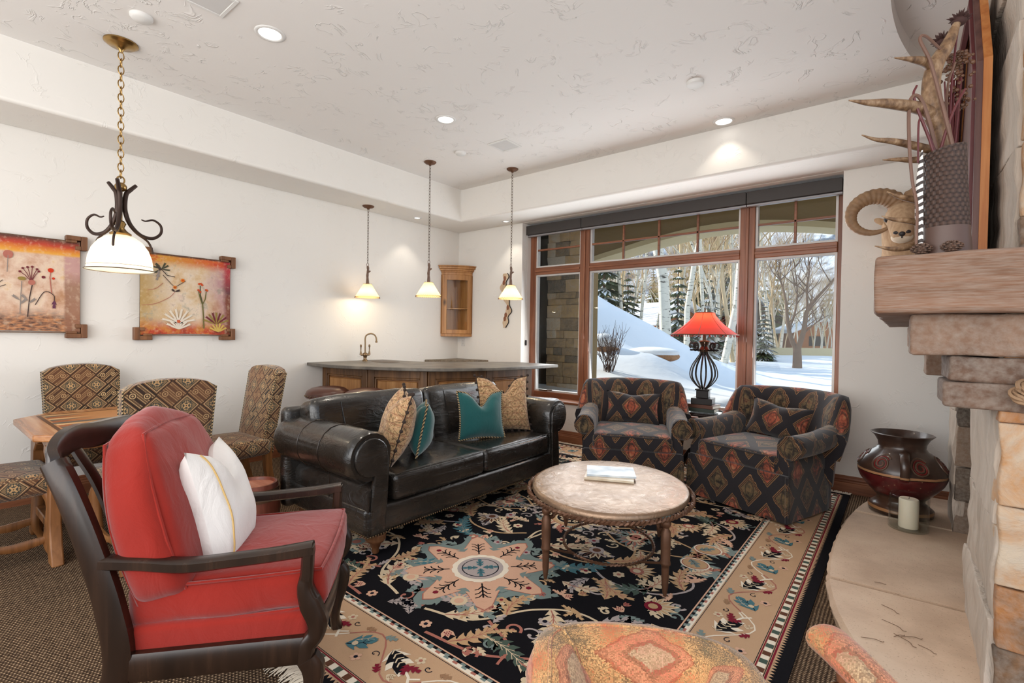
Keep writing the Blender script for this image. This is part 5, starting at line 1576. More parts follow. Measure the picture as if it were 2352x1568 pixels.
# ------------------------------------------------------------------ corner cupboard, wall hanging, outlet
t = thing('corner_cupboard', 'small pine corner cupboard with a bowed glass door on the wall above the bar', 'cabinet', (-5.068, 5.076, 0))
KP = M['knotty_pine']
A0, B0 = Vector((.006, -.345)), Vector((.285, -.006))
def bow(k, out=0.0, ext=0.0):
    p = A0.lerp(B0, k); n = Vector((B0-A0)); n = Vector((n.y, -n.x)).normalized()
    return p+n*(.055*(1-(2*k-1)**2)+out)+(B0-A0).normalized()*(ext*(2*k-1))
def shell(z0, z1, out=0.0, ext=0.0, n=10):
    return [(.004, -.004)]+[tuple(bow(k/n, out, ext)) for k in range(n+1)]
for z0, z1 in ((1.27, 1.31), (2.13, 2.17)):
    b = MB(); b.prism(shell(0, 0), z0, z1); finish('carcass_board', b, KP, t, bevel=.004)
b = MB()
b.prism([(.004, -.345), (.012, -.345), (.012, -.004), (.004, -.004)], 1.31, 2.13); b.prism([(.004, -.012), (.285, -.012), (.285, -.004), (.004, -.004)], 1.31, 2.13); finish('back_boards', b, M['knotty_pine'], t, smooth=False)
def curved(k0, k1, z0, z1, o0, o1, name, mt, par, n=8):
    b = MB(); pts = [tuple(bow(lerp(k0, k1, i/n), o1)) for i in range(n+1)]+[tuple(bow(lerp(k1, k0, i/n), o0)) for i in range(n+1)]
    b.prism(pts, z0, z1); return finish(name, b, mt, par, bevel=.002)
d = curved(.03, .17, 1.31, 2.13, -.008, .012, 'door', M['knotty_pine'], t)
curved(.83, .97, 1.31, 2.13, -.008, .012, 'door_stile', KP, d); curved(.17, .83, 2.06, 2.13, -.008, .012, 'door_rail', KP, d); curved(.17, .83, 1.31, 1.365, -.008, .012, 'door_rail', KP, d)
curved(.17, .83, 1.365, 2.06, 0, .004, 'door_glass', M['window_glass'], d)
b = MB(); b.prism(shell(0, 0, -.03), 1.655, 1.67); finish('shelf', b, KP, t, smooth=False)
for i, (z0, z1, o, e) in enumerate(((2.17, 2.19, .006, .010), (2.19, 2.215, .020, .022), (2.215, 2.245, .036, .040), (2.245, 2.262, .046, .050))):
    b = MB(); b.prism(shell(0, 0, o, e), z0, z1); finish('crown_moulding', b, KP, t, bevel=.004)
t = thing('outlet_plate', 'white electrical outlet plate under the corner cupboard', 'outlet', (-4.955, 5.0755, 1.19))
b = MB(); b.bb(-.036, .036, -.006, 0, -.058, .058); finish('plate', b, M['white_paint'], t, bevel=.003)
for z in (-.02, .02):
    b = MB(); b.bb(-.014, .014, -.008, -.006, z-.013, z+.013); finish('receptacle', b, M['grille_white'], t, bevel=.002)
mat('birch_slab', _wood(rgb(170, 140, 110), rgb(206, 180, 150), rgb(224, 204, 178), axis=2, knots=False)); plain('leaf_brown', rgb(134, 84, 58), .7)
t = thing('wall_hanging', 'wavy wooden wall hanging with brown leaf ovals beside the picture window', 'wall decoration', (-4.17, 5.074, 1.76))
path = [(.0, .365), (.012, .30), (-.02, .235), (-.045, .16), (-.015, .08), (.03, .0), (.06, -.08), (.065, -.15), (.03, -.22), (.015, -.29), (-.005, -.36)]
P = spline([(x, 0, z) for x, z in path], 5)
b = MB(); Lp = []; Rp = []
for i, p in enumerate(P):
    w = .055*(.7+.3*math.sin(i*.6)); Lp.append((p.x-w, p.z)); Rp.append((p.x+w*.8, p.z))
b.prism(Lp+Rp[::-1], -.016, 0, 'y'); finish('board', b, M['birch_slab'], t, smooth=False)
b = MB(); b.tube([(x, -.010, z) for x, z in Rp], .007, 6); finish('dark_edge', b, M['iron'], t)
for x, z, a in ((-.01, .30, .5), (-.025, .245, .3), (-.03, .10, .2), (.05, -.09, .2), (.015, -.19, .4), (.0, -.24, .1)):
    b = MB(); b.ball((x, -.016, z), (.024, .006, .034), 10, 6); finish('leaf_oval', b, M['leaf_brown'], t)

# ------------------------------------------------------------------ pictures on the left wall
PAL = dict(red=0, orange=1, green=2, dgreen=3, white=4, maroon=5, dark=6, rose=7, gold=8, olive=9, grey=10, plum=11)
palette('picture_paint', [rgb(196, 60, 36), rgb(214, 120, 40), rgb(110, 104, 62), rgb(74, 74, 58), rgb(226, 216, 200), rgb(112, 50, 56), rgb(72, 58, 56), rgb(176, 110, 96), rgb(206, 176, 96), rgb(150, 128, 70), rgb(140, 130, 124), rgb(104, 62, 84)], .3, .55, 60)
def _canvas(kind):
    def fn(g):
        x, y, z = g.sep(g.obj())
        ob = g.obj()
        n = g.noise(ob, 5, 6, .65, .4); n2 = g.noise(g.vadd(ob, (3, 7, 2)), 11, 5, .65); st = g.noise(g.scale(ob, (1, 6, 22)), 3.5, 5, .6)
        w = (n-.5)*.16
        if kind == 2:
            mid = g.ramp(n*.6+n2*.4, [(.32, rgb(186, 140, 92)), (.45, rgb(214, 186, 148)), (.55, rgb(224, 206, 184)), (.66, rgb(206, 168, 156))])
            mid = g.mix(g.ramp(y+w*1.4, [(-.0, 0), (.0, 0)] if 0 else [(.10, 0), (.30, .8)]), mid, rgb(172, 122, 130))
            mid = g.mix(g.ramp((y*-1.0)+w*1.2, [(.12, 0), (.34, .85)]), mid, rgb(172, 140, 74))
            mid = g.mix(g.ramp(n2, [(.56, 0), (.66, .7)]), mid, rgb(150, 150, 132))
            top = g.ramp(y+st*.5, [(-.2, rgb(196, 96, 30)), (.05, rgb(206, 150, 56)), (.40, rgb(206, 100, 40)), (.62, rgb(186, 44, 40))])
            bot = g.ramp(n, [(.36, rgb(104, 46, 34)), (.48, rgb(186, 66, 36)), (.58, rgb(200, 130, 60)), (.7, rgb(150, 84, 46))])
            c = g.mix(g.ramp(z+w*.6, [(.235, 0), (.30, 1)]), mid, top)
            c = g.mix(g.ramp((z*-1.0)+w*.9, [(.20, 0), (.30, 1)]), c, bot)
            c = g.mix(g.ramp(y+w*.5, [(.285, 0), (.325, .95)]), c, g.ramp(z+w, [(-.1, rgb(120, 60, 36)), (.05, rgb(92, 44, 50)), (.25, rgb(176, 44, 54))]))
            c = g.mix(g.ramp(z+w*.1, [(.334, 0), (.345, 1)]), c, rgb(74, 34, 28))
        else:
            mid = g.ramp(n*.55+n2*.45, [(.34, rgb(176, 128, 92)), (.46, rgb(206, 170, 146)), (.56, rgb(222, 198, 176)), (.66, rgb(216, 178, 122))])
            top = g.ramp(z+w*.35, [(.24, rgb(222, 160, 56)), (.265, rgb(214, 130, 40)), (.30, rgb(184, 58, 32)), (.34, rgb(96, 50, 36))])
            bot = g.ramp(st, [(.36, rgb(84, 54, 42)), (.5, rgb(146, 100, 72)), (.62, rgb(190, 130, 84))])
            c = g.mix(g.ramp((z*-1.0)+w*.8, [(.17, 0), (.25, 1)]), mid, bot)
            c = g.mix(g.ramp(y+w*.12, [(.255, 0), (.27, .85)]), c, g.ramp(z, [(-.1, rgb(140, 94, 70)), (.12, rgb(186, 140, 138))]))
            c = g.mix(g.ramp(z+w*.14, [(.225, 0), (.24, 1)]), c, top)
        c = g.mix(g.ramp(g.noise(ob, 30, 4), [(.52, 0), (.70, .32)]), c, rgb(226, 204, 176))
        g.base(c); g.rough(.55); g.bump(n2, .2, .006)
    return fn
mat('canvas_desert', _canvas(2)); mat('canvas_meadow', _canvas(1))
WB = M['reclaimed']
def picture(label, yc, zc, mt):
    t = thing('painting', label, 'painting', (-5.066, yc, zc), 0)
    w, h = .353, .352
    b = MB()
    def cv(u, v):
        y, z = (u*2-1)*w, (v*2-1)*h
        return (.040-.006*math.sin(PI*u), y, z+.012*(1-abs(u*2-1)**2)*(1 if v < .5 else -.3)*(abs(v-.5)*2)**4)
    b.grid(cv, 16, 16); c = finish('canvas', b, M[mt], t)
    b = MB(); b.tube([(.036, -w, -h), (.036, w, -h), (.036, w, h), (.036, -w, h)], .005, 6, closed=True); finish('hide_edge', b, M['bark'], c)
    for sy in (-1, 1):
        for sz in (-1, 1):
            b = MB()
            Y = lambda a: sy*(w+a); Z = lambda a: sz*(h+a)
            b.bb(.0, .062, min(Y(.004), Y(.042)), max(Y(.004), Y(.042)), min(Z(-.065), Z(.042)), max(Z(-.065), Z(.042)))
            b.bb(.0, .062, min(Y(-.085), Y(.004)), max(Y(-.085), Y(.004)), min(Z(.008), Z(.042)), max(Z(.008), Z(.042)))
            b.bb(.044, .062, min(Y(-.03), Y(.004)), max(Y(-.03), Y(.004)), min(Z(-.065), Z(-.035)), max(Z(-.065), Z(-.035)))
            b.bb(.044, .062, min(Y(-.085), Y(-.02)), max(Y(-.085), Y(-.02)), min(Z(-.012), Z(.008)), max(Z(-.012), Z(.008)))
            finish('corner_clamp', b, WB, t, bevel=.004)
    return t, c
class WallArt(Art):
    def poly(s, pts, col, layer=1):
        s.mb.t = (s.pal[col]+.5)/32; s.n += 1
        s.mb.poly([(.0405-.0*a+layer*.0004+(s.n % 5)*.00005, a, z) for a, z in pts])
def paint(c, fn):
    b = MB(); a = WallArt(b, 0, 0, PAL); fn(a); finish('painted_plants', b, M['picture_paint'], c, smooth=False)
t, c = picture('square painting of a red flowering cactus and yucca leaves between pendant and bar', 1.615, 1.615, 'canvas_desert')
def desert(a):
    a.strip([(.13, -.29), (.125, -.16), (.118, -.06)], .010, 'green', 1); a.strip([(.118, -.07), (.10, -.02), (.085, .05)], .008, 'green', 1); a.strip([(.118, -.07), (.14, -.02), (.148, .05)], .008, 'green', 1); a.strip([(.118, -.06), (.10, .02), (.098, .10)], .008, 'dgreen', 1)
    for y, z in ((.085, .06), (.10, .045), (.148, .065), (.155, .06), (.09, .115), (.105, .118), (.115, .108)): a.blossom((y, z), .011, 5, 'red', 'orange', 2)
    for k in range(8):
        an = PI/2+(k-3.5)*.33; a.leaf((-.07, -.25), an, .13, .011, 'white', (k-3.5)*.06, 1, None, 1)
    for k in range(7):
        an = PI/2+(k-3)*.36; a.leaf((-.07, -.30), an, .10, .010, 'white', 0, 1, None, 1)
    a.blossom((-.07, -.23), .016, 5, 'red', 'orange', 3)
    for k in range(9):
        an = PI/2+(k-4)*.30; a.leaf((.235, -.25), an, .11, .009, 'maroon' if k % 2 else 'olive', 0, 1, None, 1)
    for k in range(6):
        an = PI/2+(k-2.5)*.42; a.leaf((.25, -.32), an, .08, .010, 'gold', 0, 1, None, 1)
    a.leaf((-.24, .27), -1.2, .07, .018, 'dark', .3, 2, None, 1); a.leaf((-.22, .21), -1.6, .09, .018, 'grey', -.3, 3, None, 1); a.strip([(-.22, .24), (-.16, .17), (-.10, .16)], .006, 'dark', 1)
    for an in (-.2, .5, 1.0, 2.3, 2.8, -2.6): a.leaf((-.20, .22), an, .06, .006, 'dgreen', .2, 1, None, 1)
    a.strip([(-.19, .17), (-.13, .10), (-.10, .07), (-.06, .10), (-.02, .13)], .005, 'dark', 1)
    a.blossom((-.10, .07), .016, 6, 'orange', 'maroon', 2); a.blossom((-.04, .135), .018, 6, 'orange', 'red', 2)
    a.strip([tuple(p)[:2] for p in spline([(-.34, -.10, 0), (-.24, -.08, 0), (-.14, -.02, 0), (-.10, .03, 0)], 6)], .004, 'rose', 1); a.strip([tuple(p)[:2] for p in spline([(-.30, .03, 0), (-.24, .05, 0), (-.19, .10, 0)], 6)], .004, 'rose', 1)
    a.leaf((-.10, .03), .4, .04, .012, 'dark', 0, 1, None, 1); a.leaf((-.10, .03), 2.4, .03, .010, 'dark', 0, 1, None, 1)
paint(c, desert)
t, c = picture('painting of dried meadow seed heads under an orange band, cut by the left edge', .525, 1.63, 'canvas_meadow')
def meadow(a):
    a.strip([(.06, -.24), (.07, -.10), (.085, .0), (.08, .03)], .006, 'dark', 1)
    for k, (y, z) in enumerate(((.02, .09), (.035, .115), (.06, .125), (.085, .13), (.11, .115), (.12, .10))): a.strip([(.08, .02), (lerp(.08, y, .5), lerp(.02, z, .6)), (y, z)], .004, 'maroon', 1); a.disc((y, z), .008, 'maroon', 2, 10)
    a.disc((.082, .015), .020, 'rose', 2, 12)
    a.strip([(.02, -.22), (.025, -.08), (.03, .02)], .005, 'grey', 1); a.disc((.03, .04), .022, 'olive', 2, 12, .014)
    a.strip([(.19, -.06), (.18, .06), (.185, .10)], .006, 'rose', 1); a.disc((.185, .115), .017, 'red', 2, 14); a.disc((.20, .055), .009, 'red', 2, 10); a.disc((.145, .06), .011, 'maroon', 2, 12)
    a.strip([tuple(p)[:2] for p in spline([(.10, -.15, 0), (.15, -.05, 0), (.20, -.07, 0), (.205, -.12, 0)], 5)], .005, 'dark', 1); a.leaf((.205, -.11), -1.6, .06, .018, 'plum', 0, 2, None, 1)
    a.strip([(-.16, -.27), (-.15, -.12), (-.14, .0)], .006, 'dark', 1)
    for k in range(9): an = PI/2+(k-4)*.3; a.strip([(-.145, -.06), (-.145+.10*math.cos(an), -.06+.13*math.sin(an))], .004, 'dark', 1)
    for k in range(3): a.disc((-.21+k*.085, .215-k*.004), .026, 'rose', 1, 14, .03); a.strip([(-.21+k*.085, .20), (-.215+k*.085, .08)], .004, 'grey', 1)
    for an, y, z in ((2.2, .06, -.12), (.8, .065, -.14), (2.4, .02, -.12), (.9, .02, -.15)): a.leaf((y, z), an, .05, .008, 'grey', 0, 1, None, 1)
paint(c, meadow)

# ------------------------------------------------------------------ pendants
def chain(b, z0, z1, L=.042, r=.0028, w=.011):
    z = z1; k = 0
    n = max(1, round((z1-z0)/(L*.78))); st = (z1-z0)/n
    for i in range(n):
        zc = z1-(i+.5)*st
        pts = []
        for j in range(10):
            a = 2*PI*j/10; x = w*math.cos(a); zz = (L/2)*math.sin(a)
            pts.append((x, 0, zc+zz) if i % 2 else (0, x, zc+zz))
        b.tube(pts, r, 5, closed=True)
def _shade(g):
    n = g.noise(g.obj(), 9, 3)
    g.base(g.mix(n, rgb(238, 196, 120), rgb(250, 226, 170))); g.rough(.7)
    g.set(Emission_Color=(1.0, .66, .26, 1), Emission_Strength=.42)
    t = g.node('ShaderNodeBsdfTranslucent'); t.inputs[0].default_value = (.95, .72, .36, 1)
    m = g.node('ShaderNodeMixShader'); m.inputs[0].default_value = .55
    g.nt.links.new(g.p.outputs[0], m.inputs[1]); g.nt.links.new(t.outputs[0], m.inputs[2]); g.nt.links.new(m.outputs[0], g.out.inputs[0])
mat('parchment_shade', _shade)
def _bowl(g):
    n = g.noise(g.obj(), 6, 3)
    g.base(g.mix(n, rgb(246, 234, 210), rgb(250, 244, 228))); g.rough(.35)
    g.set(Emission_Color=(1.0, .86, .66, 1), Emission_Strength=.14)
    t = g.node('ShaderNodeBsdfTranslucent'); t.inputs[0].default_value = (.95, .86, .70, 1)
    m = g.node('ShaderNodeMixShader'); m.inputs[0].default_value = .5
    g.nt.links.new(g.p.outputs[0], m.inputs[1]); g.nt.links.new(t.outputs[0], m.inputs[2]); g.nt.links.new(m.outputs[0], g.out.inputs[0])
mat('alabaster_glass', _bowl)
def glow(name, c, s):
    def fn(g): g.base((.9, .9, .9)); g.set(Emission_Color=tuple(c)+(1,), Emission_Strength=s)
    return mat(name, fn)
glow('bulb_glow', (1, .85, .6), 6.0); glow('downlight_glow', (1, .96, .9), 3.0)
mat('twig_bark', _stone([(.2, rgb(58, 34, 24)), (.6, rgb(104, 66, 44)), (.9, rgb(134, 90, 62))], 22, .7, bump=.5, streak=(3, 3, .6)))
def bar_pendant(label, x, y, zc):
    t = thing('pendant_lamp', label, 'pendant lamp', (x, y, 0), 0, 'parchment pendants over the bar')
    b = MB(); b.lathe([(.066, zc), (.066, zc-.006), (.052, zc-.018), (.018, zc-.026), (.012, zc-.04)], 24); finish('canopy', b, M['rust_iron'], t, auto=60)
    b = MB(); chain(b, 2.11, zc-.04, .040, .0022, .009); finish('chain', b, M['bronze'], t)
    b = MB(); b.tube([(0, .014*math.cos(a), 2.09+.02*math.sin(a)) for a in [2*PI*k/14 for k in range(14)]], .003, 6, closed=True)
    b.tube(spline([(0, 0, 2.075), (.004, .002, 2.03), (-.003, 0, 1.97), (.002, -.002, 1.92), (0, 0, 1.87)], 4), [.012, .013, .015, .013, .012, .014, .013, .013, .015, .014, .013, .014, .015, .016, .017, .018, .020], 10)
    b.tube([(0, 0, 2.0), (.016, .012, 2.012), (.026, .018, 2.018)], [.010, .010, .008], 8); finish('twig_stem', b, M['twig_bark'], t)
    b = MB(); b.lathe([(.044, 1.868), (.140, 1.712)], 40, cap=False); sh = finish('shade', b, M['parchment_shade'], t, auto=180)
    b = MB()
    for k in range(40):
        a0 = 2*PI*k/40; a1 = 2*PI*(k+.5)/40; a2 = 2*PI*(k+1)/40
        b.tube([(.137*math.cos(a0), .137*math.sin(a0), 1.722), (.142*math.cos(a1), .142*math.sin(a1), 1.707), (.137*math.cos(a2), .137*math.sin(a2), 1.722)], .0022, 4)
    b.tube([(.045*math.cos(2*PI*k/24), .045*math.sin(2*PI*k/24), 1.866+.004*(-1)**k) for k in range(24)], .003, 4, closed=True)
    finish('leather_lacing', b, M['twig_bark'], sh)
    b = MB(); b.ball((0, 0, 1.775), (.024, .024, .032)); b.tube([(0, 0, 1.80), (0, 0, 1.87)], .012, 8); finish('bulb', b, M['bulb_glow'], t)
    light('pendant_bulb', 'POINT', (x, y, 1.735), 3.6, (1.0, .78, .50), shadow_soft_size=.03)
    return t
bar_pendant('parchment pendant hanging nearest the white side wall over the bar', -4.835, 3.367, 2.764)
bar_pendant('parchment pendant hanging just left of the corner cupboard', -4.057, 3.605, 3.174)
bar_pendant('parchment pendant hanging in front of the wavy wall hanging', -3.472, 4.308, 3.174)
t = thing('chandelier', 'wrought iron pendant lamp with glass bowl on a brass chain over the game table', 'pendant lamp', (-4.014, .903, 0))
b = MB(); b.lathe([(.092, 3.174), (.092, 3.166), (.078, 3.156), (.070, 3.150), (.03, 3.142), (.014, 3.125), (.010, 3.11)], 32); finish('canopy', b, M['brass'], t, auto=50)
b = MB(); chain(b, 2.30, 3.11, .058, .0036, .0155); finish('chain', b, M['brass'], t)
b = MB(); b.tube([(0, .02*math.cos(2*PI*k/14), 2.285+.024*math.sin(2*PI*k/14)) for k in range(14)], .005, 6, closed=True); b.ball((0, 0, 2.24), (.034, .034, .030), 14, 9); b.tube([(0, 0, 2.24), (0, 0, 1.96)], .010, 8); b.lathe([(.018, 2.02), (.03, 2.0), (.02, 1.975), (.034, 1.955), (.06, 1.935), (.055, 1.925)], 20); finish('center_stem', b, M['brass'], t, auto=60)
IR = M['bronze_iron'] if 'bronze_iron' in M else plain('bronze_iron', (.045, .026, .020), .45, .6)
for k in range(3):
    a = 2*PI*k/3+.62+PI; ca, sa = math.cos(a), math.sin(a)
    pr = [(.085, 2.27), (.055, 2.235), (.030, 2.20), (.022, 2.13), (.028, 2.07), (.055, 2.00), (.11, 1.945), (.18, 1.935), (.228, 1.975), (.228, 2.03), (.185, 2.06), (.14, 2.045), (.115, 2.05)]
    b = MB(); P = spline([(r*ca, r*sa, z) for r, z in pr], 6); n = len(P); b.tube(P, [rlerp([.011, .013, .014, .014, .014, .013, .012, .011, .009, .008, .007, .005, .004], i/(n-1)) for i in range(n)], 9); ar = finish('scroll_arm', b, IR, t)
    b = MB(); P = spline([(.11*ca, .11*sa, 1.94), (.155*ca, .155*sa, 1.905), (.175*ca, .175*sa, 1.86), (.180*ca, .180*sa, 1.83)], 5); b.tube(P, [.009]+[.007]*(len(P)-2)+[.003], 7); finish('leaf_tendril', b, IR, ar)
b = MB(); b.lathe([(.045, 1.925), (.075, 1.915), (.115, 1.885), (.148, 1.835), (.166, 1.78), (.172, 1.735), (.174, 1.705), (.186, 1.692)], 48, cap=False); bo = finish('glass_bowl', b, M['alabaster_glass'], t, auto=180)
b = MB()
for z, r in ((1.696, .184), (1.722, .175)): b.tube([(r*math.cos(2*PI*k/48), r*math.sin(2*PI*k/48), z) for k in range(48)], .0032 if z < 1.7 else .0012, 5, closed=True)
finish('rim_band', b, M['bronze'], bo)
b = MB(); b.ball((0, 0, 1.80), (.034, .034, .042), 12, 8); finish('bulb', b, M['bulb_glow'], t)
light('chandelier_bulb', 'POINT', (-4.014, .903, 1.735), 2.6, (1.0, .86, .66), shadow_soft_size=.05)

# ------------------------------------------------------------------ ceiling fixtures
def downlight(label, x, y, z, r=.070, power=12, spot=1.5):
    t = thing('recessed_light', label, 'ceiling light', (x, y, z), 0, 'recessed ceiling lights')
    b = MB(); b.lathe([(r+.018, 0), (r+.016, -.006), (r, -.008), (r-.006, -.002)], 36, cap=False); finish('trim_ring', b, M['white_paint'], t, auto=180)
    b = MB(); b.lathe([(.0005, -.003), (r-.004, -.003)], 36, cap=False); finish('lens', b, M['downlight_glow'], t)
    light('downlight', 'SPOT', (x, y, z-.02), power, (1.0, .90, .76), aim=(x, y, 0), spot_size=spot, spot_blend=.45, shadow_soft_size=.04)
downlight('recessed ceiling light nearest the camera, left of centre', -3.133, 1.449, 3.174, power=26)
downlight('recessed ceiling light in the middle of the ceiling before the square grille', -3.143, 2.966, 3.174, power=26)
downlight('recessed ceiling light beside the window beam making a pool of light on it', -1.242, 4.425, 3.174, power=4.5, spot=1.7)
downlight('small recessed light in the soffit over the white wall beside the bar', -4.815, 4.075, 2.764, .038, 7)
downlight('small recessed light in the soffit beside the picture window', -4.015, 4.865, 2.764, .038, 7)
t = thing('disc_light', 'small round white disc fixture standing proud of the ceiling', 'ceiling light', (-1.22, 3.62, 3.174))
b = MB(); b.lathe([(.060, 0), (.060, -.022), (.054, -.026), (.0005, -.027)], 32, cap=False); finish('body', b, M['white_paint'], t, auto=60)
def grille(label, x, y, w, rz):
    t = thing('speaker_grille', label, 'speaker', (x, y, 3.174), rz, 'square ceiling speaker grilles')
    b = MB()
    for q in ((-w, w, -w, -w+.02), (-w, w, w-.02, w), (-w, -w+.02, -w+.02, w-.02), (w-.02, w, -w+.02, w-.02)): b.bb(q[0], q[1], q[2], q[3], -.009, 0)
    finish('rim', b, M['white_paint'], t, bevel=.002)
    b = MB(); b.bb(-w+.02, w-.02, -w+.02, w-.02, -.005, 0); finish('mesh_panel', b, M['grille_white'], t, smooth=False)
grille('square white speaker grille on the ceiling near the bar pendants', -3.10, 3.72, .12, 0)
grille('square white speaker grille cut by the top edge of the photo', -3.085, 1.085, .115, 0)
for lab, x, y, r in (('small round white smoke detector on the ceiling beside the bar pendants', -3.589, 3.6, .055), ('round white smoke detector on the ceiling above the brass canopy', -3.577, .901, .058)):
    t = thing('smoke_detector', lab, 'smoke detector', (x, y, 3.174), 0, 'smoke detectors')
    b = MB(); b.lathe([(r, 0), (r, -.012), (r*.8, -.026), (.0005, -.030)], 28, cap=False); finish('housing', b, M['white_paint'], t, auto=60)
# ------------------------------------------------------------------ stone fireplace
t = thing('fireplace', 'rough stone fireplace with a thick sandstone mantel and rounded limestone hearth at the right edge', 'fireplace', (0, 0, 0))
hp = [(.06, 5.07), (-.06, 4.96), (-.132, 4.79), (-.205, 4.52), (-.255, 4.20), (-.283, 3.85), (-.291, 3.5), (-.283, 3.2), (-.262, 2.95), (-.222, 2.74), (-.165, 2.54), (-.06, 2.30), (.10, 2.10), (.32, 1.96), (.62, 1.88)]
hs = [tuple(v)[:2] for v in spline([(x, y, 0) for x, y in hp], 6)]
def slab(ylo0, ylo1, yhi0, yhi1, tint, seed):
    """piece of the hearth between two seams (y at x=-.3 and at x=.9)"""
    def inside(p):
        k = (p[0]+.3)/1.2
        return lerp(ylo0, ylo1, k) <= p[1] <= lerp(yhi0, yhi1, k)
    pts = [p for p in hs if inside(p)]
    a = pts[0]; z = pts[-1]
    poly = pts+[(.9, lerp(ylo0, ylo1, 1.0)), (.9, lerp(yhi0, yhi1, 1.0))]
    b = MB(); b.t = tint
    top, mid, bot = [], [], []
    for i, (x, y) in enumerate(poly):
        e = i < len(pts)
        n1 = mnoise.noise(Vector((x*14+seed, y*14, 0)))*.012 if e else 0
        n2 = mnoise.noise(Vector((x*17+seed, y*17, 5)))*.014 if e else 0
        top.append(b.vert((x+abs(n1)*.4, y, .085))); mid.append(b.vert((x-.016+n1 if e else x, y, .058))); bot.append(b.vert((x+n2 if e else x, y, .0)))
    b.face(top); b.face(bot[::-1])
    for i in range(len(poly)):
        j = (i+1) % len(poly)
        b.face((top[i], mid[i], mid[j], top[j])); b.face((mid[i], bot[i], bot[j], mid[j]))
    finish('hearth_slab', b, M['hearth_limestone'], t, auto=25)
slab(4.262, 4.242, 5.2, 5.2, .30, 1); slab(3.022, 3.06, 4.257, 4.237, .55, 7); slab(1.8, 1.8, 3.017, 3.055, .62, 13)
FS, SS, DSn = M['field_stone'], M['split_stone'], M['dark_stone']
def strip_blocks(b, x0, x1, y0, y1, z0, z1, seed, hmin=.16, hmax=.42, rough=.016):
    rr = random.Random(seed); z = z0
    while z < z1-.02:
        h = min(rr.uniform(hmin, hmax), z1-z)
        if z1-z-h < .1: h = z1-z
        random.seed(rr.random()); e = rr.uniform(-.012, .012)
        rock_block(b, x0+e, x1, y0, y1, z+.001, z+h-.001, rough, 12, rr.random()*40, .006, rr.uniform(.50, .72)); z += h
b = MB(); strip_blocks(b, .250, .34, 2.335, 3.12, .0, 1.413, 3, .3, .6, .015); finish('column_side', b, SS, t)
b = MB(); ashlar(b, 'x', .262, 1.15, .0, 1.413, 2.305, 2.40, 27, .18, .34, .40, .75, 9, .014); finish('column_face', b, FS, t)
b = MB(); b.t = .3; b.bb(.30, 1.1, 2.36, 3.11, .0, 1.42); finish('column_core', b, M['mortar'], t, smooth=False)
b = MB(); strip_blocks(b, .272, .34, 4.262, 4.66, .0, 1.413, 5, .2, .5); finish('far_pier_side', b, SS, t)
b = MB(); ashlar(b, 'x', .285, 1.1, .0, 1.413, 4.245, 4.34, 23, .16, .3, .4, .8, 4, .012); finish('far_pier_face', b, DSn, t)
b = MB(); b.t = .3; b.bb(.31, 1.1, 4.30, 4.66, .0, 1.42); finish('far_pier_core', b, M['mortar'], t, smooth=False)
b = MB(); b.t = .1; b.bb(.80, .90, 3.10, 4.26, .085, 1.42); finish('firebox_back', b, M['dark_stone'], t, smooth=False)
b = MB(); b.t = .45; rock_block(b, -.085, .75, 2.20, 4.62, 1.413, 1.62, .010, 14, 2, .014); finish('mantel', b, M['mantel_stone'], t, auto=60)
for (x0, x1, y0, y1, z0, z1) in ((.022, .40, 2.285, 2.62, 1.268, 1.412), (.122, .40, 2.292, 2.60, 1.178, 1.266), (.115, .40, 2.298, 2.60, 1.086, 1.176), (.03, .5, 4.24, 4.58, 1.268, 1.412), (.122, .5, 4.25, 4.58, 1.09, 1.266)):
    b = MB(); b.t = random.uniform(.35, .6); rock_block(b, x0, x1, y0, y1, z0, z1, .010, 5, random.random()*30, .012); finish('corbel', b, M['corbel_stone'], t)
b = MB(); strip_blocks(b, .34, .44, 2.74, 4.64, 1.60, 3.30, 9, .3, .7, .016); finish('chimney_front', b, SS, t)
b = MB(); ashlar(b, 'x', .345, 1.2, 1.60, 3.30, 2.70, 2.80, 31, .2, .42, .3, .7, 9, .008); finish('chimney_side', b, FS, t)
b = MB(); b.t = .3; b.bb(.40, 1.2, 2.76, 4.62, 1.6, 3.3); finish('chimney_core', b, M['mortar'], t, smooth=False)

# ------------------------------------------------------------------ urn, candle, needles on the hearth
def _urn(g):
    x, y, z = g.sep(g.obj())
    n = g.noise(g.obj(), 16, 4); v = g.voro(g.obj(), 34)
    zz = z+(n-.5)*.012
    dark = g.mix(n, rgb(34, 26, 24), rgb(86, 62, 50)); red = g.mix(n, rgb(52, 18, 22), rgb(112, 34, 34))
    red = g.mix(g.ramp(v, [(.10, .7), (.16, 0)]), red, rgb(150, 120, 90))
    c = g.ramp(zz, [(0, rgb(60, 42, 32)), (.030, rgb(166, 118, 78)), (.048, rgb(82, 56, 42)), (.13, rgb(58, 38, 32)), (.15, 0), (.291, 0), (.293, rgb(176, 130, 92)), (.312, 0)], 'CONSTANT')
    c = g.mix(zz.gt(.15)*zz.lt(.292), c, red); c = g.mix(zz.gt(.312), c, dark)
    c = g.mix(zz.gt(.515)*.6, c, rgb(58, 44, 38))
    g.base(c); g.rough(.3); g.bump(n, .2, .006); g.set(Coat_Weight=.25)
mat('painted_clay', _urn)
plain('clay_scroll', rgb(98, 76, 62), .35); plain('clay_red', rgb(120, 38, 34), .35)
t = thing('urn', 'large dark painted clay urn with scroll handles standing on the hearth', 'urn', (.012, 4.46, .0855))
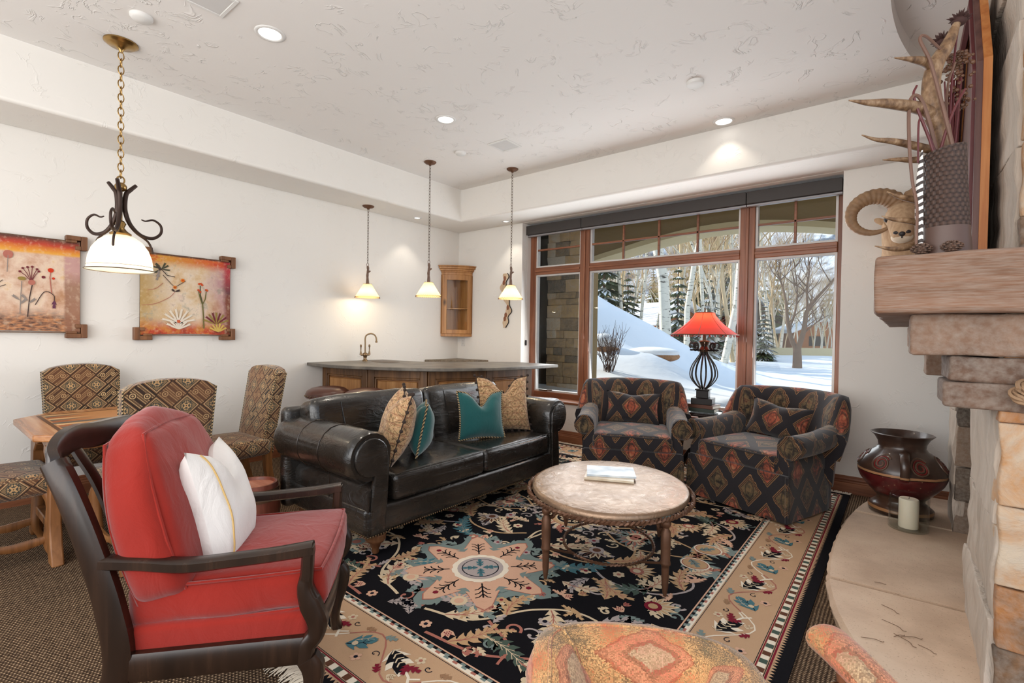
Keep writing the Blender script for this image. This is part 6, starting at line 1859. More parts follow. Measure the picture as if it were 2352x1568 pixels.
pr = [(.0005, .002), (.172, .002), (.186, .012), (.190, .045), (.165, .068), (.138, .09), (.138, .115), (.165, .145), (.205, .19), (.238, .235), (.255, .28), (.258, .302), (.250, .345), (.222, .39), (.182, .43), (.148, .455), (.136, .475), (.140, .505), (.158, .54), (.178, .560), (.184, .566), (.176, .570), (.150, .545), (.125, .50), (.125, .44)]
b = MB(); b.lathe(pr, 48, cap=False); bd = finish('body', b, M['painted_clay'], t, auto=70)
def urn_r(z):
    for (r0, z0), (r1, z1) in zip(pr[4:20], pr[5:21]):
        if z0 <= z <= z1: return lerp(r0, r1, (z-z0)/(z1-z0))
    return .2
for a0 in (-1.57-.50, -1.57+.46, -1.57-1.45, -1.57+1.4):
    for col, R0, w in (('clay_scroll', .062, .006), ('clay_red', .048, .0045)):
        b = MB(); pts = []
        for i in range(30):
            f = i/29; a = f*2.1*2*PI+.6; rr = R0*(1-.82*f); z = .375+rr*math.sin(a); ang = a0+rr*math.cos(a)/.225; r = urn_r(z)+.001
            pts.append((r*math.cos(ang), r*math.sin(ang), z))
        b.tube(pts, w, 6); finish('painted_scroll', b, M[col], bd)
for a in (-1.50, 1.64):
    b = MB(); ca, sa = math.cos(a), math.sin(a)
    P = spline([(r*ca, r*sa, z) for r, z in ((.150, .455), (.20, .462), (.262, .43), (.285, .37), (.275, .31), (.258, .285))], 5); b.tube(P, [(.026, .012)]*len(P), 10, up=(ca, sa, .3)); finish('handle', b, M['painted_clay'], t)
t = thing('candle_holder', 'clear glass hurricane cylinder holding a candle at the front of the urn', 'candle holder', (.055, 4.115, .0855))
b = MB(); b.lathe([(.0005, .0), (.100, .0), (.106, .004), (.106, .222), (.1035, .224), (.101, .222), (.101, .012), (.0005, .010)], 48, cap=False); finish('glass_cylinder', b, M['thin_glass'], t, auto=50)
def _wax(g): g.base(rgb(240, 226, 204)); g.rough(.5); g.set(Subsurface_Weight=.2, Subsurface_Radius=(.02, .012, .008))
mat('wax', _wax)
t = thing('pillar_candle', 'thick ivory pillar candle inside the glass cylinder', 'candle', (.055, 4.115, .0965))
b = MB(); b.lathe([(.0005, 0), (.052, 0), (.053, .004), (.053, .182), (.049, .187), (.030, .184), (.0005, .183)], 32, cap=False); finish('wax', b, M['wax'], t, auto=60)
b = MB(); b.tube([(0, 0, .182), (.001, 0, .197)], .0015, 5); finish('wick', b, M['iron'], t)
for i, (x, y, a, L) in enumerate(((-.056, 3.095, .2, .03), (-.009, 2.819, -.6, .05), (.008, 2.669, -.5, .06), (.065, 2.618, .5, .05), (-.061, 2.494, .3, .05), (.043, 2.563, -.7, .06), (.02, 2.60, .9, .035), (.11, 2.55, -.5, .04))):
    b = MB(); d = Vector((math.cos(a), math.sin(a), 0))*L; n = Vector((-d.y, d.x, 0))
    b.tube(spline([-d, n*.12, d*.4-n*.1, d*.6], 4), .0011, 5)
    o = finish('pine_needle', b, M['bark']); o.location = (x, y, .0878); tag(o, 'brown pine needle lying loose on the bare limestone hearth', 'pine needle', 'loose pine needles on the hearth')

# ------------------------------------------------------------------ bighorn ram on the wall
def _fur(g):
    n = g.noise(g.scale(g.obj(), (30, 30, 9)), 1.5, 4); m = g.noise(g.obj(), 5, 3)
    g.base(g.mix(n, rgb(156, 122, 90), rgb(214, 184, 150))); g.rough(.9); g.bump(n, .4, .008)
mat('ram_fur', _fur)
def _horn(g):
    n = g.noise(g.obj(), 22, 4)
    g.base(g.mix(n, rgb(104, 78, 56), rgb(178, 142, 106))); g.rough(.6); g.bump(n, .4, .006)
mat('ram_horn', _horn)
plain('ram_pale', rgb(222, 206, 184), .9); plain('ram_nose', rgb(44, 38, 38), .5)
t = thing('ram_mount', 'mounted bighorn ram head with curled horns on the wall above the mantel', 'animal mount', (0, 5.07, 0))
RMx = -.02
b = MB()
P = spline([(RMx+.03, -.01, 1.90), (RMx+.03, -.10, 1.95), (RMx+.02, -.20, 2.06), (RMx, -.27, 2.20), (RMx, -.32, 2.25), (RMx, -.38, 2.225), (RMx, -.44, 2.172), (RMx, -.50, 2.118), (RMx, -.545, 2.082), (RMx, -.568, 2.066), (RMx, -.576, 2.060)], 5)
k = len(P); b.tube(P, [(rlerp([.17, .165, .145, .13, .112, .104, .088, .074, .064, .048, .02], i/(k-1)), rlerp([.22, .21, .17, .13, .11, .105, .092, .080, .066, .048, .018], i/(k-1))) for i in range(k)], 22, up=(0, 0, 1)); hd = finish('head', b, M['ram_fur'], t, auto=180)
b = MB(); b.ball((RMx, -.530, 2.066), (.066, .050, .046), 14, 9); finish('muzzle', b, M['ram_pale'], hd)
b = MB(); b.ball((RMx-.026, -.578, 2.092), (.026, .014, .015), 10, 6); b.ball((RMx+.026, -.578, 2.092), (.026, .014, .015), 10, 6); b.ball((RMx, -.584, 2.082), (.022, .014, .020), 10, 7); b.tube([(RMx, -.586, 2.075), (RMx, -.580, 2.050)], .004, 5); finish('nose', b, M['ram_nose'], hd)
for s in (-1, 1):
    b = MB(); b.ball((RMx+s*.092, -.418, 2.222), (.020, .026, .020), 10, 8); finish('eye', b, M['ram_nose'], hd)
    b = MB(); b.push(Matrix.Translation((RMx+s*.130, -.30, 2.235)) @ Matrix.Rotation(-s*.5, 4, 'Y')); b.ball((0, 0, 0), (.052, .016, .024), 10, 7); b.pop(); finish('ear', b, M['ram_fur'], t)
    b = MB(); pts = []; rad = []
    n = 130
    for i in range(n):
        f = i/(n-1); a = math.radians(8+f*305)
        R = lerp(.158, .132, f); cx, cz = .170, 2.275
        x = -cx+R*math.cos(a)*1.05; z = cz+R*math.sin(a)
        pts.append((RMx-s*x, -.285-.05*math.sin(f*PI)-.10*f, z)); r = lerp(.074, .011, f**1.1); q = 1+.055*math.sin(i*1.25)*(1-f*.6); rad.append((r*q, r*.8*q))
    b.tube(pts, rad, 12, up=(0, 1, 0)); finish('horn', b, M['ram_horn'], t, auto=180)

# ------------------------------------------------------------------ antlers, woven quiver and dried stems on the mantel
def _antler(g):
    n = g.noise(g.scale(g.obj(), (14, 14, 9)), 3, 5, .6, 0.0)
    g.base(g.ramp(n, [(.3, rgb(84, 60, 42)), (.5, rgb(128, 98, 70)), (.72, rgb(168, 140, 110))])); g.rough(.5); g.bump(n, .5, .006)
mat('antler', _antler)
def antler(label, beam, br, tines):
    t = thing('elk_antler', label, 'antler', (beam[0][0], beam[0][1], beam[0][2]))
    o = Vector(beam[0])
    def tb(pts, rad, name, par):
        b = MB(); P = [p-o for p in spline(pts, 6)]; k = len(P); b.tube(P, [rlerp(rad, i/(k-1)) for i in range(k)], 12); return finish(name, b, M['antler'], par, auto=180)
    bm = tb(beam, br, 'beam', t)
    for pts, r0 in tines: tb(pts, [r0, r0*.9, r0*.7, r0*.42, .002], 'tine', t)
antler('big elk antler rising out of the woven quiver, its longest tines pointing at the window', [(0.107, 2.403, 1.93), (0.107, 2.403, 1.996), (0.092, 2.393, 2.091), (0.072, 2.378, 2.152), (0.061, 2.371, 2.251), (0.072, 2.382, 2.332), (0.104, 2.409, 2.404), (0.13, 2.431, 2.485)], [.024, .026, .030, .034, .028, .026, .022, .012],
       [([(0.068, 2.380, 2.322), (0.042, 2.332, 2.331), (0.005, 2.251, 2.317), (-0.043, 2.161, 2.299)], .020), ([(0.078, 2.380, 2.140), (0.027, 2.317, 2.164), (-0.058, 2.185, 2.154), (-0.116, 2.1, 2.142), (-0.161, 2.025, 2.134)], .024)])
antler('second elk antler standing behind the quiver with five short tines low over the mantel', [(0.095, 2.405, 2.045), (0.07, 2.400, 1.98), (0.056, 2.387, 1.937), (0.048, 2.378, 1.856), (0.047, 2.376, 1.759), (0.054, 2.38, 1.650)], [.020, .022, .022, .022, .022, .024],
       [([(0.085, 2.390, 2.015), (0.018, 2.333, 2.034), (-0.044, 2.257, 2.041), (-0.093, 2.193, 2.039), (-0.129, 2.139, 2.046)], .016), ([(0.082, 2.409, 1.995), (0.019, 2.359, 1.990), (-0.031, 2.318, 1.990), (-0.072, 2.286, 1.988)], .014),
        ([(0.048, 2.37, 1.834), (0.003, 2.317, 1.841), (-0.028, 2.292, 1.849), (-0.057, 2.269, 1.864)], .013), ([(0.049, 2.372, 1.752), (0.005, 2.317, 1.759), (-0.039, 2.282, 1.763), (-0.07, 2.257, 1.774)], .013), ([(0.054, 2.367, 1.682), (0.014, 2.309, 1.662), (-0.035, 2.231, 1.646), (-0.084, 2.167, 1.652)], .016)])
def _weave(g):
    u, v = g.uv()
    p = u/.020; q = v/.016
    d = ((p+(q.floor().mod2())*.5).frac()-.5).abs()*1.3+(q.frac()-.5).abs()
    n = g.noise(g.obj(), 20, 3)
    g.base(g.mix(d, rgb(92, 70, 60), rgb(48, 34, 30))); g.rough(.6); g.bump(d*-1.0, .9, .008)
mat('woven_bark', _weave); plain('quiver_base', rgb(86, 64, 56), .45)
t = thing('woven_quiver', 'tall dark woven bark quiver holding antlers on the mantel', 'vase', (.115, 2.325, 1.622))
b = MB()
def qv(u, v):
    a = 2*PI*u; z = .375*v; rx = lerp(.066, .058, v)-.010*math.sin(PI*v)*0; rr = rx*(1+.05*(1-v)**3)
    return (rr*math.cos(a)-.012*v, rr*math.sin(a)*.9, z+(.012*math.cos(a) if v > .95 else 0))
b.grid(lambda u, v: qv(u, lerp(.26, 1, v)), 36, 16, True, False, uvf=lambda u, v: (u*.40, v*.28)); b.grid(lambda u, v: (qv(u, 1-v*.5)[0]*.93, qv(u, 1-v*.5)[1]*.93, qv(u, 1-v*.5)[2]), 36, 4, True, False); finish('woven_wall', b, M['woven_bark'], t, auto=180)
b = MB(); b.grid(lambda u, v: qv(u, lerp(0, .265, v)), 36, 4, True, False); b.poly([qv(k/36, 0) for k in range(36)]); finish('bark_base', b, M['quiver_base'], t, auto=70)
for i, (x, y) in enumerate(((.045, 2.262), (.125, 2.250))):
    o = thing('pine_cone', ('small pine cone on the mantel edge left of the quiver', 'small pine cone on the mantel edge in front of the quiver')[i], 'pine cone', (x, y, 1.6225))
    b = MB()
    for rI in range(6):
        for k in range(9):
            a = 2*PI*k/9+rI*.35; rr = .024*math.sin(PI*(rI+.8)/6.6)+.004; z = .006+rI*.006
            b.ball((rr*math.cos(a), rr*math.sin(a), z), (.006, .006, .003), 6, 4)
    b.ball((0, 0, .02), (.016, .016, .018), 8, 6); finish('scales', b, M['twig_bark'], o)
plain('red_twig', rgb(92, 38, 40), .5, var=.3); plain('brown_twig', rgb(110, 80, 66), .6, var=.3)
def stemset(lst):
    for lab, pts, r, m in lst:
        o = thing('bent_twig', lab, 'twig', pts[0], 0, 'bent twigs round the antlers'); q = Vector(pts[0]); b = MB(); P = [p-q for p in spline(pts, 6)]; b.tube(P, [lerp(r, r*.6, i/(len(P)-1)) for i in range(len(P))], 7); finish('twig', b, M[m], o)
stemset([('brown twig arching furthest left and down the front of the antler tines', [(0.09, 2.350, 1.95), (0.08, 2.340, 2.003), (0.056, 2.32, 2.114), (0.028, 2.29, 2.193), (0.002, 2.27, 2.176), (0.003, 2.265, 2.034), (0.015, 2.27, 1.891), (0.030, 2.282, 1.796), (0.031, 2.275, 1.65)], .0075, 'brown_twig'),
         ('brown twig bent sharply over the top of the big antler', [(0.135, 2.36, 1.95), (0.123, 2.35, 2.02), (0.089, 2.33, 2.178), (0.055, 2.31, 2.32), (0.026, 2.30, 2.400), (0.040, 2.315, 2.418), (0.085, 2.38, 2.385)], .0075, 'brown_twig'),
         ('dark red twig leaning left across the big antler', [(0.085, 2.33, 1.95), (0.074, 2.325, 2.003), (0.041, 2.30, 2.098), (0.012, 2.28, 2.195), (0.02, 2.30, 2.24)], .006, 'red_twig'),
         ('brown twig standing behind the big antler beam', [(0.135, 2.40, 1.95), (0.13, 2.42, 2.004), (0.113, 2.44, 2.115), (0.11, 2.44, 2.257), (0.13, 2.45, 2.353)], .006, 'brown_twig'),
         ('dark red twig leaning right towards the framed board', [(0.085, 2.34, 1.95), (0.093, 2.345, 2.012), (0.121, 2.35, 2.131), (0.155, 2.38, 2.22)], .006, 'red_twig'),
         ('thin dark red twig curving left between the tines', [(0.075, 2.30, 1.95), (0.068, 2.30, 2.003), (0.031, 2.285, 2.113), (0.029, 2.28, 1.955)], .005, 'red_twig')])
plain('seed_head', rgb(58, 32, 28), .8)
for lab, c in (('dark spiky dried flower head at the very top of the big antler', (.140, 2.49, 2.525)), ('dark spiky dried flower head left of the antler top', (.092, 2.455, 2.445))):
    o = thing('dried_flower', lab, 'dried flower', c); b = MB(); rr = random.Random(int(c[2]*1000))
    for k in range(46):
        d = Vector((rr.gauss(0, 1), rr.gauss(0, 1), abs(rr.gauss(.3, 1)))).normalized()*rr.uniform(.026, .042); b.tube([(0, 0, 0), d*.6, d], [.005, .0045, .0008], 5)
    b.ball((0, 0, -.005), (.024, .024, .018), 10, 7); finish('spikes', b, M['seed_head'], o)
    b = MB(); b.tube(spline([(0, 0, 0), (-.01, -.02, -.12), (-.02, -.06, -.30), (-.022, -.09, -.52)], 5), .0035, 5); finish('stem', b, M['red_twig'], o)
plain('berry', rgb(96, 62, 40), .45, var=.5)
o = thing('berry_spray', 'thick spray of dried brown berries between antler and framed board', 'dried flower', (.14, 2.56, 2.33)); rr = random.Random(4)
b = MB()
for k in range(150):
    b.ball((rr.gauss(0, .022)+.01*0, rr.gauss(0, .02), rr.uniform(-.12, .10)), rr.uniform(.005, .0085), 6, 5)
finish('berries', b, M['berry'], o)
b = MB()
for k in range(14): x, y = rr.gauss(0, .014), rr.gauss(0, .014); b.tube([(x, y, .0), (x*.6-.005, y-.05, -.2), (-.02, -.17, -.52)], .0028, 5)
finish('stems', b, M['red_twig'], o)
def _feath(g):
    x, y, z = g.sep(g.obj()); n = g.noise(g.obj(), 40, 2)
    t = ((z+x.abs()*.5)*(2*PI/.026)+n*2.5).sin().gt(0.0)
    g.base(g.mix(t, rgb(232, 230, 226), rgb(70, 62, 60))); g.rough(.8)
mat('barred_feather', _feath)
o = thing('feather', 'long black and white barred feather standing left of the woven quiver', 'feather', (.045, 2.285, 1.624))
b = MB(); b.grid(lambda u, v: ((u*2-1)*.0115*math.sin(PI*min(1, v*.9+.08))**.6-.010*math.sin(v*2.6), .006*(1-(u*2-1)**2)+.004*v, .375*v), 8, 24); b.grid(lambda u, v: ((u*2-1)*.0115*math.sin(PI*min(1, v*.9+.08))**.6-.010*math.sin(v*2.6), -.002-.003*(1-(u*2-1)**2)+.004*v, .375*v), 8, 24); finish('vane', b, M['barred_feather'], o)
b = MB(); b.tube([(-.010*math.sin(k/10*2.6), .004+.004*k/10, .375*k/10) for k in range(11)], .0018, 5); finish('shaft', b, M['fringe_cotton'], o)
# peaked wooden frame leaning on the chimney
mat('honey_wood', _wood(rgb(130, 70, 26), rgb(186, 112, 52), rgb(212, 146, 84), axis=2, knots=False)); mat('plum_wood', _wood(rgb(48, 26, 24), rgb(84, 52, 48), rgb(112, 78, 70), axis=2, knots=False))
t = thing('framed_panel', 'tall eight sided wooden frame leaning against the chimney on the mantel', 'picture frame', (.0, 0, 1.621))
def octp(e): return [(3.09+e, .02+e), (3.09+e, .99-e*.4), (3.42+e*.3, 1.50-e), (3.98-e*.3, 1.50-e), (4.31-e, .99-e*.4), (4.31-e, .02+e)]
for e0, e1, x0, x1, nm, m in ((0, .055, .262, .292, 'outer_frame', 'honey_wood'), (.012, .06, .240, .262, 'inner_frame', 'plum_wood'), (.05, .10, .228, .250, 'liner', 'red_twig')):
    b = MB(); A_, B_ = octp(e0), octp(e1)
    for i in range(6):
        j = (i+1) % 6; q = [A_[i], A_[j], B_[j], B_[i]]
        b.prism(q, x0, x1, 'x')
    finish(nm, b, M[m], t, smooth=False)
b = MB(); b.prism(octp(.06), .268, .278, 'x'); finish('panel', b, M['plum_wood'], t, smooth=False)
# fuzzy vine wreath hung on the near column
t = thing('vine_wreath', 'small shaggy brown vine wreath hanging on the stone at the right edge', 'wreath', (.40, 2.275, 1.155), 0)
b = MB(); rr = random.Random(9)
for s in range(9):
    ph = rr.random()*6; R = .105+rr.uniform(-.014, .014); k2 = rr.uniform(5, 9)
    b.tube([((R+.010*math.sin(k2*a+ph))*math.cos(a), -.022+.014*math.cos(k2*a+ph), (.50*R+.010*math.sin(k2*a+ph))*math.sin(a)) for a in [2*PI*i/60 for i in range(60)]], rr.uniform(.004, .007), 5, closed=True)
finish('vines', b, M['twig'], t)
# ------------------------------------------------------------------ winter garden beyond the window
def gz(x, y): return hill_h(x, y)
def bare_tree(name, seed, h, r, bark, spread=.55, depth=4, lean=(0, 0), first=.35, droop=0.0, nb=3):
    """trunk and twigs as two meshes under one empty"""
    rr = random.Random(seed); bt, bw = MB(), MB()
    def grow(p, d, L, rad, lev):
        n = 4; pts = [p.copy()]; q = p.copy(); dd = d.copy(); rads = [rad]
        for i in range(n):
            dd = (dd+Vector((rr.gauss(0, .10), rr.gauss(0, .10), rr.gauss(.02, .05)-droop*.05))).normalized()
            q = q+dd*L/n; pts.append(q.copy()); rads.append(max(.004, rad*(1-.45*(i+1)/n)))
        (bt if lev <= 1 else bw).tube(pts, rads, 6 if lev == 0 else (5 if lev == 1 else 3), cap=False)
        if lev >= depth: return
        for k in range(nb+(1 if lev > 1 else 0)):
            f = rr.uniform(.35, 1.0) if lev else rr.uniform(first, 1.0)
            i = min(n-1, int(f*n)); s = pts[i].lerp(pts[i+1], f*n-i)
            a = rr.uniform(0, 2*PI); sd = Vector((math.cos(a), math.sin(a), 0))
            nd = (dd*(1-spread)+sd*spread+Vector((0, 0, .25))).normalized()
            grow(s, nd, L*rr.uniform(.45, .72), rads[i]*.55, lev+1)
    grow(Vector((0, 0, -.15)), Vector((lean[0], lean[1], 1)).normalized(), h, r, 0)
    o = bpy.data.objects.new(name, None); COL.objects.link(o)
    finish('trunk', bt, bark[0], o, auto=180); finish('branches', bw, bark[1], o, auto=180)
    return o
def conifer(name, seed, h, w, mt, snow=.3, layers=14, per=11):
    rr = random.Random(seed); b, bs, bt = MB(), MB(), MB()
    bt.tube([(0, 0, -.2), (0, 0, h*.95)], [h*.018, .01], 6)
    for i in range(layers):
        f = i/(layers-1); z = lerp(h*.06, h*.97, f); R = w*(1-f)**.85+.03*h*.2
        for k in range(per):
            a = 2*PI*k/per+i*.7+rr.uniform(-.2, .2); L = R*rr.uniform(.75, 1.15); dr = L*rr.uniform(.22, .42)
            ca, sa = math.cos(a), math.sin(a); wd = L*.30+.02*h*.1
            def P(r, o, dz): return (r*ca-o*sa, r*sa+o*ca, z+dz)
            tgt = bs if rr.random() < snow else b
            # drooping fan of sprays
            for (o0, sc) in ((0, 1), (.7, .8), (-.7, .8)):
                oo = o0*wd
                b.poly([P(.04*L, 0, .02), P(.55*L*sc, oo*.5+wd*.5, -dr*.45), P(L*sc, oo, -dr*1.0), P(.55*L*sc, oo*.5-wd*.5, -dr*.45)])
                if tgt is bs: bs.poly([P(.10*L, 0, .035), P(.55*L*sc, oo*.5+wd*.30, -dr*.45+.03), P(.92*L*sc, oo, -dr*.9+.03), P(.55*L*sc, oo*.5-wd*.30, -dr*.45+.03)])
    o = bpy.data.objects.new(name, None); COL.objects.link(o)
    finish('trunk', bt, M['bark'], o); finish('needles', b, mt, o, smooth=False)
    if snow > 0: finish('snow_load', bs, M['snow'], o, smooth=False)
    return o
def place(o, x, y, label, cat, group, rz=0, s=1.0, dz=0.0):
    o.location = (x, y, gz(x, y)+dz); o.rotation_euler = (0, 0, rz); o.scale = (s, s, s)
    return tag(o, label, cat, group)
def ray_x(u, y):                      # world x of photo column u at distance y (for standing trees where the photo has them)
    d = _F+_R*((u-1176)/1122.9); return d.x/d.y*y
AB = (M['aspen_bark'], M['pale_twig'])
# shrub against the house and the bare little tree on the lawn
o = bpy.data.objects.new('bare_shrub', None); COL.objects.link(o)
bt = MB(); rr = random.Random(12); plain('shrub_twig', rgb(78, 56, 46), .9)
for k in range(26):
    a = rr.uniform(0, 2*PI); s = rr.uniform(.10, .60); p = Vector((rr.gauss(0, .05), rr.gauss(0, .05), -.1)); d = Vector((math.cos(a)*s, math.sin(a)*s, 1)).normalized(); pts = [p]; L = rr.uniform(.6, 1.05)
    for i in range(6):
        d = (d+Vector((rr.gauss(0, .12), rr.gauss(0, .12), .12))).normalized(); pts.append(pts[-1]+d*L/6)
        if i > 1:
            for q in range(2):
                dd = (d+Vector((rr.gauss(0, .6), rr.gauss(0, .6), .2))).normalized(); bt.tube([pts[-1], pts[-1]+dd*.10, pts[-1]+dd*.16+Vector((0, 0, .05))], [.004, .003, .002], 4)
    bt.tube(pts, [lerp(.0085, .0035, i/6) for i in range(7)], 5)
finish('stems', bt, M['shrub_twig'], o); place(o, -4.66, 9.0, 'leafless shrub with bare brown stems in the blue snow bank', 'shrub', None)
o = bpy.data.objects.new('bare_tree', None); COL.objects.link(o)
bt, bw = MB(), MB(); rr = random.Random(6)
bt.tube(spline([(0, 0, -.2), (.0, 0, .3), (-.02, 0, .85)], 3), [.21, .20, .19, .185, .18, .17, .16], 9)
def limb(pts, r0, r1, n, L):
    P = spline(pts, 6); k = len(P); (bt if r0 > .06 else bw).tube(P, [lerp(r0, r1, i/(k-1)) for i in range(k)], 6)
    for q in range(n):
        i = rr.randrange(int(k*.25), k); a = rr.uniform(0, 2*PI); d = Vector((math.cos(a)*.9, math.sin(a)*.6, rr.uniform(.5, 1.3))).normalized(); l = L*rr.uniform(.5, 1.1); p = P[i]; pts2 = [p]
        for m in range(5): d = (d+Vector((rr.gauss(0, .12), rr.gauss(0, .12), .10))).normalized(); pts2.append(pts2[-1]+d*l/5)
        bw.tube(pts2, [.028, .024, .020, .016, .012, .008], 4)
        for m in range(3):
            p3 = pts2[2+m]; d3 = (d+Vector((rr.gauss(0, .7), rr.gauss(0, .5), .2))).normalized(); bw.tube([p3, p3+d3*l*.3, p3+d3*l*.55+Vector((0, 0, .1))], [.013, .010, .006], 3)
limb([(-.02, 0, .75), (-.28, .05, 1.35), (-.42, .05, 2.1), (-.52, .0, 3.1), (-.85, 0, 4.3)], .12, .022, 10, 1.3)
limb([(.0, 0, .75), (.22, -.05, 1.6), (.34, 0, 2.5), (.72, 0, 3.1), (1.25, .1, 3.8), (1.75, .1, 4.6)], .13, .022, 11, 1.3)
limb([(.34, 0, 2.5), (.30, .1, 3.4), (.36, .1, 4.2), (.30, .1, 5.0)], .058, .018, 8, 1.1); limb([(-.35, .05, 1.7), (-.1, -.1, 2.5), (-.05, -.1, 3.4), (-.2, 0, 4.6)], .055, .018, 8, 1.1); limb([(.2, 0, 1.5), (.7, 0, 2.0), (1.1, .1, 2.3)], .04, .014, 4, .7)
finish('trunk', bt, M['bark'], o, auto=180); finish('branches', bw, M['bark'], o, auto=180)
place(o, ray_x(1832, 24.5), 24.5, 'small leafless tree with forked trunk standing on the sunny lawn', 'tree', None, 0, 1.0)
# boulders breaking through the bank
def boulder(label, x, y, z, r, seed):
    o = thing('boulder', label, 'boulder', (x, y, z)); b = MB(); b.ball((0, 0, 0), r, 18, 12)
    for i, v in enumerate(b.v): b.v[i] = v*(1+.16*mnoise.noise(v*2.2+Vector((seed, 0, 0))))
    b.t = .6; finish('rock', b, M['field_stone'], o)
    b = MB(); b.ball((.0, 0, r[2]*.50), (r[0]*1.06, r[1]*1.06, r[2]*.78), 18, 12); finish('snow_cap', b, M['snow'], o, auto=180)
boulder('rounded boulder with a thick snow cap at the left of the snow bank', ray_x(1385, 10.4), 10.4, .98, (.40, .34, .30), 2)
boulder('flat tan boulder peeking from under the snow bank lip', ray_x(1500, 11.0), 11.0, .86, (.60, .36, .16), 6)
# white aspens on the far side of the bank
asp = [(1530, 17, .21, 9.5), (1578, 20, .13, 9), (1606, 21, .10, 9), (1662, 19, .14, 9.5), (1648, 30, .12, 10), (1745, 32, .12, 11), (1775, 38, .12, 11), (1470, 24, .09, 9), (1425, 26, .09, 8.5), (1500, 27, .08, 9), (1628, 34, .1, 10), (1690, 28, .1, 10)]
lab_a = ['thickest white aspen trunk with black scars in the middle window', 'slim white aspen just right of the thick trunk', 'thin leaning aspen trunk left of the red lamp shade', 'slim white aspen directly above the red lamp shade']
for i, (u, y, r, h) in enumerate(asp):
    o = bare_tree('aspen', 50+i, h, r, AB, .5, 3 if i < 4 else 4, ((.02, .0), (.03, 0), (.10, .0), (.05, 0))[i] if i < 4 else (random.Random(i).uniform(-.05, .05), 0), .45)
    place(o, ray_x(u, y), y, lab_a[i] if i < 4 else 'distant thin white aspen among the winter trees', 'tree', None if i < 4 else 'distant aspens beyond the snow bank', i*.7)
sp = [conifer('spruce', 3, 6.0, 2.0, M['spruce'], .55, 16, 12), conifer('spruce', 4, 5.0, 1.3, M['spruce'], .6, 15, 11)]
spots = [(1385, 23, 1.25, 0), (1555, 21, .95, 1), (1625, 24, .95, 1), (1440, 26, .9, 0), (1755, 30, .72, 1), (1690, 33, 1.0, 0)]
lab_s = ['big snowy spruce at the left of the middle pane', 'narrow snowy spruce behind the thick aspen trunk', 'snow laden spruce behind the red lamp shade', 'snowy spruce half hidden behind thin aspens', 'small dark spruce at the left of the right pane', 'snowy spruce behind the slim aspens']
for i, (u, y, s, k) in enumerate(spots):
    o = sp[k] if i < 2 else copy_tree(sp[k]); place(o, ray_x(u, y), y, lab_s[i], 'tree', 'snowy spruces beyond the bank', i*1.3, s)
# woods climbing the slope behind
rr = random.Random(77)
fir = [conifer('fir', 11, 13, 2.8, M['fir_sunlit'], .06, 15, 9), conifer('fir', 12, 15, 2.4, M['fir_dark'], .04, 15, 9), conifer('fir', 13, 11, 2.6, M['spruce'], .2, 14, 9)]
wood = [bare_tree('winter_tree', 81+i, 7.5, .10, (M['pale_twig'] if i % 2 else M['aspen_bark'], M['pale_twig'] if i < 3 else M['twig']), .45, 4, (0, 0), .3, 0, 4) for i in range(4)]
used = set()
for i in range(58):
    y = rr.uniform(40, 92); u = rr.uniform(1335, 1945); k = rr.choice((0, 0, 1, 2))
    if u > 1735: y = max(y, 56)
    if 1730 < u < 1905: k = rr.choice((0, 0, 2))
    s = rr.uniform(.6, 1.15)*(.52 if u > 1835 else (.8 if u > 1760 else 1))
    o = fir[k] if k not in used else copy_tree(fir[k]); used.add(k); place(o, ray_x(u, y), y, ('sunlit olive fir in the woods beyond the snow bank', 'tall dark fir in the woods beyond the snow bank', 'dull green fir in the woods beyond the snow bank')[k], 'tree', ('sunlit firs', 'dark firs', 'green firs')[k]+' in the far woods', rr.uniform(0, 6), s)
used = set()
for i in range(84):
    y = rr.uniform(23, 62); u = rr.uniform(1340, 1945); k = rr.randrange(4)
    if u > 1735: y = max(y, 41)
    o = wood[k] if k not in used else copy_tree(wood[k]); used.add(k); place(o, ray_x(u, y), y, 'slender leafless tree in the tangle of winter woods outside', 'tree', 'leafless trees in the woods', rr.uniform(0, 6), rr.uniform(.7, 1.2)*(.50 if u > 1800 else 1))
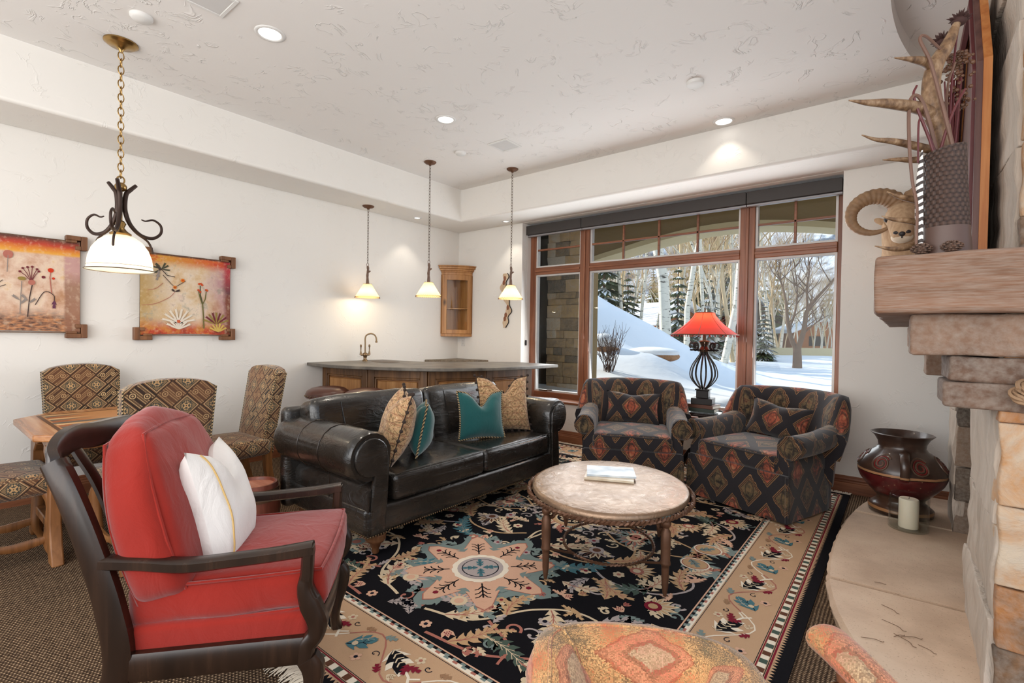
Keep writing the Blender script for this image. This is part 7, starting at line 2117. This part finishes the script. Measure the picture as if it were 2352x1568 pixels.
# cabins, wall and snowy peaks
def cabin(label, x, y, w, d, h, mt, rz):
    o = thing('cabin', label, 'house', (x, y, gz(x, y)-.4), rz); b = MB(); b.bb(-w/2, w/2, -d/2, d/2, 0, h); b.prism([(-w/2, h), (w/2, h), (0, h+w*.22)], -d/2, d/2, 'y'); finish('walls', b, M[mt], o, smooth=False)
    b = MB()
    for s in (-1, 1): b.prism([(0, h+w*.22+.02), (s*(w/2+.5), h-.22+.02), (s*(w/2+.5), h-.22+.42), (0, h+w*.22+.48)], -d/2-.5, d/2+.5, 'y')
    finish('snowy_roof', b, M['snow'], o, bevel=.1)
    b = MB(); b.bb(-w*.25, w*.05, -d/2-.03, -d/2+.05, h*.35, h*.8); finish('window', b, M['dark_siding'], o, smooth=False)
    b = MB(); b.bb(w*.2, w*.36, -d/2-.03, -d/2+.05, 0, h*.75); finish('door', b, M['cabin_dark'], o, smooth=False)
cabin('orange brown cabin with a snowy roof behind the small bare tree', ray_x(1868, 52), 52, 4.6, 4, 1.9, 'cabin_wall', .5)
cabin('brown cabin glimpsed between aspen trunks in the middle pane', ray_x(1505, 33), 33, 5, 5, 2.4, 'cabin_wall', 1.2)
cabin('dark cabin under a wide white roof on the wooded slope', ray_x(1650, 58), 58, 12, 8, 3.4, 'cabin_dark', 1.0)
b = MB()
for i in range(26):
    x0 = -30+i*1.4; y0 = 33.2+x0*.11; x1 = x0+1.4; y1 = 33.2+x1*.11
    b.poly([(x0, y0, gz(x0, y0)-.1), (x1, y1, gz(x1, y1)-.1), (x1, y1, gz(x1, y1)+.42), (x0, y0, gz(x0, y0)+.42)]); b.poly([(x0, y0, gz(x0, y0)+.42), (x1, y1, gz(x1, y1)+.42), (x1, y1+.35, gz(x1, y1)+.42), (x0, y0+.35, gz(x0, y0)+.42)])
tag(finish('lane_fence', b, M['arch_trim'], smooth=False), 'low olive brown fence along the lane across the snowy lawn', 'fence')
b = MB()
def mtn(u, v):
    x = lerp(-330, 190, u); n = mnoise.fractal(Vector((x*.011, v*1.5, 2)), 1.0, 2.0, 6)
    prof = 36+26*math.exp(-((x-18)/60)**2)+22*math.exp(-((x+170)/90)**2)
    return (x, lerp(190, 330, v), (prof+n*15)*v**.85*1.5-3)
b.grid(mtn, 120, 26); struct('mountain', b, M['alpine'], auto=180)

def rebase(name, loc):
    """move an empty to its thing's base while its parts stay where they are"""
    o = bpy.data.objects[name]; d = Vector(loc)-Vector(o.location); o.location = loc
    seen = set()
    for c in o.children_recursive:
        if c.data and c.data.name not in seen: seen.add(c.data.name); c.data.transform(Matrix.Translation(-d))
rebase('framed_panel', (.265, 3.70, 1.621)); rebase('fireplace', (.35, 3.45, 0)); rebase('bar_cabinet', (-4.2, 3.6, 0))
